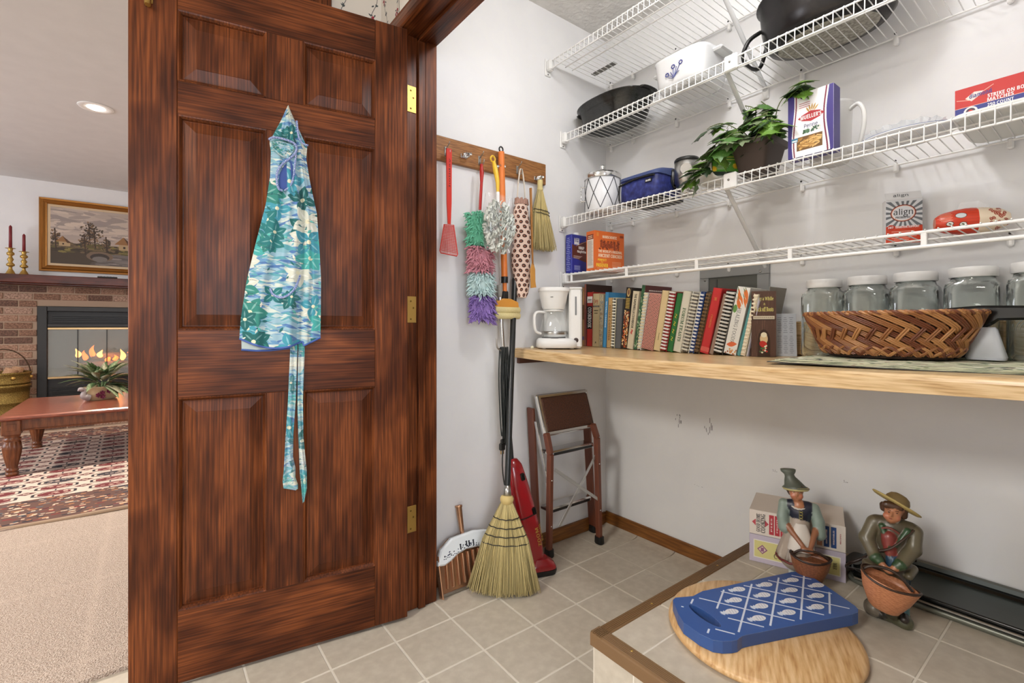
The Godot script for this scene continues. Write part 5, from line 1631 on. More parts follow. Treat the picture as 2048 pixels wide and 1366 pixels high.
	for q in [[c8(30, 52, 30), c8(58, 84, 48)], [c8(44, 84, 32), c8(96, 140, 60)], [c8(72, 112, 36), c8(132, 172, 70)], [c8(74, 92, 66), c8(160, 172, 128)]]:
		gm2.append(nmat(ntex(0.05, [[0.0, q[0]], [1.0, q[1]]], 131 + gm2.size(), 3), Vector3.ONE * 16.0, 0.45))
	var stemm := mat(c8(96, 108, 60), 0.6)
	# vines: control points relative to the pot
	var vines := [
		[0, 0.1, -0.02, -0.02, 0.17, -0.06, -0.05, 0.2, -0.1, -0.08, 0.19, -0.13],
		[-0.02, 0.1, -0.03, -0.06, 0.14, -0.06, -0.09, 0.12, -0.1, -0.1, 0.07, -0.13, -0.1, 0.03, -0.16],
		[-0.04, 0.1, -0.03, -0.09, 0.12, -0.05, -0.11, 0.07, -0.1, -0.11, 0.04, -0.17, -0.1, 0.02, -0.2],
		[-0.03, 0.1, 0.0, -0.07, 0.14, -0.02, -0.1, 0.13, -0.05, -0.11, 0.1, -0.08],
		[0.0, 0.1, 0.0, 0.0, 0.18, -0.01, 0.02, 0.24, -0.02, 0.03, 0.27, -0.06],
		[0.02, 0.1, 0.0, 0.03, 0.18, 0.01, 0.03, 0.23, 0.02, 0.02, 0.26, 0.0],
		[-0.02, 0.1, 0.03, -0.05, 0.17, 0.03, -0.07, 0.17, 0.06, -0.09, 0.13, 0.07],
		[-0.02, 0.1, 0.04, -0.06, 0.15, 0.05, -0.08, 0.15, 0.08, -0.1, 0.1, 0.085],
		[0.02, 0.1, 0.04, -0.02, 0.2, 0.07, -0.04, 0.235, 0.12, -0.06, 0.24, 0.16, -0.07, 0.22, 0.175],
		[0.0, 0.1, 0.02, -0.04, 0.16, 0.0, -0.05, 0.18, 0.03, -0.04, 0.19, 0.05]]
	for vi in vines.size():
		var cp := curve(pl(vines[vi]), 5)
		obj("stem", S.new().tube(cp, 0.0016, 5), stemm, pt)
		var n := 11 if vi != 8 else 13
		for k in n:
			var f := lerpf(0.25, 1.0, float(k) / (n - 1))
			if vi == 8:
				f = lerpf(0.68, 1.0, float(k) / (n - 1))
			var p = cp[mini(int(f * (cp.size() - 1)), cp.size() - 1)]
			var yaw := rng.randf_range(-2.6, 0.3) - 0.4
			var bs := Basis(Vector3.UP, yaw) * Basis(Vector3.RIGHT, rng.randf_range(0.2, 1.25))
			var tip = p + bs * Vector3(0, 0, 0.014)
			var o := obj("leaf", lv[rng.randi() % 3], gm2[(vi + k * 2 + (2 if vi in [6, 7, 8] else 0)) % 4 if not vi in [7] else 2], pt)
			o.transform = Transform3D(bs, tip)
			obj("leaf_stalk", S.new().tube([p, tip], 0.0009, 4, false), stemm, pt)
	for k in 40:
		var o := obj("leaf", lv[rng.randi() % 3], gm2[rng.randi() % 2], pt)
		o.transform = Transform3D(Basis(Vector3.UP, rng.randf_range(-3, 3)) * Basis(Vector3.RIGHT, rng.randf_range(0.2, 1.0)), Vector3(rng.randf_range(-0.075, 0.05), rng.randf_range(0.1, 0.17), rng.randf_range(-0.08, 0.06)))

	# pasta box
	var pb := thing("pasta_box", "white and purple box of penne pasta with a clear window", "box", Vector3(-0.285, D3, 1.067), -90)
	var W := 0.124
	var Hh := 0.19
	var pp := P.new(248, 380, c8(236, 236, 238))
	var purple := c8(62, 52, 128)
	var wave := func(x0: float, amp: float, ph: float, w: float, c: Color, right: bool) -> void:
		for y in 380:
			var x := x0 + sin(y / 380.0 * 5.0 + ph) * amp
			if right:
				pp.rect(x, y, maxf(1.0, 248 - x), 1, c)
			else:
				pp.rect(0, y, maxf(1.0, x), 1, c)
	wave.call(44, 8.0, 1.0, 0, c8(120, 40, 60), false)
	wave.call(37, 8.0, 1.0, 0, c8(236, 236, 238), false)
	wave.call(30, 8.0, 1.0, 0, purple, false)
	wave.call(204, 10.0, 2.6, 0, c8(120, 40, 60), true)
	wave.call(212, 10.0, 2.6, 0, c8(236, 236, 238), true)
	wave.call(221, 10.0, 2.6, 0, purple, true)
	for q in [[112, 110, -0.5], [122, 100, -0.2], [134, 98, 0.1], [146, 100, 0.4], [156, 108, 0.7]]:
		pp.leaf(q[0], q[1], 44, 9, PI / 2 + q[2], c8(190, 150, 80))
	pp.poly([Vector2(56, 150), Vector2(80, 134), Vector2(128, 118), Vector2(176, 130), Vector2(200, 150), Vector2(176, 168), Vector2(128, 182), Vector2(80, 168)], c8(172, 40, 48))
	for k in 24:
		pp.ell(102 + rng.randf_range(-15, 15), 236 + rng.randf_range(-12, 8), 6, 5, 0, [c8(50, 84, 60), c8(84, 120, 88)][k % 2])
		pp.ell(156 + rng.randf_range(-24, 24), 232 + rng.randf_range(-12, 10), 6, 5, 0, [c8(60, 92, 70), c8(214, 216, 210)][k % 2])
	pp.rect(50, 262, 140, 82, c8(110, 78, 36))
	for k in 60:
		var a := rng.randf_range(-0.7, 0.4)
		var x := rng.randf_range(66, 174)
		var y := rng.randf_range(272, 334)
		pp.line(Vector2(x, y) - Vector2(15, 0).rotated(a), Vector2(x, y) + Vector2(15, 0).rotated(a), 7, [c8(196, 152, 84), c8(222, 184, 116), c8(170, 124, 62)][k % 3])
	pp.rect(50, 344, 140, 36, c8(236, 236, 238))
	pp.rect(20, 262, 36, 24, c8(70, 130, 160))
	pp.rect(23, 274, 30, 8, c8(226, 236, 236))
	for k in 3:
		pp.rect(64, 60 + k * 12, 60, 4, c8(176, 90, 100))
	obj("carton", bxs(Vector3(0, Hh / 2, 0), Vector3(W, Hh, 0.048), 0.001), mat(c8(64, 54, 130), 0.45), pb)
	obj("front_print", bxs(Vector3(0, Hh / 2, 0.0243), Vector3(W - 0.001, Hh - 0.001, 0.0008)), tmat(pp.tex(), 0.4), pb)
	text(pb, "MUELLER'S", 0.056, 0.012, Vector3(0.002, Hh * (1 - 150 / 380.0), 0.0248), Basis(), M.white)
	text(pb, "Penne", 0.036, 0.012, Vector3(0.002, Hh * (1 - 203 / 380.0), 0.0248), Basis(), mat(c8(44, 48, 110), 0.5), "Droid Sans", 400)
	var pj := thing("white_pitcher", "white plastic pitcher with loop handle behind the pasta box", "pitcher", Vector3(-0.165, D3, 1.07))
	obj("body", S.new().lathe([Vector2(0, 0), Vector2(0.05, 0), Vector2(0.054, 0.01), Vector2(0.06, 0.17), Vector2(0.064, 0.178), Vector2(0.06, 0.178), Vector2(0.05, 0.02), Vector2(0, 0.015)], 32), mat(c8(226, 226, 222), 0.35), pj)
	obj("handle", S.new().tube(curve(pl([-0.01, 0.15, 0.058, -0.03, 0.152, 0.085, -0.034, 0.12, 0.1, -0.034, 0.07, 0.098, -0.024, 0.02, 0.08, -0.01, 0.02, 0.052]), 5), 0.006, 8), mat(c8(226, 226, 222), 0.35), pj)

	# glass dish on a blue rimmed plate, white tray, matches
	var pl2 := thing("oval_plate", "oval white plate with blue rim under the glass dish", "plate", Vector3(-0.2, D3, 1.27))
	obj("plate_body", S.new().sup([[0.0, 0.05, 0.07], [0.004, 0.06, 0.08], [0.014, 0.085, 0.108], [0.017, 0.086, 0.11], [0.015, 0.075, 0.097], [0.006, 0.055, 0.075]], 40), mat(c8(226, 228, 232), 0.25), pl2)
	obj("blue_rim", S.new().sup([[0.0155, 0.08, 0.103], [0.018, 0.0865, 0.1105], [0.0185, 0.083, 0.107]], 40, [], false, false), mat(c8(70, 84, 150), 0.3), pl2)
	var gd := thing("cut_glass_dish", "small cut glass dish on the blue rimmed plate", "dish", Vector3(-0.205, D3 + 0.007, 1.265))
	var gp := S.new()
	var R := []
	for q in [[0.0, 0.045, 0.06], [0.004, 0.052, 0.068], [0.022, 0.066, 0.084], [0.03, 0.07, 0.088], [0.03, 0.065, 0.083], [0.008, 0.046, 0.061]]:
		var ring := PackedVector3Array()
		for k in 56:
			var a := TAU * k / 56
			var z := 1.0 + 0.035 * (1 if k % 2 else -1) * (1.0 if q[0] > 0.003 else 0.0)
			ring.append(Vector3(cos(a) * q[1] * z, q[0] + (0.0025 * (1 if (k / 2) % 2 else -1) if q[0] > 0.025 else 0.0), sin(a) * q[2] * z))
		R.append(ring)
	var cg := StandardMaterial3D.new()
	cg.transparency = BaseMaterial3D.TRANSPARENCY_ALPHA
	cg.albedo_color = Color(0.95, 0.97, 0.98, 0.35)
	cg.roughness = 0.06
	obj("glass_body", gp.loft(R, true, true, [], true), cg, gd)
	var wt := thing("white_tray", "thin white plastic tray lying under the match box", "tray", Vector3(-0.15, D3, 1.5))
	obj("tray_body", S.new().sup([[0.0, 0.13, 0.12, 8.0], [0.003, 0.135, 0.125, 8.0], [0.012, 0.138, 0.128, 8.0], [0.012, 0.134, 0.124, 8.0], [0.004, 0.13, 0.12, 8.0]], 40), mat(c8(224, 226, 222), 0.4), wt)
	var mb := thing("match_box", "red and blue box of wooden matches standing at the right end of the third shelf", "box", Vector3(-0.205, D3 + 0.0045, 1.495), -90)
	var mp := P.new(512, 192, c8(190, 40, 36))
	mp.poly([Vector2(0, 112), Vector2(512, 112), Vector2(512, 148), Vector2(0, 148)], c8(44, 52, 130))
	mp.rect(0, 109, 512, 3, c8(226, 180, 160))
	mp.rect(0, 148, 512, 3, c8(230, 200, 190))
	mp.rect(0, 172, 512, 20, c8(90, 82, 78))
	mp.poly([Vector2(40, 62), Vector2(76, 34), Vector2(112, 40), Vector2(96, 62), Vector2(66, 84)], c8(226, 214, 206))
	mp.line(Vector2(6, 62), Vector2(60, 76), 3, c8(236, 190, 170))
	mp.line(Vector2(110, 44), Vector2(150, 20), 3, c8(236, 190, 170))
	mp.ell(62, 140, 28, 28, 0, c8(232, 226, 224))
	mp.ell(62, 140, 19, 19, 0, c8(60, 40, 60))
	mp.ell(62, 140, 10, 10, 0, c8(200, 60, 50))
	mp.rect(262, 4, 76, 46, c8(222, 220, 222))
	for k in 5:
		mp.rect(266, 10 + k * 8, 68, 3, c8(180, 90, 96))
	mp.rect(266, 8, 26, 16, c8(60, 66, 120))
	obj("carton", bxs(Vector3(0, 0.043, 0), Vector3(0.24, 0.086, 0.06), 0.001), mat(c8(178, 40, 36), 0.5), mb)
	obj("front_print", bxs(Vector3(0, 0.043, 0.0304), Vector3(0.239, 0.085, 0.0008)), tmat(mp.tex(), 0.4), mb)
	text(mb, "diamond", 0.04, 0.011, Vector3(-0.073, 0.062, 0.0309), Basis(Vector3(0, 0, 1), 0.06), mat(c8(56, 60, 130), 0.5))
	text(mb, "STRIKE ON BOX", 0.068, 0.0085, Vector3(-0.026, 0.051, 0.0309), Basis(), M.white)
	text(mb, "MATCHES", 0.045, 0.0085, Vector3(-0.038, 0.041, 0.0309), Basis(), M.white)
	text(mb, "250 COUNT", 0.045, 0.008, Vector3(-0.038, 0.0285, 0.0309), Basis(), M.white)

	# ---------------- fourth shelf
	var nc := thing("solvent_can", "blue and brown metal can of naphtha solvent in the corner of the lowest shelf", "can", Vector3(-0.248, D4, 0.033))
	var np := P.new(220, 384, c8(46, 52, 150))
	np.poly([Vector2(0, 96), Vector2(60, 110), Vector2(130, 70), Vector2(220, 50), Vector2(220, 270), Vector2(110, 250), Vector2(0, 230)], c8(98, 52, 44))
	np.line(Vector2(60, 110), Vector2(220, 48), 4, c8(200, 170, 160))
	np.rect(30, 30, 74, 66, c8(228, 230, 236))
	for k in 3:
		np.rect(20, 210 + k * 11, 130 - k * 20, 5, c8(196, 176, 172))
	for k in 5:
		np.rect(30, 310 + k * 10, 90, 5, c8(160, 170, 214))
	obj("tin", S.new().box(Vector3(0, 0.092, 0), Vector3(0.104, 0.184, 0.042), 0.004), mat(c8(44, 50, 150), 0.35), nc)
	obj("front_print", bxs(Vector3(0, 0.092, 0.0213), Vector3(0.097, 0.177, 0.0008)), tmat(np.tex(), 0.35), nc)
	var sp := S.new()
	for k in 18:
		sp.box(Vector3(-0.0523, 0.016 + k * 0.0088, 0.0), Vector3(0.0008, 0.003, 0.026 - 0.006 * (k % 3)))
	obj("side_print", sp, mat(c8(150, 160, 210), 0.5), nc)
	obj("cap", S.new().lathe([Vector2(0, 0.183), Vector2(0.013, 0.183), Vector2(0.013, 0.196), Vector2(0, 0.197)], 18), M.white, nc)
	text(nc, "Klean", 0.026, 0.009, Vector3(-0.02, 0.163, 0.0219), Basis(), mat(c8(40, 50, 120), 0.5))
	text(nc, "Strip", 0.024, 0.009, Vector3(-0.02, 0.152, 0.0219), Basis(), mat(c8(40, 50, 120), 0.5))
	text(nc, "VM&P", 0.038, 0.014, Vector3(0.012, 0.123, 0.0219), Basis(), M.white)
	text(nc, "Naphtha", 0.058, 0.016, Vector3(0.014, 0.104, 0.0219), Basis(), M.white)
	var mz := thing("matzo_box", "orange box of matzo crackers beside the blue solvent can on the lowest shelf", "box", Vector3(-0.2155, D4, 0.186), -7)
	var W2 := 0.176
	var zp := P.new(352, 368, c8(222, 108, 42))
	for k in 90:
		zp.ell(rng.randf_range(60, 290), rng.randf_range(80, 165), rng.randf_range(3, 13), rng.randf_range(4, 18), rng.randf(), [c8(140, 58, 26), c8(176, 78, 34), c8(108, 44, 24), c8(200, 96, 44)][k % 4])
	for k in 6:
		zp.ell(76 + k * 40, 96, 9, 11, 0, c8(128, 52, 26))
		zp.rect(64 + k * 40, 108, 24, 44, c8(150, 64, 30))
	zp.ell(176, 60, 70, 26, 0, c8(222, 108, 42))
	for k in 6:
		zp.rect(206, 282 + k * 13, 110, 3, c8(240, 196, 160))
	zp.rect(28, 346, 130, 3, c8(240, 196, 160))
	zp.rect(24, 16, 24, 34, c8(226, 140, 60))
	zp.rect(300, 24, 44, 22, c8(150, 64, 30))
	obj("carton", bxs(Vector3(0, 0.0885, 0), Vector3(W2, 0.177, 0.056), 0.001), mat(c8(214, 106, 44), 0.5), mz)
	obj("front_print", bxs(Vector3(0, 0.0885, 0.0284), Vector3(W2 - 0.001, 0.176, 0.0008)), tmat(zp.tex(), 0.45), mz)
	var tx := P.new(96, 320, c8(216, 206, 196))
	for k in 34:
		tx.rect(8, 60 + k * 7, 60 + (k * 13) % 22, 2, c8(110, 84, 70))
	tx.rect(0, 0, 96, 46, c8(120, 48, 26))
	tx.rect(14, 12, 68, 8, c8(230, 200, 170))
	tx.rect(14, 28, 68, 8, c8(230, 200, 170))
	obj("side_print", bxs(Vector3(-W2 / 2 - 0.0004, 0.086, 0), Vector3(0.0008, 0.15, 0.042)), tmat(tx.tex(), 0.5), mz)
	var cr := mat(c8(244, 226, 200), 0.5)
	text(mz, "MANISCHEWITZ", 0.084, 0.012, Vector3(0, 0.152, 0.0291), Basis(), cr)
	text(mz, "THE WORLD'S ORIGINAL", 0.142, 0.0115, Vector3(0.004, 0.087, 0.0291), Basis(), cr)
	text(mz, "ANCIENT CRACKER", 0.142, 0.015, Vector3(0.004, 0.068, 0.0291), Basis(), cr)
	var ye := mat(c8(244, 214, 70), 0.5)
	text(mz, "PERFECT", 0.05, 0.009, Vector3(-0.044, 0.048, 0.0291), Basis(), ye)
	text(mz, "for", 0.012, 0.007, Vector3(-0.044, 0.039, 0.0291), Basis(), ye, "Droid Serif", 400)
	text(mz, "PASSOVER", 0.068, 0.016, Vector3(-0.044, 0.024, 0.0291), Basis(), ye)
	var al := thing("probiotic_box", "white, grey and orange box of probiotics with opened top flap", "box", Vector3(-0.075, D4, 1.23), -62)
	var ap := P.new(192, 288, c8(206, 208, 210))
	for k in 18:
		var a := TAU * k / 18.0
		ap.poly([Vector2(96, 96), Vector2(96, 96) + Vector2(220, 0).rotated(a), Vector2(96, 96) + Vector2(220, 0).rotated(a + 0.17)], c8(104, 108, 112))
	ap.rect(0, 0, 192, 14, c8(206, 208, 210))
	ap.ell(92, 92, 68, 56, -0.1, c8(120, 44, 26), 32)
	ap.ell(92, 92, 62, 50, -0.1, c8(236, 196, 176), 32)
	ap.ell(92, 92, 57, 46, -0.1, c8(214, 216, 220), 32)
	ap.rect(0, 176, 192, 112, c8(198, 62, 28))
	ap.ell(28, 184, 22, 18, 0, c8(176, 50, 24))
	for k in 6:
		ap.rect(30 + (k % 2) * 12, 210 + k * 11, 120 - (k % 3) * 20, 3, c8(240, 196, 180))
	obj("carton", bxs(Vector3(0, 0.066, 0), Vector3(0.088, 0.132, 0.034), 0.0008), mat(c8(222, 222, 222), 0.5), al)
	obj("front_print", bxs(Vector3(0, 0.066, 0.0174), Vector3(0.087, 0.131, 0.0008)), tmat(ap.tex(), 0.4), al)
	text(al, "align", 0.046, 0.024, Vector3(-0.002, 0.091, 0.0179), Basis(), M.ink, "Droid Sans", 400)
	text(al, "PROBIOTIC", 0.036, 0.006, Vector3(-0.002, 0.077, 0.0179), Basis(), M.ink)
	text(al, "24/7", 0.013, 0.006, Vector3(-0.032, 0.0485, 0.0179), Basis(), M.white)
	text(al, "DIGESTIVE SUPPORT", 0.056, 0.006, Vector3(0.008, 0.0485, 0.0179), Basis(), M.white)
	var sps := S.new()
	for k in 15:
		sps.box(Vector3(0.0444, 0.012 + k * 0.008, 0), Vector3(0.0006, 0.003, 0.022))
	obj("side_print", sps, mat(c8(90, 92, 96), 0.6), al)
	var ftf := Transform3D(Basis(Vector3.RIGHT, -0.5), Vector3(0, 0.132, 0.016))
	var fo := obj("top_flap", S.new().at(ftf).box(Vector3(0, 0.013, 0), Vector3(0.086, 0.026, 0.0012)), mat(c8(222, 222, 222), 0.5), al)
	text(fo, "align", 0.036, 0.014, ftf * Vector3(-0.006, 0.013, 0.001), ftf.basis, mat(c8(96, 98, 100), 0.5), "Droid Sans", 400)
	var dfl := S.new().at(Transform3D(ry(90), Vector3(0.0435, 0.132, 0)))
	dfl.ext(p2([-0.016, 0, 0.016, 0, 0.004, 0.024]), -0.0005, 0.0005)
	obj("dust_flap", dfl, mat(c8(222, 222, 222), 0.5), al)
	var cb := thing("coffee_bag", "crumpled red orange snack bag with cream end and brown bean print", "bag", Vector3(-0.105, D4 + 0.004, 1.385), -68)
	var cp2 := P.new(384, 192, c8(206, 62, 32))
	for k in 9:
		cp2.line(Vector2(0, k * 22), Vector2(250, k * 22 + 8), 3, c8(186, 50, 28))
	for k in 6:
		cp2.rect(18 + (k % 2) * 6, 36 + k * 11, 60, 4, c8(228, 150, 120))
	cp2.ell(126, 62, 30, 22, 0, c8(60, 50, 50))
	cp2.ell(126, 62, 27, 19, 0, c8(206, 212, 214))
	for q in [[70, 118], [136, 128]]:
		cp2.ell(q[0], q[1], 20, 17, 0, c8(50, 40, 38))
		cp2.ell(q[0], q[1], 17, 14, 0, c8(222, 222, 214))
		cp2.leaf(q[0], q[1], 20, 9, 0.6, c8(90, 110, 80))
	cp2.rect(218, 0, 166, 192, c8(232, 214, 188))
	for k in 26:
		var x := rng.randf_range(276, 376)
		var y := rng.randf_range(16, 180)
		var a := rng.randf_range(0, 3)
		cp2.ell(x, y, 13, 8, a, c8(160, 66, 44))
		cp2.line(Vector2(x, y) - Vector2(11, 0).rotated(a), Vector2(x, y) + Vector2(11, 0).rotated(a), 2, c8(232, 214, 188))
	var bR := []
	for k in 15:
		var f := k / 14.0
		var ring := PackedVector3Array()
		var pf := pow(sin(PI * clampf(0.03 + f * 0.94, 0, 1)), 0.35)
		for j in 24:
			var a := -PI / 2 + TAU * j / 24 - PI
			ring.append(Vector3(-0.075 + f * 0.15, 0.034 + sin(a) * 0.035 * pf + 0.0015 * sin(j * 3.0 + k * 2.0), -cos(a) * (0.03 * pf + 0.002) + 0.0012 * sin(j * 2.0 + k)))
		bR.append(ring)
	var bs2 := S.new()
	bs2.loft(bR, true, true)
	var bmesh := bs2.done()
	var bo := obj("foil", bmesh, mat(c8(206, 62, 32), 0.35), cb)
	# re-lay the print on the front: u along the length, v up the height
	var st2 := SurfaceTool.new()
	st2.create_from(bmesh, 0)
	var mdt := MeshDataTool.new()
	mdt.create_from_surface(bmesh, 0)
	for i in mdt.get_vertex_count():
		var v := mdt.get_vertex(i)
		mdt.set_vertex_uv(i, Vector2((v.x + 0.075) / 0.15, 1.0 - v.y / 0.07))
	var am := ArrayMesh.new()
	mdt.commit_to_surface(am)
	bo.mesh = am
	bo.material_override = tmat(cp2.tex(), 0.32)
	var cl := StandardMaterial3D.new()
	cl.transparency = BaseMaterial3D.TRANSPARENCY_ALPHA
	cl.albedo_color = Color(1, 1, 1, 0.12)
	cl.roughness = 0.1
	obj("clear_corner", S.new().ext(p2([-0.03, 0.05, 0.05, 0.06, 0.02, 0.09, -0.02, 0.088]), -0.012, -0.01), cl, cb)

func book(b: Dictionary) -> void:
	var h: float = b.h
	var th: float = b.th
	var z0: float = b.z
	var ang := atan(b.lean / h)
	var hh: float = h / cos(ang)
	var tt: float = th * cos(ang) - 0.0006
	var dp: float = b.get("d", 0.17)
	var x0: float = b.get("x", -0.2)
	var t := thing("cookbook", b.label, "book", Vector3(x0, cty(z0) + 0.0005 + tt * sin(ang), z0), 0, "cookbooks standing on the countertop")
	t.rotation.x = ang
	var cov := mat(b.c, b.get("r", 0.5))
	var spn := mat(b.get("sc", b.c), 0.5)
	var ck := minf(0.003, tt * 0.2)
	var lp: float = b.get("lap", 0.0)
	if b.get("comb", null) == null:
		obj("spine", S.new().box(Vector3(0.002, hh / 2, tt / 2), Vector3(0.004, hh, tt), 0.0012), spn, t)
	for q in [ck / 2, tt - ck / 2]:
		obj("cover", S.new().box(Vector3(dp / 2, hh / 2, q), Vector3(dp, hh, ck), 0.0006), cov, t)
	obj("pages", S.new().box(Vector3(dp / 2 + 0.001, hh / 2, tt / 2), Vector3(dp - 0.012, hh - 0.008, tt - 2 * ck)), M.paper, t)
	if b.get("comb", null) != null:
		# plastic comb or wire binding: a rod with evenly spaced teeth
		var cm := mat(b.comb, 0.45)
		obj("binding_rod", S.new().tube(pl([0.004, 0.004, tt / 2, 0.004, hh - 0.004, tt / 2]), minf(tt * 0.36, 0.011), 10), mat(b.get("sc", b.c), 0.5), t)
		var s := S.new()
		var n := int(hh / 0.0135)
		for k in n:
			s.box(Vector3(0.001, 0.012 + k * 0.0135, tt * 0.5), Vector3(minf(tt * 0.72, 0.022), 0.0066, tt * 0.86), 0.0016)
		obj("comb_teeth", s, cm, t)
	var face := Basis(Vector3(0, -1, 0), Vector3(0, 0, 1), Vector3(-1, 0, 0))
	for q in b.get("tx", []):   # [text, centre height, length, size, colour, font, weight, upright]
		var m := mat(q[4], 0.5)
		var up: bool = q.size() > 7 and q[7]
		text(t, q[0], q[2], q[3], Vector3(-0.0004, q[1] * hh, tt / 2), ry(-90) if up else face, m, q[5] if q.size() > 5 else "Droid Sans", q[6] if q.size() > 6 else 700)
	for q in b.get("bands", []):   # [y0, y1, colour] printed bands on the spine
		obj("spine_band", S.new().box(Vector3(-0.0001, (q[0] + q[1]) / 2 * hh, tt / 2), Vector3(0.0004, (q[1] - q[0]) * hh, tt * 0.94)), mat(q[2], 0.5), t)
	if b.has("tex"):
		obj("spine_print", S.new().box(Vector3(-0.0002, hh / 2, tt / 2), Vector3(0.0005, hh - 0.002, tt - 0.001)), b.tex, t)
	if b.has("ctex"):
		obj("cover_print", S.new().box(Vector3(dp / 2, hh / 2, tt + 0.0002), Vector3(dp - 0.002, hh - 0.002, 0.0005)), b.ctex, t)

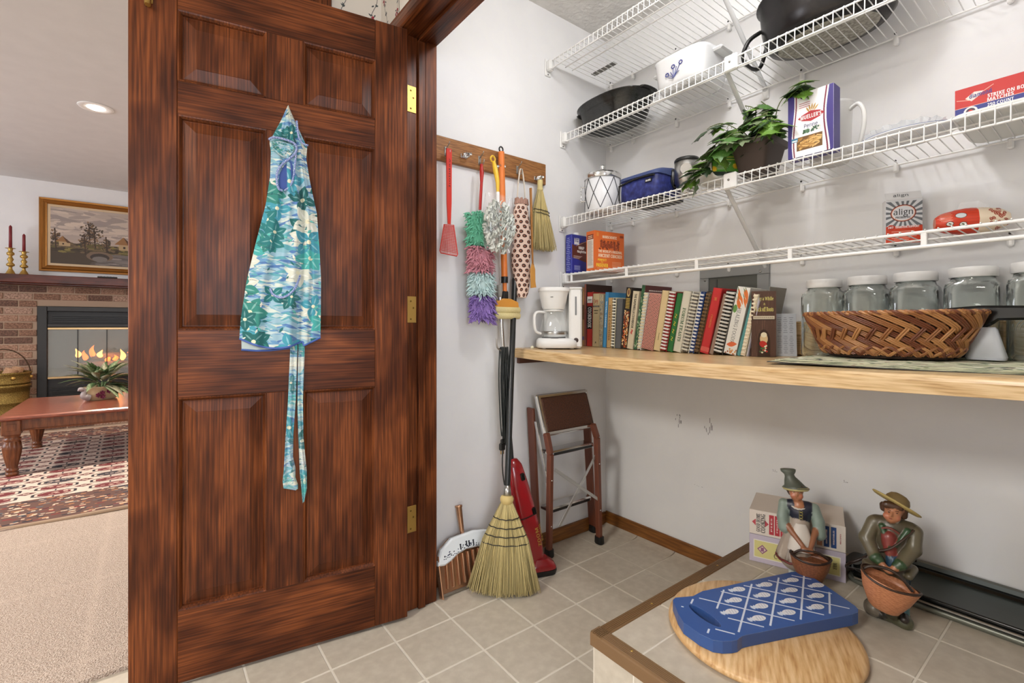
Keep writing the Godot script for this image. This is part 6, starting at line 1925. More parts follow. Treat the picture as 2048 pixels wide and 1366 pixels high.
func counter_things() -> void:
	var ink := c8(26, 26, 28)
	var wht := c8(238, 236, 230)
	# ---- printed spines and covers
	var ging := P.new(96, 400, c8(226, 166, 150))
	for j in 40:
		for i in 10:
			var c := Vector2(i * 12.0 + (6.0 if j % 2 else 0.0), j * 10.5)
			ging.poly([c + Vector2(0, -6), c + Vector2(6, 0), c + Vector2(0, 6), c + Vector2(-6, 0)], c8(122, 54, 52) if (i + j) % 3 else c8(90, 36, 38))
			ging.ell(c.x + 6, c.y, 2.2, 2.2, 0, c8(240, 206, 190))
	var food := P.new(64, 400, c8(40, 32, 28))
	for k in 160:
		food.ell(rng.randf_range(0, 64), rng.randf_range(150, 390), rng.randf_range(3, 14), rng.randf_range(2, 6), rng.randf_range(0, 3), [c8(206, 96, 44), c8(222, 168, 84), c8(240, 220, 176), c8(96, 52, 30), c8(150, 44, 32)][k % 5])
	for k in 7:
		food.rect(8, 70 + k * 10, 48, 5, c8(196, 170, 80))
	food.ell(32, 32, 20, 28, 0, c8(196, 170, 110))
	food.ell(32, 30, 13, 18, 0, c8(120, 80, 60))
	var leafy := P.new(48, 400, c8(54, 96, 66))
	for k in 60:
		leafy.leaf(rng.randf_range(0, 48), rng.randf_range(80, 400), 30, 8, rng.randf_range(0, 3), [c8(196, 206, 176), c8(90, 130, 80), c8(40, 76, 52)][k % 3])
	var carrot := P.new(128, 400, c8(222, 222, 216))
	for k in 16:
		var x := rng.randf_range(30, 120)
		var y := rng.randf_range(14, 110)
		carrot.leaf(x, y, 66, 17, 0.9 + rng.randf_range(-0.3, 0.3), c8(212, 110, 44))
		carrot.leaf(x - 22, y - 30, 30, 5, 0.9, c8(70, 110, 56))
	for k in 14:
		carrot.ell(rng.randf_range(0, 128), rng.randf_range(370, 400), 9, 6, 0, [c8(206, 150, 90), c8(150, 90, 60)][k % 2])
	carrot.ell(20, 130, 22, 24, 0, c8(96, 140, 70))
	carrot.leaf(64, 340, 110, 30, -0.15, c8(214, 104, 60))
	var tile2 := P.new(48, 400, c8(226, 216, 190))
	for j in 40:
		for i in 3:
			if (i + j) % 2:
				tile2.rect(6 + i * 13, j * 10, 10, 5, c8(222, 176, 150))
	var old := P.new(48, 400, c8(178, 168, 142))
	for k in 140:
		old.ell(rng.randf_range(0, 48), rng.randf_range(0, 400), rng.randf_range(2, 9), rng.randf_range(2, 9), 0, [c8(120, 130, 130), c8(196, 184, 150), c8(150, 124, 90)][k % 3])
	var maroon := P.new(256, 400, c8(92, 44, 44))
	for k in 22:
		maroon.ell(40 + k * 10, 30, 4, 4, 0, wht)
		maroon.ell(40, 30 + k * 17, 4, 4, 0, wht)
	maroon.rect(56, 48, 200, 340, c8(196, 186, 160))
	var dark := P.new(256, 400, c8(66, 44, 36))
	for k in 90:
		dark.ell(rng.randf_range(0, 256), rng.randf_range(60, 400), rng.randf_range(8, 30), rng.randf_range(4, 12), rng.randf_range(0, 3), [c8(96, 60, 44), c8(48, 34, 30), c8(140, 92, 70)][k % 3])
	dark.ell(60, 74, 16, 30, 0.2, c8(210, 190, 170))
	dark.ell(60, 74, 10, 23, 0.2, c8(66, 44, 36))
	var tt := func(p: P) -> StandardMaterial3D:
		return tmat(p.tex(), 0.5)

	var L := [
		{label = "thin charcoal grey book half hidden behind the coffee maker", z = 0.012, th = 0.012, lean = 0.001, h = 0.262, d = 0.15, c = c8(60, 58, 60), bands = [[0.3, 0.34, c8(180, 180, 180)]]},
		{label = "tan spined book beside the coffee maker, second from the left", z = 0.0255, th = 0.014, lean = 0.001, h = 0.283, d = 0.16, c = c8(180, 134, 88), bands = [[0.45, 0.7, c8(120, 84, 50)], [0.1, 0.16, c8(110, 90, 130)]]},
		{label = "tall dark brown cookbook with salmon spine and large patterned cover", z = 0.04, th = 0.0135, lean = 0.001, h = 0.298, d = 0.185, c = c8(66, 44, 36), sc = c8(168, 100, 84), ctex = tt.call(dark), bands = [[0.1, 0.6, c8(140, 74, 64)]]},
		{label = "red cookbook with COOKBOOK in white on a black spine panel", z = 0.054, th = 0.036, lean = 0.005, h = 0.258, c = c8(186, 44, 36), bands = [[0.32, 0.74, ink], [0.8, 0.92, wht]], tx = [["COOKBOOK", 0.53, 0.096, 0.021, wht, "Droid Serif"], ["Better", 0.86, 0.022, 0.009, ink, "Droid Sans", 400, true]]},
		{label = "thick beige cookbook titled Joy in red letters", z = 0.0905, th = 0.043, lean = 0.006, h = 0.25, c = c8(206, 188, 146), bands = [[0.745, 0.772, c8(80, 70, 60)]], tx = [["Joy", 0.85, 0.026, 0.024, c8(176, 52, 40), "Droid Serif", 400, true], ["of Cooking", 0.757, 0.03, 0.005, wht, "Droid Sans", 400, true], ["ROMBAUER", 0.68, 0.026, 0.0045, ink, "Droid Sans", 400, true], ["BECKER", 0.63, 0.02, 0.0045, ink, "Droid Sans", 400, true], ["A", 0.08, 0.008, 0.009, ink, "Droid Sans", 700, true]]},
		{label = "grey and brown mottled slim book between the beige and the bright blue one", z = 0.134, th = 0.0205, lean = 0.006, h = 0.244, d = 0.14, c = c8(176, 166, 140), tex = tt.call(old)},
		{label = "slim bright blue book", z = 0.155, th = 0.0225, lean = 0.018, h = 0.254, c = c8(66, 140, 190), tx = [["NATURAL COOKING", 0.6, 0.12, 0.007, c8(200, 226, 240)]]},
		{label = "tan book with embossed dark spine lettering right of the bright blue book", z = 0.179, th = 0.026, lean = 0.011, h = 0.229, c = c8(190, 158, 108), tx = [["HOME COOKING", 0.5, 0.16, 0.01, c8(130, 92, 50)]]},
		{label = "cream comb bound book right of the tan embossed book", z = 0.2065, th = 0.02, lean = 0.012, h = 0.229, c = c8(206, 200, 170), comb = c8(236, 234, 222), sc = c8(60, 62, 58)},
		{label = "plain dark grey ring binder among the left cookbooks", z = 0.228, th = 0.034, lean = 0.013, h = 0.222, c = c8(96, 98, 100)},
		{label = "black cookbook with photographs of food down its tall spine", z = 0.264, th = 0.03, lean = 0.031, h = 0.27, c = c8(44, 36, 32), tex = tt.call(food)},
		{label = "cream cookbook with THE GASPARILLA COOKBOOK on its spine", z = 0.2955, th = 0.0345, lean = 0.035, h = 0.251, c = c8(216, 204, 176), tx = [["THE GASPARILLA COOKBOOK", 0.66, 0.15, 0.012, ink], ["~", 0.3, 0.02, 0.012, c8(196, 90, 80)]]},
		{label = "tall green leaf patterned book with a maroon cover edged in white dots", z = 0.332, th = 0.018, lean = 0.047, h = 0.276, d = 0.19, c = c8(92, 44, 44), sc = c8(54, 96, 66), tex = tt.call(leafy), ctex = tt.call(maroon)},
		{label = "white comb bound book with small blue spine lettering", z = 0.3515, th = 0.02, lean = 0.038, h = 0.244, c = c8(222, 224, 216), comb = c8(222, 212, 176), sc = c8(216, 220, 216), tx = [["Our Favorite Recipes", 0.62, 0.13, 0.006, c8(70, 96, 130)]]},
		{label = "wide pink and red gingham checked recipe binder", z = 0.3725, th = 0.06, lean = 0.044, h = 0.233, c = c8(222, 160, 146), tex = tt.call(ging)},
		{label = "plain cream book right of the gingham binder", z = 0.4335, th = 0.034, lean = 0.045, h = 0.246, c = c8(214, 192, 146), tx = [["recipes", 0.24, 0.03, 0.004, ink, "Droid Serif", 400]]},
		{label = "crimson comb bound book with white teeth", z = 0.4685, th = 0.03, lean = 0.047, h = 0.24, c = c8(150, 34, 40), comb = c8(232, 228, 226), sc = c8(150, 30, 38)},
		{label = "bright green cookbook with gold spine ornament", z = 0.4995, th = 0.027, lean = 0.048, h = 0.233, c = c8(40, 110, 54), tx = [["~ ~ ~ ~", 0.42, 0.11, 0.008, c8(206, 190, 60), "Droid Serif", 400]]},
		{label = "white cookbook with FORUM FEASTS in green capitals", z = 0.5275, th = 0.037, lean = 0.048, h = 0.239, c = c8(212, 208, 190), tx = [["FORUM FEASTS", 0.45, 0.135, 0.013, c8(40, 92, 56), "Droid Serif", 700]]},
		{label = "pale grey wire comb bound book right of the FORUM FEASTS cookbook", z = 0.5655, th = 0.034, lean = 0.051, h = 0.234, c = c8(216, 214, 204), comb = c8(206, 202, 186), sc = c8(110, 106, 100)},
		{label = "dark blue comb bound book with white teeth", z = 0.6005, th = 0.0185, lean = 0.05, h = 0.235, c = c8(36, 70, 130), comb = c8(226, 226, 226), sc = c8(30, 58, 116)},
		{label = "dark brown comb bound book left of the tall red hardcover", z = 0.62, th = 0.0235, lean = 0.054, h = 0.233, c = c8(96, 74, 44), comb = c8(110, 84, 52), sc = c8(80, 60, 36)},
		{label = "tall bright red hardcover with faded gold lettering", z = 0.6445, th = 0.037, lean = 0.056, h = 0.243, c = c8(190, 44, 44), bands = [[0.03, 0.1, c8(206, 90, 80)]], tx = [["M", 0.84, 0.01, 0.012, c8(206, 130, 70), "Droid Serif", 700, true], ["COOKING", 0.5, 0.05, 0.007, c8(206, 130, 70), "Droid Serif"]]},
		{label = "taupe book right of the tall red hardcover", z = 0.6825, th = 0.017, lean = 0.057, h = 0.222, c = c8(150, 124, 108)},
		{label = "black comb bound book with two rows of white teeth", z = 0.7, th = 0.038, lean = 0.053, h = 0.229, c = c8(30, 30, 30), comb = c8(206, 204, 196), sc = c8(24, 24, 24)},
		{label = "white cookbook with carrots and HEALING FOODS on its spine", z = 0.739, th = 0.048, lean = 0.054, h = 0.24, c = c8(216, 214, 206), tex = tt.call(carrot), tx = [["HEALING FOODS", 0.44, 0.125, 0.013, c8(60, 66, 70), "Droid Serif", 400]]},
		{label = "thin teal book right of the carrot cookbook", z = 0.788, th = 0.0125, lean = 0.053, h = 0.205, c = c8(84, 146, 146)},
		{label = "cream comb bound book with peach checks at the right end of the row", z = 0.8015, th = 0.017, lean = 0.048, h = 0.217, c = c8(224, 214, 190), comb = c8(232, 222, 196), tex = tt.call(tile2)}]
	for b in L:
		book(b)
	for k in 3:
		var q: Array = [["stack of white leaflets leaning at the right end of the cookbooks", c8(226, 226, 224), 0.21], ["lilac leaflet leaning behind the brown recipe card", c8(196, 190, 206), 0.2], ["tall grey cardboard sheet rising behind the brown recipe card", c8(150, 144, 134), 0.25]][k]
		var t := thing("leaflet", q[0], "leaflet", Vector3(-0.2 if k < 2 else -0.15, cty(0.82) + 0.001, 0.8205 + k * 0.004), 0, "leaflets at the end of the cookbooks")
		t.rotation.x = 0.2
		obj("sheet", S.new().box(Vector3(0.07, q[2] / 2, 0.0012), Vector3(0.13, q[2], 0.0024), 0.0005), mat(q[1], 0.7), t)
		obj("fold", S.new().tube(pl([0.005, 0.0, 0.0012, 0.005, q[2], 0.0012]), 0.0013, 6), mat(q[1], 0.7), t)

	# brown recipe card with an arched window, and the grey printed card behind it
	var rc := thing("recipe_card", "brown wood look folded recipe card with yellow script and an arched cutout", "card", Vector3(-0.2, cty(0.86) + 0.001, 0.846), -52)
	var pc := P.new(160, 360, c8(88, 62, 50))
	for k in 70:
		pc.rect(rng.randf_range(0, 160), rng.randf_range(0, 360), 2, rng.randf_range(20, 120), [c8(70, 48, 38), c8(112, 82, 66)][k % 2])
	pc.rect(0, 152, 160, 8, c8(60, 40, 30))
	pc.rect(10, 136, 140, 18, c8(206, 196, 172))
	for k in 20:
		pc.rect(16 + k * 6.5, 142, 3, 6, c8(120, 100, 80))
	pc.ell(80, 280, 42, 70, 0, c8(60, 40, 28))
	pc.rect(38, 280, 84, 80, c8(60, 40, 28))
	pc.ell(80, 262, 26, 30, 0, c8(222, 196, 150))
	pc.ell(80, 240, 20, 14, 0, c8(240, 232, 200))
	pc.ell(76, 292, 26, 18, 0.3, c8(190, 50, 40))
	for k in 16:
		pc.ell(rng.randf_range(56, 106), rng.randf_range(300, 340), 7, 5, 0, [c8(236, 228, 200), c8(70, 110, 60), c8(190, 50, 40)][k % 3])
	obj("card_body", bxs(Vector3(0.034, 0.114, 0), Vector3(0.078, 0.228, 0.004), 0.0008), mat(c8(80, 54, 42), 0.6), rc)
	obj("front_print", bxs(Vector3(0.034, 0.114, 0.0022), Vector3(0.077, 0.227, 0.0006)), tmat(pc.tex(), 0.5), rc)
	obj("back_leaf", S.new().at(Transform3D(ry(8) * Basis(Vector3.RIGHT, -0.08), Vector3(0, 0, -0.018))).box(Vector3(0.034, 0.112, 0), Vector3(0.076, 0.224, 0.003)), mat(c8(86, 60, 48), 0.6), rc)
	var yl := mat(c8(214, 206, 120), 0.5)
	text(rc, "Stay a While", 0.056, 0.016, Vector3(0.036, 0.2, 0.0027), Basis(), yl, "Droid Serif", 700)
	text(rc, "&", 0.006, 0.008, Vector3(0.036, 0.183, 0.0027), Basis(), yl, "Droid Serif", 400)
	text(rc, "Kick off Boots", 0.056, 0.016, Vector3(0.036, 0.165, 0.0027), Basis(), yl, "Droid Serif", 700)
	var gc := thing("printed_card", "grey folded card with columns of small print behind the brown recipe card", "card", Vector3(-0.11, cty(0.9) + 0.001, 0.897), -48)
	gc.rotation.x = -0.06
	obj("sheet", bxs(Vector3(0.02, 0.075, 0), Vector3(0.07, 0.15, 0.0016), 0.0004), mat(c8(190, 194, 200), 0.7), gc)
	var gl2 := S.new()
	for c in 3:
		for k in 20:
			if k != 10:
				gl2.box(Vector3(0.0 + c * 0.019, 0.012 + k * 0.0065, 0.0009), Vector3(0.014 - 0.003 * ((k * 7 + c) % 3), 0.0016, 0.0004))
	obj("small_print", gl2, mat(c8(120, 124, 132), 0.7), gc)

	# coffee maker
	var cm := thing("coffee_maker", "white drip coffee maker with empty glass carafe at the left end of the countertop", "coffee maker", Vector3(-0.442, cty(0.12) + 0.001, 0.122), -36)
	var w: Material = M.white_plastic
	obj("base", S.new().sup([[0.004, 0.084, 0.062, 3.2, -0.012], [0.008, 0.09, 0.068, 3.2, -0.012], [0.034, 0.088, 0.066, 3.2, -0.012], [0.042, 0.08, 0.06, 3.0, -0.016], [0.046, 0.07, 0.055, 3.0, -0.02]], 36), w, cm)
	obj("hot_plate", S.new().at(Transform3D(Basis(), Vector3(-0.026, 0, 0.006))).lathe([Vector2(0, 0.045), Vector2(0.052, 0.045), Vector2(0.052, 0.05), Vector2(0, 0.05)], 28), mat(c8(90, 90, 92), 0.4), cm)
	obj("tower", S.new().box(Vector3(0.066, 0.132, -0.02), Vector3(0.056, 0.258, 0.12), 0.008), w, cm)
	obj("tower", S.new().box(Vector3(0.0, 0.13, -0.06), Vector3(0.12, 0.25, 0.045), 0.008), w, cm)
	obj("filter_basket", S.new().sup([[0.17, 0.045, 0.05, 2.4, -0.026], [0.18, 0.05, 0.054, 2.4, -0.026], [0.235, 0.062, 0.062, 2.6, -0.026], [0.25, 0.066, 0.066, 2.8, -0.025]], 36), w, cm)
	obj("lid", S.new().sup([[0.248, 0.068, 0.068, 2.8, -0.025], [0.256, 0.069, 0.069, 2.8, -0.025], [0.264, 0.066, 0.066, 2.8, -0.025]], 36), w, cm)
	obj("tower_lid", S.new().box(Vector3(0.066, 0.261, -0.018), Vector3(0.058, 0.01, 0.122), 0.004), w, cm)
	obj("water_gauge", bxs(Vector3(0.066, 0.185, 0.0405), Vector3(0.007, 0.08, 0.003), 0.001), mat(c8(120, 122, 124), 0.4), cm)
	obj("switch", S.new().at(Transform3D(Basis(Vector3.RIGHT, PI / 2), Vector3(0.067, 0.037, 0.0405))).lathe([Vector2(0, 0.004), Vector2(0.0055, 0.004), Vector2(0.0065, 0.002), Vector2(0.0095, 0.0015), Vector2(0.0105, 0)], 20), mat(c8(66, 52, 50), 0.4), cm)
	text(cm, "BLACK+DECKER", 0.034, 0.0042, Vector3(-0.05, 0.222, 0.0565), Basis(Vector3.UP, -0.4) * Basis(Vector3.RIGHT, 0.1), M.ink)
	var ca := obj("carafe", S.new().at(Transform3D(Basis(), Vector3(-0.026, 0, 0.006))).lathe([Vector2(0, 0.0505), Vector2(0.048, 0.0505), Vector2(0.056, 0.056), Vector2(0.0585, 0.07), Vector2(0.056, 0.1), Vector2(0.046, 0.14), Vector2(0.041, 0.155), Vector2(0.041, 0.164)], 36), M.glass, cm)
	obj("carafe_band", S.new().at(Transform3D(Basis(), Vector3(-0.026, 0, 0.006))).lathe([Vector2(0.0592, 0.062), Vector2(0.0596, 0.068), Vector2(0.0596, 0.076), Vector2(0.0588, 0.076)], 36), M.steel, ca)
	obj("carafe_lid", S.new().at(Transform3D(Basis(), Vector3(-0.026, 0, 0.006))).lathe([Vector2(0, 0.162), Vector2(0.043, 0.162), Vector2(0.044, 0.168), Vector2(0.03, 0.17), Vector2(0, 0.171)], 32), M.white_plastic, ca)
	obj("carafe_handle", S.new().tube(curve(pl([-0.066, 0.158, 0.014, -0.1, 0.158, 0.03, -0.112, 0.14, 0.036, -0.112, 0.1, 0.036, -0.104, 0.075, 0.03, -0.084, 0.066, 0.02]), 4), 0.0085, 10, true, 0.7), M.white_plastic, ca)
	for x in [-0.07, 0.05]:
		obj("foot", S.new().at(Transform3D(Basis(), Vector3(x, 0, 0.03))).lathe([Vector2(0, 0), Vector2(0.009, 0), Vector2(0.009, 0.006), Vector2(0, 0.006)], 10), M.white, cm)
	var bd := thing("white_bead", "tiny pale white bead on the countertop left of the coffee maker", "bead", Vector3(-0.545, cty(0.05), 0.06))
	obj("bead_body", S.new().lathe([Vector2(0, 0), Vector2(0.0075, 0), Vector2(0.007, 0.008), Vector2(0.004, 0.011), Vector2(0, 0.0115)], 14), mat(c8(222, 218, 190), 0.5), bd)
	var ws := thing("white_coaster", "thin white plastic tile on the countertop between the coffee maker and the books", "coaster", Vector3(-0.30, cty(0.06), 0.06), -20)
	obj("slab", bxs(Vector3(0, 0.003, 0), Vector3(0.06, 0.006, 0.06), 0.002), M.white_plastic, ws)

	# glass jars
	var names := ["leftmost of the square glass jars with white lids, next to the printed card", "second square glass jar with white lid from the left", "middle square glass jar with white lid", "fourth square glass jar with white lid, behind the black pan handle", "square glass jar with white lid cut by the right picture edge"]
	var zs := [1.024, 1.144, 1.263, 1.386, 1.508]
	var jar: Node3D
	for k in 5:
		if k == 0:
			jar = thing("glass_jar", names[0], "jar", Vector3(-0.082, cty(zs[0]) + 0.001, zs[0]), 0, "square glass jars with white lids")
			obj("glass_body", S.new().sup([[0.0, 0.046, 0.046, 4.5], [0.004, 0.053, 0.053, 5], [0.012, 0.0555, 0.0555, 5.5], [0.2, 0.0555, 0.0555, 5.5], [0.214, 0.053, 0.053, 5], [0.222, 0.046, 0.046, 3.4], [0.228, 0.0455, 0.0455, 2.2], [0.236, 0.0455, 0.0455, 2.0], [0.236, 0.0425, 0.0425, 2.0], [0.224, 0.0425, 0.0425, 2.2], [0.216, 0.045, 0.045, 3.4], [0.205, 0.0515, 0.0515, 5.5], [0.014, 0.0515, 0.0515, 5.5], [0.008, 0.046, 0.046, 4.5]], 48), M.thick_glass, jar)
			obj("lid", S.new().lathe([Vector2(0, 0.232), Vector2(0.0495, 0.232), Vector2(0.051, 0.235), Vector2(0.051, 0.256), Vector2(0.049, 0.259), Vector2(0, 0.26)], 40, [1, 4]), M.white_plastic, jar)
			var em := S.new()
			for q in [[0.036, 0.0], [0.029, 0.0]]:
				var ps := []
				for i in 15:
					var a := PI * i / 14.0
					ps.append(Vector3(-0.0562, 0.085 + sin(a) * q[0], -cos(a) * q[0]))
				em.tube(ps, 0.0016, 6)
			for i in 9:
				var a := PI * (i + 1) / 10.0
				em.box(Vector3(-0.0565, 0.085 + sin(a) * 0.0425, -cos(a) * 0.0425), Vector3(0.002, 0.006, 0.004), 0.0006)
			obj("embossing", em, M.thick_glass, jar)
		else:
			var j := jar.duplicate()
			j.name = numbered("glass_jar")
			add_child(j)
			j.position = Vector3(-0.082, cty(minf(zs[k], 1.5)) + 0.001, zs[k])
			j.set_meta("label", names[k])

	# placemats
	var mp := P.new(256, 256, c8(206, 206, 176))
	for k in 420:
		mp.leaf(rng.randf_range(0, 256), rng.randf_range(0, 256), rng.randf_range(14, 40), rng.randf_range(3, 8), rng.randf_range(0, 6.3), [c8(226, 226, 206), c8(104, 124, 92), c8(60, 66, 58), c8(166, 176, 138), c8(150, 130, 110)][k % 5])
	var mm := tmat(mp.tex(), 0.7)
	var ml := ["dark backed leafy placemat at the bottom of the stack under the basket", "lower middle leafy placemat of the stack under the basket", "upper middle leafy placemat of the stack under the basket", "topmost leafy green placemat under the wicker basket"]
	for k in 4:
		var o: float = [0.0, 0.012, 0.02, 0.028][k]
		var mt := thing("placemat", ml[k], "placemat", Vector3(-0.314 + o * 0.3, cty(1.1) + 0.0055 + k * 0.0026, 1.33 + o), [0.0, 0.8, -1.0, 0.6][k], "stacked placemats")
		var wav := S.new()
		var R := []
		for i in 25:
			var z := -0.3 + 0.6 * i / 24.0
			var ring := PackedVector3Array()
			var yb := 0.0008 * sin(i * 1.7 + k) * (1.0 if k else 0.0) + (0.0055 * pow(maxf(0, (z + 0.05) / 0.35), 2.0))
			for q in [[-0.19, 0.0], [0.19, 0.0], [0.19, 0.0022], [-0.19, 0.0022]]:
				ring.append(Vector3(q[0], q[1] + yb, z))
			R.append(ring)
		wav.loft(R, true, true, [], true)
		obj("backing", wav, mat(c8(70, 66, 64), 0.8) if k == 0 else mm, mt)
		var pr := S.new()
		for i in 24:
			var za := -0.3 + 0.6 * i / 24.0
			var zb := za + 0.025
			var ya := 0.0023 + 0.0055 * pow(maxf(0, (za + 0.05) / 0.35), 2.0) + 0.0008 * sin(i * 1.7 + k) * (1.0 if k else 0.0)
			var yb2 := 0.0023 + 0.0055 * pow(maxf(0, (zb + 0.05) / 0.35), 2.0) + 0.0008 * sin((i + 1) * 1.7 + k) * (1.0 if k else 0.0)
			pr.face([Vector3(-0.19, ya, za), Vector3(0.19, ya, za), Vector3(0.19, yb2, zb), Vector3(-0.19, yb2, zb)], Vector3.UP, [Vector2(0, za * 1.6), Vector2(1, za * 1.6), Vector2(1, zb * 1.6), Vector2(0, zb * 1.6)])
		obj("printed_face", pr, mm, mt)

	# wicker basket
	var wb := thing("wicker_basket", "long oval brown woven wicker basket on the placemats", "basket", Vector3(-0.232, cty(1.23) + 0.0165, 1.232))
	var cms := [mat(c8(150, 98, 58), 0.26), mat(c8(112, 62, 38), 0.28), mat(c8(178, 126, 78), 0.26)]
	var pos := func(a: float, t: float, off: float) -> Vector3:
		var e := 0.5 - 0.5 * cos(PI * pow(t, 0.8))
		var rx := lerpf(0.094, 0.132, pow(t, 0.85)) + off
		var rz := lerpf(0.144, 0.2, pow(t, 0.85)) + off
		var yy := 0.006 + 0.116 * t + 0.006 * t * cos(a) * cos(a) * 0.0
		return Vector3(cos(a) * rx, yy, sin(a) * rz)
	obj("liner", S.new().sup([[0.001, 0.088, 0.138], [0.006, 0.09, 0.141], [0.116, 0.124, 0.19], [0.116, 0.12, 0.186], [0.01, 0.084, 0.134]], 48), mat(c8(52, 32, 22), 0.7), wb)
	var N := 34
	for k in N:
		var a0 := TAU * k / N
		var s := S.new()
		for c in 3:
			var ps := []
			for i in 15:
				var f := i / 14.0
				var t := 1.0 - f * 0.97
				var w2 := 0.0035 if (t > 0.6 or t < 0.38) else -0.004
				ps.append(pos.call(a0 - f * 1.15 - c * 0.036, t + 0.012 * c, w2))
			s.tube(ps, 0.0042, 6, true, 0.7)
		obj("cane", s, cms[k % 3], wb)
		var s2 := S.new()
		for c in 2:
			var ps := []
			for i in 9:
				var f := i / 8.0
				var t := 0.98 - f * 0.95
				var w2 := 0.0042 if (t > 0.38 and t < 0.64) else -0.0035
				ps.append(pos.call(a0 - 0.35 + f * 0.42 - c * 0.038, t, w2))
			s2.tube(ps, 0.0042, 6, true, 0.7)
		obj("cane", s2, cms[(k + 1) % 3], wb)
	for k in 30:
		var a0 := TAU * k / 30
		var s := S.new()
		for c in 2:
			var ps := []
			for i in 13:
				var f := i / 12.0
				ps.append(pos.call(a0 + f * 0.62 + c * 0.03, 0.02 + 0.24 * sin(PI * f) - 0.0, 0.0045 + 0.004 * sin(f * PI * 3.0)))
			s.tube(ps, 0.0032, 6, true, 0.75)
		obj("braid_loop", s, cms[k % 3], wb)
	for c in 3:
		var ps := []
		for i in 120:
			var a := TAU * i / 120
			var p = pos.call(a, 1.0, 0.001)
			var ph := a * 30.0 + c * TAU / 3
			ps.append(p + Vector3(cos(a) * cos(ph) * 0.004, sin(ph) * 0.004, sin(a) * cos(ph) * 0.004))
		obj("rim_cane", S.new().tube(ps, 0.0042, 6, false, 1.0, true), cms[c], wb)

	# black pan behind the basket: only its big curved handle shows
	var fp := thing("pan_with_handle", "black pan with thick curved plastic handle rising behind the wicker basket", "pan", Vector3(-0.172, 0, 0), -90)
	var hp := p2([1.2481, 1.0341, 1.2815, 1.0506, 1.3547, 1.0652, 1.4126, 1.07, 1.5253, 1.066, 1.5829, 1.0603, 1.5829, 1.0334, 1.5253, 1.0329, 1.4488, 1.031, 1.4264, 1.0133, 1.4197, 0.9912, 1.4107, 0.968, 1.3918, 0.9386, 1.3547, 0.926, 1.2662, 0.9336])
	obj("handle", S.new().ext(hp, -0.012, 0.014, 0.006), M.black_gloss, fp)
	obj("rim", S.new().tube(pl([1.16, 1.0, 0.0, 1.2311, 1.036, 0.0, 1.28, 1.05, 0.0]), 0.006, 8), M.black, fp)
	var tb := thing("white_tub", "small white plastic tub under the black pan handle", "tub", Vector3(-0.172, cty(1.41) + 0.0165, 1.424))
	obj("tub_body", S.new().sup([[0.0, 0.024, 0.036, 3.5], [0.003, 0.027, 0.039, 3.5], [0.074, 0.018, 0.021, 3.5], [0.08, 0.014, 0.017, 3.0]], 32), mat(c8(212, 216, 224), 0.4), tb)
	obj("tub_foot", S.new().sup([[-0.003, 0.025, 0.037, 3.5], [0.001, 0.026, 0.038, 3.5]], 32), mat(c8(200, 204, 212), 0.4), tb)

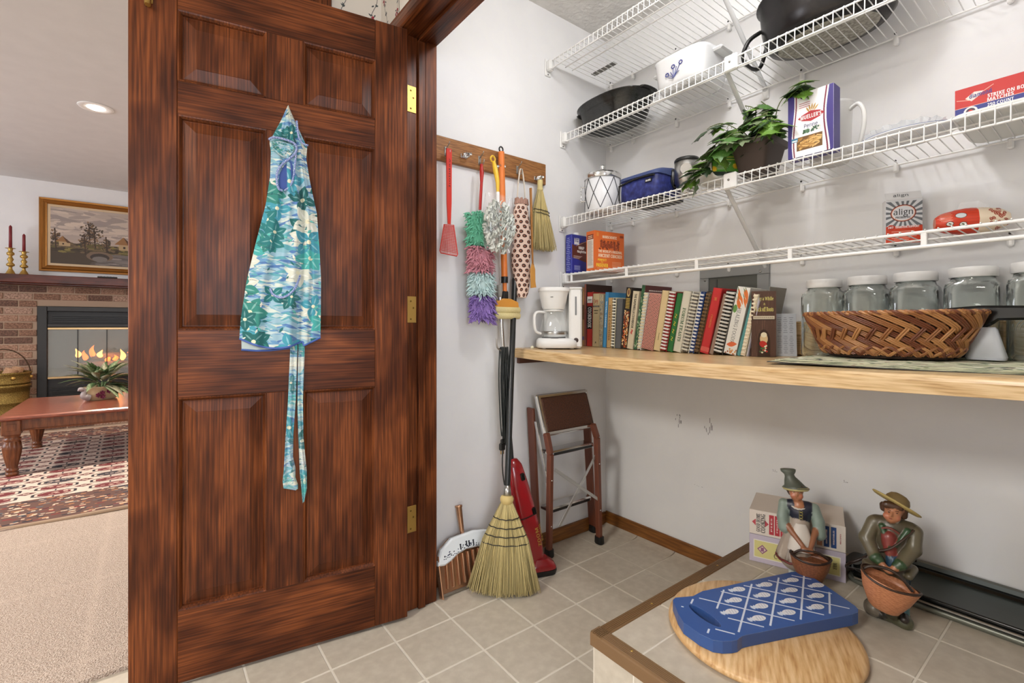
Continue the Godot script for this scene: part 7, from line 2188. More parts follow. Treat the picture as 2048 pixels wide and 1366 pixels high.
# ---------------------------------------------------------------- solid figures: capsules joined by a smooth minimum, meshed as surface nets
func figure(prims: Array, lo: Vector3, hi: Vector3, cell: float) -> ArrayMesh:
	var nx := int((hi.x - lo.x) / cell) + 1
	var ny := int((hi.y - lo.y) / cell) + 1
	var nz := int((hi.z - lo.z) / cell) + 1
	var D := PackedFloat32Array()
	D.resize(nx * ny * nz)
	D.fill(1.0)
	var B := PackedFloat32Array()   # nearest part, for the colour
	B.resize(nx * ny * nz)
	B.fill(1.0)
	var I := PackedInt32Array()
	I.resize(nx * ny * nz)
	for pi in prims.size():
		var q: Array = prims[pi]
		var a: Vector3 = q[0]
		var b: Vector3 = q[1]
		var ra: float = q[2]
		var rb: float = q[3]
		var k: float = q[5] if q.size() > 5 else 0.006
		var fl: float = q[6] if q.size() > 6 else 1.0   # flattening along z
		var m := maxf(ra, rb) + 0.012
		var p0 := (a.min(b) - Vector3.ONE * m - lo) / cell
		var p1 := (a.max(b) + Vector3.ONE * m - lo) / cell
		var ab := b - a
		ab.z *= fl
		var l2 := maxf(ab.length_squared(), 1e-9)
		for z in range(maxi(0, int(p0.z)), mini(nz, int(p1.z) + 1)):
			for y in range(maxi(0, int(p0.y)), mini(ny, int(p1.y) + 1)):
				var at := (z * ny + y) * nx
				for x in range(maxi(0, int(p0.x)), mini(nx, int(p1.x) + 1)):
					var v := Vector3(lo.x + x * cell - a.x, lo.y + y * cell - a.y, (lo.z + z * cell - a.z) * fl)
					var h := clampf(v.dot(ab) / l2, 0.0, 1.0)
					var d := (v - ab * h).length() - lerpf(ra, rb, h)
					var i := at + x
					if d < B[i]:
						B[i] = d
						I[i] = pi
					var e := D[i]
					var u := maxf(k - absf(d - e), 0.0) / k
					D[i] = minf(d, e) - u * u * k * 0.25
	var st := SurfaceTool.new()
	st.begin(Mesh.PRIMITIVE_TRIANGLES)
	st.set_smooth_group(0)
	var vid := {}
	var off := [0, 1, nx, nx + 1, nx * ny, nx * ny + 1, nx * ny + nx, nx * ny + nx + 1]
	var n := 0
	for z in nz - 1:
		for y in ny - 1:
			var at := (z * ny + y) * nx
			for x in nx - 1:
				var i := at + x
				var s0 := D[i] < 0.0
				if s0 == (D[i + off[1]] < 0.0) and s0 == (D[i + off[2]] < 0.0) and s0 == (D[i + off[3]] < 0.0) and s0 == (D[i + off[4]] < 0.0) and s0 == (D[i + off[5]] < 0.0) and s0 == (D[i + off[6]] < 0.0) and s0 == (D[i + off[7]] < 0.0):
					continue
				var c := Vector3.ZERO
				var cnt := 0
				for e in [[0, 1], [2, 3], [4, 5], [6, 7], [0, 2], [1, 3], [4, 6], [5, 7], [0, 4], [1, 5], [2, 6], [3, 7]]:
					var d0 := D[i + off[e[0]]]
					var d1 := D[i + off[e[1]]]
					if (d0 < 0.0) != (d1 < 0.0):
						var t := d0 / (d0 - d1)
						var A := Vector3(e[0] & 1, (e[0] >> 1) & 1, e[0] >> 2)
						var C := Vector3(e[1] & 1, (e[1] >> 1) & 1, e[1] >> 2)
						c += A.lerp(C, t)
						cnt += 1
				st.set_color((prims[I[i]][4] as Color).srgb_to_linear())
				st.add_vertex(lo + (Vector3(x, y, z) + c / cnt) * cell)
				vid[i] = n
				n += 1
	for i in vid:
		var x: int = i % nx
		var y: int = (i / nx) % ny
		var z: int = i / (nx * ny)
		if x == 0 or y == 0 or z == 0:
			continue
		var ins := D[i] < 0.0
		for ax in 3:
			var o: int = [1, nx, nx * ny][ax]
			if (D[i + o] < 0.0) == ins:
				continue
			var u: int = [nx, nx * ny, 1][ax]
			var w: int = [nx * ny, 1, nx][ax]
			var a: int = vid[i]
			var b: int = vid[i - u]
			var c: int = vid[i - u - w]
			var d: int = vid[i - w]
			for t in ([a, b, c, a, c, d] if not ins else [a, c, b, a, d, c]):
				st.add_index(t)
	st.generate_normals()
	return st.commit()

func step_things() -> void:
	var hp := 0.2505
	var glaze := StandardMaterial3D.new()
	glaze.vertex_color_use_as_albedo = true
	glaze.roughness = 0.32
	glaze.clearcoat_enabled = true
	glaze.clearcoat = 0.3
	# round wooden board and the blue painted board on it
	var rb := thing("round_board", "large round light wood cutting board on the tiled step", "cutting board", Vector3(-0.665, hp, 1.088), 28)
	var wood := nmat(ntex(0.018, [[0.0, c8(176, 128, 78)], [0.35, c8(206, 164, 112)], [0.7, c8(222, 186, 138)], [1.0, c8(232, 200, 156)]], 141, 4, 512), Vector3(0.9, 6, 8), 0.4)
	obj("board", S.new().lathe([Vector2(0, 0.0), Vector2(0.204, 0.0), Vector2(0.214, 0.004), Vector2(0.218, 0.011), Vector2(0.215, 0.018), Vector2(0.206, 0.0225), Vector2(0, 0.0235)], 72), wood, rb)
	var bb := thing("pineapple_board", "blue painted cutting board with white pineapple lattice lying on the round wooden board", "cutting board", Vector3(0, hp + 0.0235, 0))
	var out := p2([-0.797, 0.93, -0.789, 0.9215, -0.774, 0.919, -0.752, 0.932, -0.731, 0.9435, -0.71, 0.9445, -0.689, 0.9459, -0.615, 0.972, -0.537, 0.998, -0.392, 1.0488, -0.378, 1.0585, -0.372, 1.074, -0.374, 1.096, -0.405, 1.155, -0.442, 1.2199, -0.453, 1.23, -0.468, 1.2345, -0.49, 1.229, -0.63, 1.169, -0.776, 1.108, -0.79, 1.1035, -0.81, 1.1035, -0.824, 1.098, -0.842, 1.086, -0.855, 1.07, -0.859, 1.04, -0.85, 0.9917, -0.828, 0.962])
	var lo := Vector2(-0.859, 0.919)
	var hi := Vector2(-0.372, 1.2345)
	var bp := P.new(974, 632, c8(54, 90, 156))
	var px := func(p: Vector2) -> Vector2:
		return Vector2((p.x - lo.x) / (hi.x - lo.x) * 974.0, (1.0 - (p.y - lo.y) / (hi.y - lo.y)) * 632.0)
	# board axes: along its length and across it
	var e1 := Vector2(0.925, 0.38).normalized()
	var e2 := Vector2(-e1.y, e1.x)
	var o0 := Vector2(-0.79, 1.01)
	var white := c8(214, 222, 236)
	var lat := func(i: float, j: float) -> Vector2:   # lattice node
		return o0 + e1 * (0.09 * (i + j) * 0.5 + 0.03) + e2 * (0.08 * (i - j) * 0.5)
	var inside := func(p: Vector2, mg: float) -> bool:
		return Geometry2D.is_point_in_polygon(p, S.new().inset(out, mg))
	var inner := S.new().inset(out, 0.012)
	for i in range(-4, 16):
		for q in [0, 1]:
			var prev = null
			for j in range(-60, 160):
				var p: Vector2 = lat.call(i, j / 10.0) if q == 0 else lat.call(j / 10.0, i)
				if Geometry2D.is_point_in_polygon(p, inner) and not (p - Vector2(-0.785, 1.008)).length() < 0.05:
					if prev != null:
						bp.line(px.call(prev), px.call(p), 9.0, white)
					prev = p
				else:
					prev = null
	var in2 := S.new().inset(out, 0.022)
	for i in range(-4, 14):
		for j in range(-4, 14):
			var p: Vector2 = lat.call(i + 0.5, j + 0.5)
			if Geometry2D.is_point_in_polygon(p, in2) and (p - Vector2(-0.785, 1.008)).length() > 0.06:
				var c: Vector2 = px.call(p)
				var dir: Vector2 = (px.call(p + e1 * 0.01) - px.call(p)).normalized()
				for k in 7:
					var a := (k - 3) * 0.35
					bp.leaf((c - dir * 34).x, (c - dir * 34).y, 44, 10, dir.angle() + a, white)
				bp.ell((c + dir * 12).x, (c + dir * 12).y, 36, 22, dir.angle(), c8(226, 226, 230))
				for k in 3:
					bp.line(c + dir * (-4 + k * 15) + dir.orthogonal() * 16, c + dir * (6 + k * 15) - dir.orthogonal() * 16, 3, c8(170, 178, 200))
	# the hand slot is cut through: outline joined to the hole by a bridge
	var hole := PackedVector2Array()
	for k in 17:
		var a := PI - TAU * k / 16.0
		var v := Vector2(cos(a) * 0.0155, sin(a) * 0.05).rotated(0.24)
		hole.append(Vector2(-0.7845, 1.0075) + v)
	var key := PackedVector2Array()
	var cut := 25
	for i in out.size():
		key.append(out[i])
		if i == cut:
			key.append_array(hole)
			key.append(out[i] + Vector2(0.00001, 0.00001))
	var bs := S.new()
	bs.xf = Transform3D(Basis(Vector3(1, 0, 0), Vector3(0, 0, 1), Vector3(0, -1, 0)), Vector3.ZERO)
	bs.ext(key, -0.0275, 0.0)
	obj("board", bs, mat(c8(54, 88, 150), 0.35), bb)
	var tp := S.new()
	tp.xf = Transform3D(Basis(Vector3(1, 0, 0), Vector3(0, 0, 1), Vector3(0, -1, 0)), Vector3.ZERO)
	tp.ext(key, -0.0281, -0.0275)
	obj("painted_top", tp, tmat(bp.tex(), 0.35), bb)

	# slip cases of cooking magazines
	for k in 2:
		var q: Array = [["lilac slip case of cooking magazines with a yellow label, under the white one", 0.088, 0.0], ["white slip case of cooking magazines with red, tan and blue blocks, on the lilac one", 0.078, 0.0895]][k]
		var hgt: float = q[1]
		var t := thing("magazine_case", q[0], "magazine case", Vector3(-0.312, hp + q[2], 0.888), -70.9, "magazine slip cases on the step")
		var cm := mat(c8(196, 186, 202) if k == 0 else c8(224, 214, 204), 0.6)
		var W := 0.259
		var Dp := 0.185
		obj("spine_panel", between(Vector3(0, 0, -0.003), Vector3(W, hgt, 0), 0.0008), cm, t)
		obj("side_panel", between(Vector3(0, 0, -Dp), Vector3(W - 0.002, 0.003, -0.003), 0.0008), cm, t)
		obj("side_panel", between(Vector3(0, hgt - 0.003, -Dp), Vector3(W - 0.002, hgt, -0.003), 0.0008), cm, t)
		obj("end_panel", between(Vector3(0, 0.003, -Dp), Vector3(0.003, hgt - 0.003, -0.003), 0.0008), cm, t)
		for m in 7:
			var g: float = (hgt - 0.012) / 7.0
			var mo := obj("magazine", S.new().box(Vector3(W / 2 - 0.004 - 0.001 * (m % 3), 0.004 + g * (m + 0.5), -Dp / 2 - 0.004), Vector3(W - 0.014, g * 0.8, Dp - 0.012), 0.001), mat([c8(206, 206, 200), c8(150, 156, 156), c8(186, 160, 150), c8(196, 190, 170)][m % 4], 0.6), t)
		if k == 0:
			obj("label_print", bxs(Vector3(W / 2, hgt / 2, 0.0003), Vector3(W - 0.03, hgt - 0.036, 0.0008)), mat(c8(216, 208, 140), 0.6), t)
			obj("label_border", bxs(Vector3(W / 2, hgt / 2, 0.0001), Vector3(W - 0.025, hgt - 0.03, 0.0006)), mat(c8(232, 228, 216), 0.6), t)
			text(t, "CREATIVE", 0.074, 0.016, Vector3(0.118, hgt * 0.6, 0.0012), Basis(), mat(c8(70, 60, 50), 0.6), "Droid Serif", 400)
			text(t, "COOKING", 0.084, 0.016, Vector3(0.113, hgt * 0.36, 0.0012), Basis(), mat(c8(70, 60, 50), 0.6), "Droid Serif", 400)
			obj("emblem", S.new().at(Transform3D(Basis(Vector3(0, 0, 1), PI / 4), Vector3(0.038, hgt * 0.5, 0.0008))).box(Vector3.ZERO, Vector3(0.021, 0.021, 0.0008)), mat(c8(150, 96, 130), 0.6), t)
			obj("emblem", S.new().at(Transform3D(Basis(Vector3(0, 0, 1), PI / 4), Vector3(0.038, hgt * 0.5, 0.0012))).box(Vector3.ZERO, Vector3(0.015, 0.015, 0.0008)), mat(c8(222, 206, 190), 0.6), t)
			obj("emblem", bxs(Vector3(0.038, hgt * 0.5, 0.0016), Vector3(0.009, 0.012, 0.0008)), mat(c8(150, 96, 130), 0.6), t)
			text(t, "x", 0.012, 0.012, Vector3(0.216, hgt * 0.5, 0.0012), Basis(), M.ink)
			text(t, "W&R", 0.02, 0.01, Vector3(0.232, hgt * 0.5, 0.0012), Basis(Vector3(0, 0, 1), -PI / 2), mat(c8(90, 80, 60), 0.6), "Droid Serif", 400)
		else:
			var vr := Basis(Vector3(0, 0, 1), PI / 2)
			obj("emblem", S.new().at(Transform3D(Basis(Vector3(0, 0, 1), PI / 4), Vector3(0.032, hgt * 0.5, 0.0003))).box(Vector3.ZERO, Vector3(0.034, 0.034, 0.0008)), mat(c8(186, 74, 84), 0.6), t)
			obj("emblem", bxs(Vector3(0.032, hgt * 0.5, 0.0006), Vector3(0.026, hgt * 0.82, 0.0008)), mat(c8(224, 214, 204), 0.6), t)
			text(t, "GOOD HOME", 0.058, 0.0105, Vector3(0.026, hgt * 0.5, 0.0013), vr, M.ink, "Droid Serif", 700)
			text(t, "COOKING", 0.06, 0.0125, Vector3(0.0395, hgt * 0.5, 0.0013), vr, M.ink, "Droid Serif", 700)
			var bl := [[0.064, c8(182, 54, 66), "PIES"], [0.08, c8(182, 54, 66), "FRUITS"], [0.096, c8(182, 54, 66), "COOKIES AND CAKES"], [0.112, c8(182, 54, 66), "BREADS"], [0.128, c8(190, 110, 80), "MEATS"], [0.144, c8(190, 110, 80), "POULTRY"], [0.16, c8(190, 110, 80), "FISH"], [0.193, c8(196, 138, 108), "CASSEROLES"], [0.211, c8(36, 72, 130), "SOUPS AND STEWS"], [0.229, c8(36, 72, 130), "VEGETABLES"]]
			for e in bl:
				obj("colour_block", bxs(Vector3(e[0], hgt * 0.5, 0.0004), Vector3(0.0135, hgt * 0.8, 0.0008)), mat(e[1], 0.6), t)
				text(t, e[2], hgt * 0.55, 0.004, Vector3(e[0], hgt * 0.5, 0.001), vr, mat(c8(226, 206, 200), 0.6))
			text(t, "RECIPES", 0.03, 0.003, Vector3(0.246, hgt * 0.5, 0.0004), vr, mat(c8(170, 60, 66), 0.6))

	# black electric griddle against the wall
	var gk := thing("electric_griddle", "long low dark grey electric griddle with metal edges against the wall", "griddle", Vector3(-0.118, hp, 1.43))
	var dark := mat(c8(52, 58, 54), 0.35, 0.2)
	obj("base", S.new().sup([[0.0, 0.098, 0.3, 7.0], [0.004, 0.104, 0.306, 7.0], [0.014, 0.106, 0.308, 7.0], [0.016, 0.102, 0.304, 7.0]], 48), mat(c8(120, 122, 112), 0.35, 0.5), gk)
	obj("body", S.new().sup([[0.012, 0.094, 0.296, 7.0], [0.03, 0.098, 0.3, 7.0], [0.036, 0.1, 0.302, 7.0], [0.04, 0.097, 0.299, 7.0], [0.032, 0.09, 0.292, 7.0], [0.026, 0.086, 0.288, 7.0]], 48), M.black_gloss, gk)
	obj("cooking_surface", S.new().sup([[0.022, 0.088, 0.29, 7.0], [0.028, 0.0875, 0.2895, 7.0]], 48), dark, gk)
	obj("back_rail", bxs(Vector3(0.103, 0.036, 0), Vector3(0.012, 0.04, 0.6), 0.004), mat(c8(120, 126, 126), 0.35, 0.6), gk)
	obj("front_rail", bxs(Vector3(-0.103, 0.024, 0), Vector3(0.004, 0.006, 0.56), 0.0015), M.steel, gk)
	obj("cord", S.new().tube(curve(pl([-0.05, 0.03, -0.27, -0.1, 0.045, -0.295, -0.14, 0.075, -0.28, -0.135, 0.1, -0.25, -0.09, 0.12, -0.22, -0.02, 0.13, -0.2, 0.06, 0.1, -0.2, 0.1, 0.05, -0.18]), 6), 0.0045, 8), mat(c8(44, 30, 26), 0.4), gk)
	obj("end_handle", S.new().sup([[0.02, 0.05, 0.02, 4.0, 0.0, -0.305], [0.03, 0.054, 0.026, 4.0, 0.0, -0.31], [0.04, 0.05, 0.022, 4.0, 0.0, -0.305]], 24), M.black_gloss, gk)

	# ---- painted figurine of a girl with a basket
	var skin := c8(150, 98, 70)
	var skin2 := c8(176, 118, 84)
	var sleeve := c8(134, 150, 140)
	var bod := c8(34, 40, 56)
	var skirt := c8(170, 156, 142)
	var V := func(x: float, y: float, z: float) -> Vector3:
		return Vector3(x, y, z)
	var g := thing("girl_figurine", "painted figurine of a girl in green hat holding a terracotta basket", "figurine", Vector3(-0.318, hp, 1.035), -66)
	var gp := [
		[V.call(0.006, 0.175, 0), V.call(0.0, 0.1, 0), 0.026, 0.045, skirt, 0.006],
		[V.call(0.0, 0.1, 0), V.call(-0.003, 0.078, 0), 0.045, 0.05, skirt, 0.004],
		[V.call(0.008, 0.183, 0.0), V.call(0.008, 0.205, 0.0), 0.024, 0.029, bod, 0.006, 1.15],
		[V.call(-0.016, 0.224, 0), V.call(0.026, 0.224, 0), 0.0165, 0.0165, bod, 0.01],
		[V.call(0.003, 0.228, 0.007), V.call(0.0, 0.245, 0.004), 0.0155, 0.0105, skin2, 0.006],
		[V.call(-0.003, 0.257, 0.006), V.call(-0.003, 0.272, 0.003), 0.0165, 0.0205, skin2, 0.006],
		[V.call(-0.003, 0.251, 0.012), V.call(-0.003, 0.253, 0.012), 0.0105, 0.0105, skin2, 0.006],
		[V.call(-0.002, 0.262, 0.0245), V.call(-0.002, 0.267, 0.0215), 0.0032, 0.0022, skin2, 0.004],
		[V.call(-0.012, 0.2575, 0.017), V.call(-0.012, 0.2575, 0.017), 0.007, 0.007, c8(184, 112, 84), 0.006],
		[V.call(0.008, 0.2575, 0.017), V.call(0.008, 0.2575, 0.017), 0.007, 0.007, c8(184, 112, 84), 0.006],
		[V.call(-0.022, 0.27, -0.004), V.call(-0.018, 0.256, -0.006), 0.009, 0.006, c8(66, 42, 28), 0.005],
		[V.call(-0.014, 0.281, 0.013), V.call(0.008, 0.282, 0.014), 0.008, 0.008, c8(70, 44, 28), 0.004],
		[V.call(-0.036, 0.226, 0), V.call(-0.038, 0.185, 0.004), 0.0135, 0.0155, sleeve, 0.008],
		[V.call(-0.038, 0.185, 0.004), V.call(-0.034, 0.155, 0.008), 0.0155, 0.017, sleeve, 0.005],
		[V.call(0.044, 0.224, 0), V.call(0.054, 0.185, 0.004), 0.0135, 0.0155, sleeve, 0.008],
		[V.call(0.054, 0.185, 0.004), V.call(0.056, 0.15, 0.008), 0.0155, 0.017, sleeve, 0.005],
		[V.call(-0.028, 0.165, 0.014), V.call(0.016, 0.12, 0.056), 0.009, 0.006, skin, 0.004],
		[V.call(0.046, 0.163, 0.016), V.call(0.03, 0.12, 0.056), 0.009, 0.006, skin, 0.004],
		[V.call(0.012, 0.118, 0.058), V.call(0.034, 0.116, 0.06), 0.007, 0.007, skin, 0.003],
		[V.call(-0.013, 0.07, 0.0), V.call(-0.013, 0.012, 0.002), 0.012, 0.0095, c8(190, 196, 192), 0.004],
		[V.call(0.012, 0.07, 0.008), V.call(0.012, 0.012, 0.012), 0.012, 0.0095, c8(190, 196, 192), 0.004],
		[V.call(-0.013, 0.007, 0.0), V.call(-0.017, 0.006, 0.026), 0.008, 0.007, c8(40, 34, 32), 0.003],
		[V.call(0.012, 0.007, 0.012), V.call(0.016, 0.006, 0.036), 0.008, 0.007, c8(40, 34, 32), 0.003]]
	for k in 12:   # skirt folds
		var a := TAU * k / 12.0
		gp.append([V.call(0.004 + cos(a) * 0.024, 0.16, sin(a) * 0.022), V.call(-0.003 + cos(a) * 0.048, 0.074, sin(a) * 0.048), 0.004, 0.0062, c8(184, 172, 158) if k % 2 else c8(140, 126, 114), 0.004])
	obj("body", figure(gp, Vector3(-0.075, -0.003, -0.062), Vector3(0.08, 0.3, 0.08), 0.0024), glaze, g)
	var hem := []
	for k in 36:
		var a := TAU * k / 36
		hem.append(Vector3(-0.003 + cos(a) * 0.0525, 0.0655 + 0.0012 * sin(a * 12.0), sin(a) * 0.0525))
	obj("red_hem", S.new().tube(hem, 0.0034, 6, false, 1.0, true), mat(c8(110, 44, 40), 0.35), g)
	obj("apron_front", S.new().sup([[0.105, 0.036, 0.02, 2.2, 0.008, 0.034], [0.13, 0.03, 0.016, 2.2, 0.008, 0.028], [0.16, 0.022, 0.012, 2.2, 0.008, 0.02], [0.178, 0.014, 0.007, 2.2, 0.008, 0.02]], 20), mat(c8(206, 198, 188), 0.4), g)
	var hatm := mat(c8(88, 94, 84), 0.4)
	var ht := Transform3D(Basis(Vector3(0, 0, 1), 0.06) * Basis(Vector3.RIGHT, -0.12), Vector3(-0.006, 0.277, 0.0))
	obj("hat", S.new().at(ht).sup([[-0.003, 0.034, 0.032, 2.0, 0.002], [0.0, 0.036, 0.034, 2.0, 0.002], [0.006, 0.028, 0.026, 2.0, 0.0], [0.02, 0.021, 0.019, 2.0, -0.006], [0.032, 0.014, 0.013, 2.0, -0.011], [0.038, 0.0135, 0.012, 2.0, -0.013], [0.046, 0.02, 0.014, 2.0, -0.015], [0.053, 0.021, 0.014, 2.2, -0.015], [0.055, 0.015, 0.009, 2.2, -0.013]], 28), hatm, g)
	obj("hat_brim", S.new().at(ht).sup([[-0.006, 0.033, 0.031, 2.0, 0.002], [-0.001, 0.0365, 0.0345, 2.0, 0.002], [0.003, 0.032, 0.03, 2.0, 0.002]], 28, [], false, false), mat(c8(186, 174, 120), 0.4), g)
	var fr := []
	for k in 30:
		var a := TAU * k / 30
		fr.append(Vector3(0.003 + cos(a) * 0.021, 0.231 - 0.011 * maxf(0, sin(a)) + 0.001 * (k % 2), 0.004 + sin(a) * 0.0185))
	obj("white_collar", S.new().tube(fr, 0.003, 6, false, 1.0, true), mat(c8(206, 200, 190), 0.5), g)
	for i in 3:
		var y := 0.194 + i * 0.009
		obj("bodice_lace", S.new().tube(pl([0.003, y, 0.0315, 0.013, y + 0.006, 0.031]), 0.0011, 5), mat(c8(150, 140, 70), 0.4), g)
		obj("bodice_lace", S.new().tube(pl([0.013, y, 0.0312, 0.003, y + 0.006, 0.0315]), 0.0011, 5), mat(c8(150, 140, 70), 0.4), g)
	for x in [-0.0105, 0.0055]:
		obj("eye", S.new().at(Transform3D(Basis.from_scale(Vector3(1.3, 0.8, 0.6)), Vector3(x, 0.2685, 0.0208))).lathe([Vector2(0, -0.0022), Vector2(0.0022, 0), Vector2(0, 0.0022)], 10), mat(c8(206, 196, 180), 0.3), g)
		obj("pupil", S.new().at(Transform3D(Basis(), Vector3(x + 0.0004, 0.2683, 0.0218))).lathe([Vector2(0, -0.0013), Vector2(0.0013, 0), Vector2(0, 0.0013)], 8), mat(c8(40, 26, 20), 0.3), g)
		obj("eyebrow", S.new().tube(pl([x - 0.004, 0.2722, 0.0212, x, 0.2736, 0.0216, x + 0.004, 0.2722, 0.0212]), 0.0007, 5), mat(c8(60, 38, 26), 0.5), g)
	obj("mouth", S.new().tube(pl([-0.006, 0.2545, 0.0222, -0.0025, 0.2535, 0.0235, 0.001, 0.2545, 0.0222]), 0.0011, 5), mat(c8(120, 44, 40), 0.4), g)
	var terr := nmat(ntex(0.05, [[0.0, c8(96, 56, 36)], [1.0, c8(166, 106, 70)]], 151, 3), Vector3(10, 40, 10), 0.4)
	obj("basket_body", S.new().sup([[0.03, 0.022, 0.014, 2.0, 0.03, 0.06], [0.036, 0.03, 0.02, 2.0, 0.03, 0.06], [0.07, 0.045, 0.03, 2.0, 0.03, 0.06], [0.095, 0.05, 0.034, 2.0, 0.03, 0.06], [0.1, 0.0515, 0.035, 2.0, 0.03, 0.06], [0.1, 0.047, 0.031, 2.0, 0.03, 0.06], [0.09, 0.044, 0.028, 2.0, 0.03, 0.06]], 32), terr, g)
	var rimp := []
	for k in 30:
		var a := TAU * k / 30
		rimp.append(Vector3(0.03 + cos(a) * 0.0505, 0.1 + 0.005 * cos(a * 2.0), 0.06 + sin(a) * 0.0345))
	obj("basket_rim", S.new().tube(rimp, 0.0032, 6, false, 1.0, true), mat(c8(46, 30, 24), 0.4), g)
	obj("basket_handle", S.new().tube(curve(pl([-0.014, 0.1, 0.06, 0.004, 0.115, 0.062, 0.024, 0.118, 0.064, 0.05, 0.116, 0.062, 0.076, 0.1, 0.06]), 4), 0.0034, 7), mat(c8(50, 32, 24), 0.4), g)

	# ---- painted figurine of a boy with a straw hat and a basket, on a rock
	var coat := c8(82, 74, 58)
	var coat2 := c8(100, 92, 72)
	var jean := c8(42, 70, 92)
	var b := thing("boy_figurine", "painted figurine of a boy in straw hat and green coat standing on a rock", "figurine", Vector3(-0.338, hp, 1.262), -72)
	var bq := [
		[V.call(0.006, 0.165, 0), V.call(0.01, 0.235, -0.002), 0.035, 0.034, coat, 0.006, 1.25],
		[V.call(0.006, 0.185, 0), V.call(0.0, 0.137, 0.0), 0.037, 0.046, coat, 0.006, 1.2],
		[V.call(-0.022, 0.25, -0.002), V.call(0.044, 0.246, -0.002), 0.017, 0.017, coat, 0.012],
		[V.call(0.004, 0.175, 0.022), V.call(0.0, 0.222, 0.022), 0.014, 0.016, c8(130, 56, 50), 0.003],
		[V.call(0.006, 0.15, 0.024), V.call(0.006, 0.168, 0.024), 0.018, 0.016, jean, 0.003],
		[V.call(0.01, 0.25, 0.006), V.call(0.012, 0.268, 0.006), 0.013, 0.011, c8(186, 180, 166), 0.005],
		[V.call(0.008, 0.277, 0.014), V.call(0.012, 0.294, 0.006), 0.0165, 0.0205, skin2, 0.006],
		[V.call(0.005, 0.27, 0.02), V.call(0.006, 0.272, 0.02), 0.0105, 0.0105, skin2, 0.006],
		[V.call(0.004, 0.281, 0.0325), V.call(0.006, 0.288, 0.029), 0.0034, 0.0022, skin2, 0.004],
		[V.call(-0.005, 0.277, 0.023), V.call(-0.005, 0.277, 0.023), 0.0075, 0.0075, c8(186, 116, 86), 0.006],
		[V.call(0.017, 0.275, 0.023), V.call(0.017, 0.275, 0.023), 0.0075, 0.0075, c8(186, 116, 86), 0.006],
		[V.call(-0.004, 0.304, 0.018), V.call(0.022, 0.302, 0.018), 0.0095, 0.0095, c8(72, 46, 28), 0.004],
		[V.call(0.032, 0.296, 0.002), V.call(0.032, 0.276, 0.0), 0.0095, 0.0085, c8(72, 46, 28), 0.004],
		[V.call(-0.01, 0.298, 0.004), V.call(-0.01, 0.288, 0.004), 0.008, 0.007, c8(72, 46, 28), 0.004],
		[V.call(-0.03, 0.246, 0.0), V.call(-0.046, 0.205, 0.012), 0.0165, 0.0165, coat2, 0.006],
		[V.call(-0.046, 0.205, 0.012), V.call(-0.03, 0.172, 0.04), 0.0165, 0.014, coat2, 0.005],
		[V.call(0.054, 0.24, 0.0), V.call(0.05, 0.2, 0.014), 0.0175, 0.017, coat2, 0.006],
		[V.call(0.05, 0.2, 0.014), V.call(0.024, 0.17, 0.046), 0.017, 0.014, coat2, 0.005],
		[V.call(-0.027, 0.17, 0.044), V.call(-0.022, 0.166, 0.047), 0.0145, 0.012, c8(50, 76, 48), 0.003],
		[V.call(0.02, 0.167, 0.05), V.call(0.016, 0.164, 0.052), 0.0145, 0.012, c8(50, 76, 48), 0.003],
		[V.call(-0.02, 0.163, 0.05), V.call(-0.006, 0.152, 0.058), 0.008, 0.0075, skin2, 0.004],
		[V.call(0.014, 0.16, 0.054), V.call(0.0, 0.15, 0.06), 0.008, 0.0075, skin2, 0.004],
		[V.call(-0.022, 0.14, 0.0), V.call(-0.022, 0.048, 0.006), 0.02, 0.0145, jean, 0.004],
		[V.call(0.028, 0.14, 0.0), V.call(0.028, 0.09, 0.008), 0.021, 0.016, c8(36, 50, 62), 0.004],
		[V.call(0.028, 0.09, 0.008), V.call(0.03, 0.034, 0.014), 0.015, 0.0135, c8(66, 110, 120), 0.004],
		[V.call(-0.022, 0.046, 0.008), V.call(-0.026, 0.043, 0.03), 0.0105, 0.0095, c8(44, 36, 32), 0.003],
		[V.call(0.03, 0.03, 0.016), V.call(0.03, 0.027, 0.038), 0.0105, 0.0095, c8(44, 36, 32), 0.003],
		[V.call(-0.014, 0.246, 0.02), V.call(0.0, 0.2, 0.034), 0.0065, 0.004, c8(50, 80, 54), 0.003],
		[V.call(0.038, 0.244, 0.018), V.call(0.014, 0.206, 0.034), 0.0075, 0.004, c8(50, 80, 54), 0.003],
		[V.call(-0.046, 0.14, 0.012), V.call(-0.03, 0.14, 0.034), 0.01, 0.008, coat, 0.006],
		[V.call(0.05, 0.142, -0.004), V.call(0.04, 0.135, 0.03), 0.012, 0.009, coat2, 0.006]]
	obj("body", figure(bq, Vector3(-0.085, 0.01, -0.06), Vector3(0.085, 0.325, 0.085), 0.0025), glaze, b)
	var rk := []
	var rr := RandomNumberGenerator.new()
	rr.seed = 9
	for k in 9:
		rk.append([V.call(rr.randf_range(-0.038, 0.034), 0.012, rr.randf_range(-0.02, 0.026)), V.call(rr.randf_range(-0.036, 0.036), rr.randf_range(0.018, 0.03), rr.randf_range(-0.02, 0.028)), rr.randf_range(0.012, 0.02), rr.randf_range(0.01, 0.018), [c8(64, 62, 44), c8(40, 38, 30), c8(84, 84, 62)][k % 3], 0.004])
	rk.append([V.call(-0.03, 0.02, 0.0), V.call(-0.03, 0.026, 0.02), 0.022, 0.018, c8(112, 104, 92), 0.004])
	rk.append([V.call(0.03, 0.006, 0.01), V.call(0.03, 0.01, 0.02), 0.018, 0.014, c8(64, 62, 44), 0.004])
	obj("rock_base", figure(rk, Vector3(-0.075, 0.0, -0.06), Vector3(0.075, 0.065, 0.07), 0.0026), glaze, b)
	var st := mat(c8(176, 156, 96), 0.6)
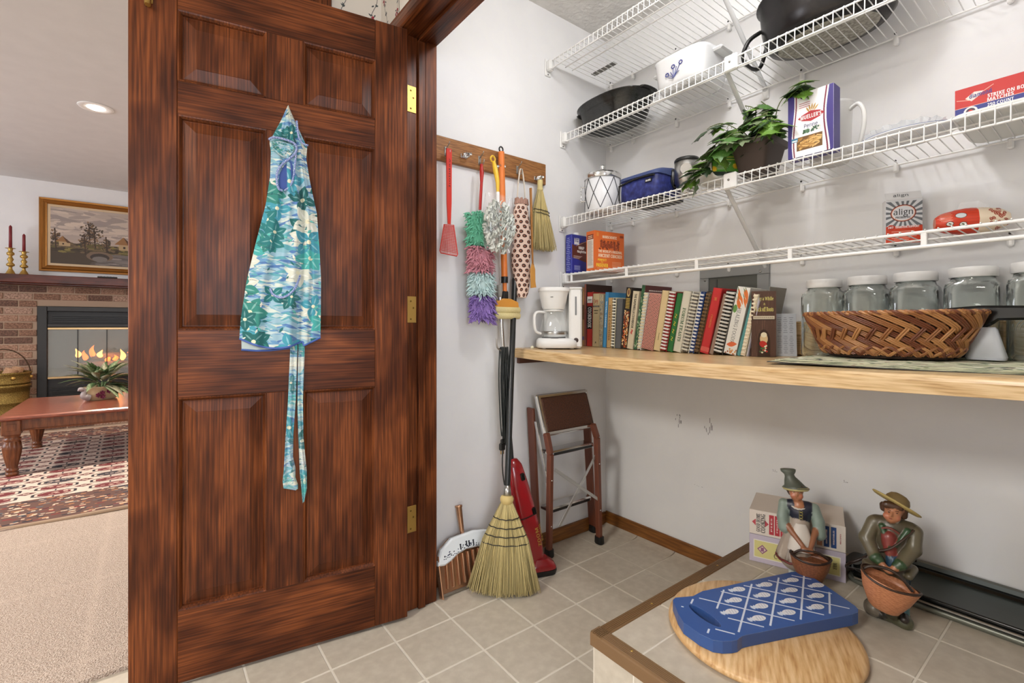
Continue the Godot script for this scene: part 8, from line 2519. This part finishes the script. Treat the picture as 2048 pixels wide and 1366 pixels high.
	var bt := Transform3D(Basis(Vector3(0, 0, 1), -0.5) * Basis(Vector3.RIGHT, -0.28), Vector3(0.016, 0.304, 0.0))
	obj("hat_brim", S.new().at(bt).sup([[-0.002, 0.026, 0.026], [-0.001, 0.05, 0.047], [0.002, 0.056, 0.052], [0.0045, 0.055, 0.051], [0.003, 0.045, 0.042], [0.003, 0.024, 0.024]], 36), st, b)
	obj("hat_crown", S.new().at(bt).sup([[0.001, 0.0275, 0.0275], [0.012, 0.0265, 0.0265], [0.022, 0.021, 0.021], [0.027, 0.012, 0.012], [0.028, 0.004, 0.004]], 30), mat(c8(136, 116, 76), 0.6), b)
	for x in [0.0, 0.0165]:
		obj("eye", S.new().at(Transform3D(Basis.from_scale(Vector3(1.3, 0.7, 0.6)), Vector3(x, 0.2885, 0.0282))).lathe([Vector2(0, -0.0022), Vector2(0.0022, 0), Vector2(0, 0.0022)], 10), mat(c8(60, 40, 30), 0.3), b)
		obj("eyebrow", S.new().tube(pl([x - 0.004, 0.2922, 0.0268, x, 0.2938, 0.0276, x + 0.004, 0.2922, 0.0268]), 0.0007, 5), mat(c8(60, 38, 26), 0.5), b)
	obj("mouth", S.new().tube(pl([0.0, 0.2735, 0.0305, 0.0045, 0.273, 0.0315, 0.009, 0.2735, 0.0305]), 0.0011, 5), mat(c8(120, 44, 40), 0.4), b)
	for q in [[-0.007, 0.2], [-0.004, 0.19], [-0.002, 0.18]]:
		obj("waistcoat_button", S.new().at(Transform3D(Basis(), Vector3(q[0] + 0.004, q[1], 0.038))).lathe([Vector2(0, -0.0016), Vector2(0.0016, 0), Vector2(0, 0.0016)], 8), M.brass, b)
	obj("neck_bow", S.new().tube(curve(pl([-0.014, 0.243, 0.026, -0.002, 0.248, 0.03, 0.008, 0.246, 0.03, 0.02, 0.238, 0.027]), 4), 0.0045, 7, true, 0.6), mat(c8(120, 66, 56), 0.5), b)
	obj("shoulder_strap", S.new().tube(curve(pl([0.05, 0.25, 0.016, 0.026, 0.225, 0.036, 0.0, 0.2, 0.043, -0.024, 0.185, 0.034]), 4), 0.0036, 7, true, 0.5), mat(c8(60, 42, 32), 0.5), b)
	var ter2 := nmat(ntex(0.05, [[0.0, c8(140, 84, 54)], [0.5, c8(190, 126, 88)], [1.0, c8(220, 160, 120)]], 152, 3), Vector3(8, 60, 8), 0.4)
	var kt := Transform3D(Basis(Vector3(0, 0, 1), -0.28), Vector3(-0.008, 0.105, 0.074))
	obj("basket_body", S.new().at(kt).sup([[-0.05, 0.024, 0.014, 2.0, 0.006], [-0.044, 0.032, 0.022, 2.0, 0.006], [-0.01, 0.05, 0.034, 2.0, 0.002], [0.022, 0.06, 0.04, 2.0], [0.027, 0.0615, 0.0415, 2.0], [0.027, 0.057, 0.037, 2.0], [0.012, 0.053, 0.033, 2.0]], 36), ter2, b)
	var rp := []
	for k in 36:
		var a := TAU * k / 36
		rp.append(kt * Vector3(cos(a) * 0.0605, 0.027 + 0.008 * sin(a) * cos(a) + 0.004 * cos(2 * a), sin(a) * 0.0405))
	obj("basket_rim", S.new().tube(rp, 0.003, 6, false, 1.0, true), mat(c8(62, 44, 34), 0.4), b)
	obj("basket_handle", S.new().tube(curve(pl([-0.06, 0.14, 0.074, -0.04, 0.156, 0.072, -0.006, 0.158, 0.07, 0.02, 0.146, 0.072, 0.042, 0.118, 0.074]), 4), 0.0036, 7), mat(c8(56, 44, 36), 0.4), b)
	apron_on_door()

func apron_on_door() -> void:
	var dw := Transform3D(Basis(Vector3.UP, -0.1666), Vector3(-1.918, 0.012, 0.0012))
	var t := thing("apron", "blue and teal floral apron with blue piping hanging on the open door", "apron", Vector3.ZERO)
	t.transform = dw
	# cloth print
	var p := P.new(512, 1024, c8(150, 184, 200))
	var r := RandomNumberGenerator.new()
	r.seed = 21
	var pal := [c8(104, 150, 190), c8(186, 204, 206), c8(80, 118, 172), c8(130, 176, 190), c8(206, 214, 206), c8(92, 160, 172)]
	for k in 900:
		p.leaf(r.randf_range(0, 512), r.randf_range(0, 1024), r.randf_range(40, 120), r.randf_range(8, 24), r.randf_range(-0.5, 0.5), pal[r.randi() % 6])
	for k in 44:
		var cx := r.randf_range(0, 512)
		var cy := r.randf_range(0, 1024)
		var s := r.randf_range(52, 96)
		var n := r.randi_range(4, 6)
		var a0 := r.randf_range(0, 6)
		var c: Color = [c8(36, 116, 118), c8(28, 98, 98), c8(70, 168, 164), c8(212, 214, 200), c8(66, 150, 170), c8(52, 132, 122)][k % 6]
		for q in n:
			var a := a0 + TAU * q / n
			p.leaf(cx + cos(a) * s * 0.55, cy + sin(a) * s * 0.55, s * 1.15, s * 0.7, a, c)
			p.leaf(cx + cos(a) * s * 0.5, cy + sin(a) * s * 0.5, s * 0.7, s * 0.12, a, c.lightened(0.35))
		p.ell(cx, cy, s * 0.16, s * 0.16, 0, c8(226, 220, 190))
	for k in 60:
		var cx := r.randf_range(0, 512)
		var cy := r.randf_range(0, 1024)
		p.leaf(cx, cy, r.randf_range(20, 44), r.randf_range(9, 18), r.randf_range(0, 6), [c8(226, 222, 206), c8(34, 108, 110), c8(94, 190, 180)][k % 3])
		p.path([Vector2(cx - 30, cy), Vector2(cx - 8, cy + 5), Vector2(cx + 14, cy + 3), Vector2(cx + 40, cy + 9)], 1.6, c8(46, 52, 70))
	var cloth := tmat(p.tex(), 0.85)
	cloth.rim_enabled = true
	cloth.rim = 0.3
	var Rr := [[1.677, 0.393], [1.638, 0.41], [1.607, 0.424], [1.561, 0.445], [1.525, 0.442], [1.455, 0.453], [1.357, 0.473], [1.238, 0.481], [1.148, 0.485], [0.96, 0.483]]
	var Ll := [[1.677, 0.389], [1.63, 0.371], [1.594, 0.355], [1.559, 0.34], [1.532, 0.344], [1.457, 0.342], [1.369, 0.33], [1.253, 0.304], [1.139, 0.28], [1.027, 0.265], [0.96, 0.261]]
	var look := func(tab: Array, y: float) -> float:
		for i in tab.size() - 1:
			if y <= tab[i][0] and y >= tab[i + 1][0]:
				return lerpf(tab[i][1], tab[i + 1][1], (tab[i][0] - y) / (tab[i][0] - tab[i + 1][0]))
		return tab[tab.size() - 1][1]
	var NU := 60
	var NV := 110
	var front := []
	for j in NV + 1:
		var row := PackedVector3Array()
		var f := float(j) / NV
		for i in NU + 1:
			var u := float(i) / NU
			var hemy := 0.968 - 0.03 * sin(PI * clampf(u * 1.15, 0, 1)) if u < 0.78 else lerpf(0.944, 0.968, (u - 0.78) / 0.22)
			var y := lerpf(1.677, hemy, f)
			var x: float = lerpf(look.call(Ll, y), look.call(Rr, y), u)
			var env := pow(sin(PI * clampf(u, 0.02, 0.98)), 0.5)
			var z := 0.006 + env * (0.012 + 0.012 * minf(1.0, f * 4.0))
			z += env * (0.0065 * sin(u * 17.0 - f * 1.5) + 0.004 * sin(u * 31.0 + f * 2.0)) * minf(1.0, 0.25 + f * 2.0)
			z += 0.006 * exp(-pow((u - 0.62) / 0.05, 2.0)) * (1.0 - f * 0.4) - 0.008 * exp(-pow((u - 0.71) / 0.03, 2.0)) * minf(1, f * 3.0) - 0.007 * exp(-pow((u - 0.86) / 0.02, 2.0)) * minf(1, f * 3.0)
			row.append(Vector3(x, y, maxf(z, 0.004)))
		front.append(row)
	var s := S.new()
	for j in NV:
		for i in NU:
			var a: Vector3 = front[j][i]
			var b: Vector3 = front[j][i + 1]
			var c: Vector3 = front[j + 1][i + 1]
			var d: Vector3 = front[j + 1][i]
			var uv := []
			for q in [a, b, c, d]:
				uv.append(Vector2((q.x - 0.25) / 0.25, (1.68 - q.y) / 0.5))
			s.face([a, b, c, d], Vector3(0, 0, 1), uv, 1)
			var o := Vector3(0, 0, -0.0025)
			s.face([a + o, b + o, c + o, d + o], Vector3(0, 0, -1), uv, 2)
			if i == 0:
				s.face([a, d, d + o, a + o], Vector3(-1, 0, 0), uv, 3)
			if i == NU - 1:
				s.face([b, c, c + o, b + o], Vector3(1, 0, 0), uv, 3)
			if j == NV - 1:
				s.face([c, d, d + o, c + o], Vector3(0, -1, 0), uv, 3)
	obj("cloth", s, cloth, t)
	var pipe := nmat(ntex(0.12, [[0.0, c8(56, 82, 160)], [0.55, c8(80, 106, 178)], [0.62, c8(226, 230, 236)], [1.0, c8(226, 230, 236)]], 161, 2), Vector3.ONE * 14.0, 0.7)
	var pb := mat(c8(70, 98, 170), 0.7)
	var hp := []
	for i in NU + 1:
		hp.append(front[NV][i] + Vector3(0, 0, -0.001))
	obj("hem_binding", S.new().tube(hp, 0.0032, 6, true), pb, t)
	# bib flap folded over, its bound edge, the strap and the pocket
	var fl := [[0.338, 1.557], [0.347, 1.565], [0.367, 1.567], [0.399, 1.562], [0.412, 1.552], [0.412, 1.535], [0.401, 1.518], [0.385, 1.502], [0.37, 1.485], [0.36, 1.461], [0.36, 1.432], [0.365, 1.415], [0.375, 1.411]]
	var fp := []
	for q in fl:
		fp.append(Vector3(q[0], q[1], 0.036))
	obj("flap_binding", S.new().tube(curve(fp, 3), 0.0035, 7), pipe, t)
	var fpoly := PackedVector2Array()
	for q in [[0.343, 1.556], [0.367, 1.562], [0.398, 1.557], [0.408, 1.55], [0.408, 1.536], [0.398, 1.52], [0.382, 1.51], [0.362, 1.52], [0.346, 1.535]]:
		fpoly.append(Vector2(q[0], q[1]))
	obj("bib_flap", S.new().ext(fpoly, 0.026, 0.034, 0.003, true), cloth, t)
	var f2 := []
	for q in [[0.379, 1.412], [0.391, 1.422], [0.401, 1.441], [0.406, 1.468], [0.409, 1.497], [0.412, 1.527]]:
		f2.append(Vector3(q[0], q[1], 0.034))
	obj("neck_binding", S.new().tube(curve(f2, 3), 0.003, 7), pipe, t)
	obj("neck_opening", S.new().ext(p2([0.366, 1.42, 0.378, 1.415, 0.39, 1.426, 0.4, 1.446, 0.404, 1.49, 0.396, 1.505, 0.38, 1.49, 0.368, 1.465, 0.364, 1.44]), 0.03, 0.0325, 0.001, true), mat(c8(62, 84, 150), 0.85), t)
	var sp := []
	for q in [[0.414, 1.63], [0.416, 1.607], [0.419, 1.584], [0.427, 1.568], [0.436, 1.562], [0.446, 1.561]]:
		sp.append(Vector3(q[0], q[1], 0.031))
	obj("strap_binding", S.new().tube(curve(sp, 3), 0.003, 7), pipe, t)
	var pk := []
	for q in [[0.342, 1.118], [0.349, 1.1], [0.37, 1.09], [0.39, 1.098], [0.409, 1.12], [0.424, 1.161]]:
		var u: float = (q[0] - 0.275) / 0.21
		var j2 := int((1.677 - q[1]) / 0.728 * NV)
		pk.append(Vector3(q[0], q[1], front[j2][int(clampf(u, 0, 1) * NU)].z + 0.002))
	obj("pocket_binding", S.new().tube(curve(pk, 3), 0.0036, 7), pipe, t)
	# lining that hangs lower at the back, and the two ties
	obj("back_layer", S.new().ext(p2([0.266, 1.0, 0.267, 0.933, 0.343, 0.931, 0.398, 0.937, 0.42, 1.0]), 0.004, 0.0065), mat(c8(186, 200, 200), 0.85), t)
	obj("hem_binding", S.new().tube(pl([0.266, 0.935, 0.006, 0.305, 0.931, 0.006, 0.343, 0.931, 0.006, 0.398, 0.937, 0.006]), 0.0032, 6), pb, t)
	var ties := [[[0.397, 0.418, 0.96], [0.397, 0.418, 0.938], [0.391, 0.413, 0.778], [0.384, 0.406, 0.667], [0.381, 0.405, 0.6], [0.379, 0.412, 0.565], [0.376, 0.412, 0.535], [0.378, 0.419, 0.512], [0.412, 0.419, 0.5]], [[0.42, 0.439, 0.96], [0.42, 0.439, 0.938], [0.417, 0.433, 0.776], [0.42, 0.434, 0.662], [0.424, 0.444, 0.552], [0.429, 0.445, 0.495], [0.432, 0.437, 0.457]]]
	for k in 2:
		var R := []
		for q in ties[k]:
			var ring := PackedVector3Array()
			for i in 9:
				var u := i / 8.0
				ring.append(Vector3(lerpf(q[0], q[1], u), q[2] + (u - 0.5) * 0.004, 0.0085 + 0.0035 * sin(u * 9.0 + q[2] * 14.0 + k)))
			for i in 9:
				var u := 1.0 - i / 8.0
				ring.append(Vector3(lerpf(q[0], q[1], u), q[2] + (u - 0.5) * 0.004, 0.006 + 0.0035 * sin(u * 9.0 + q[2] * 14.0 + k)))
			R.append(ring)
		var m := cloth.duplicate()
		m.uv1_triplanar = true
		m.uv1_scale = Vector3(4, 2.2, 4)
		obj("tie", S.new().loft(R, true, true, [], false, 0), m, t)
	# the nail it hangs on
	obj("nail", S.new().at(Transform3D(Basis(Vector3.RIGHT, PI / 2), Vector3(0.391, 1.672, 0.0))).lathe([Vector2(0, 0.014), Vector2(0.002, 0.013), Vector2(0.002, 0)], 8), M.steel, t)
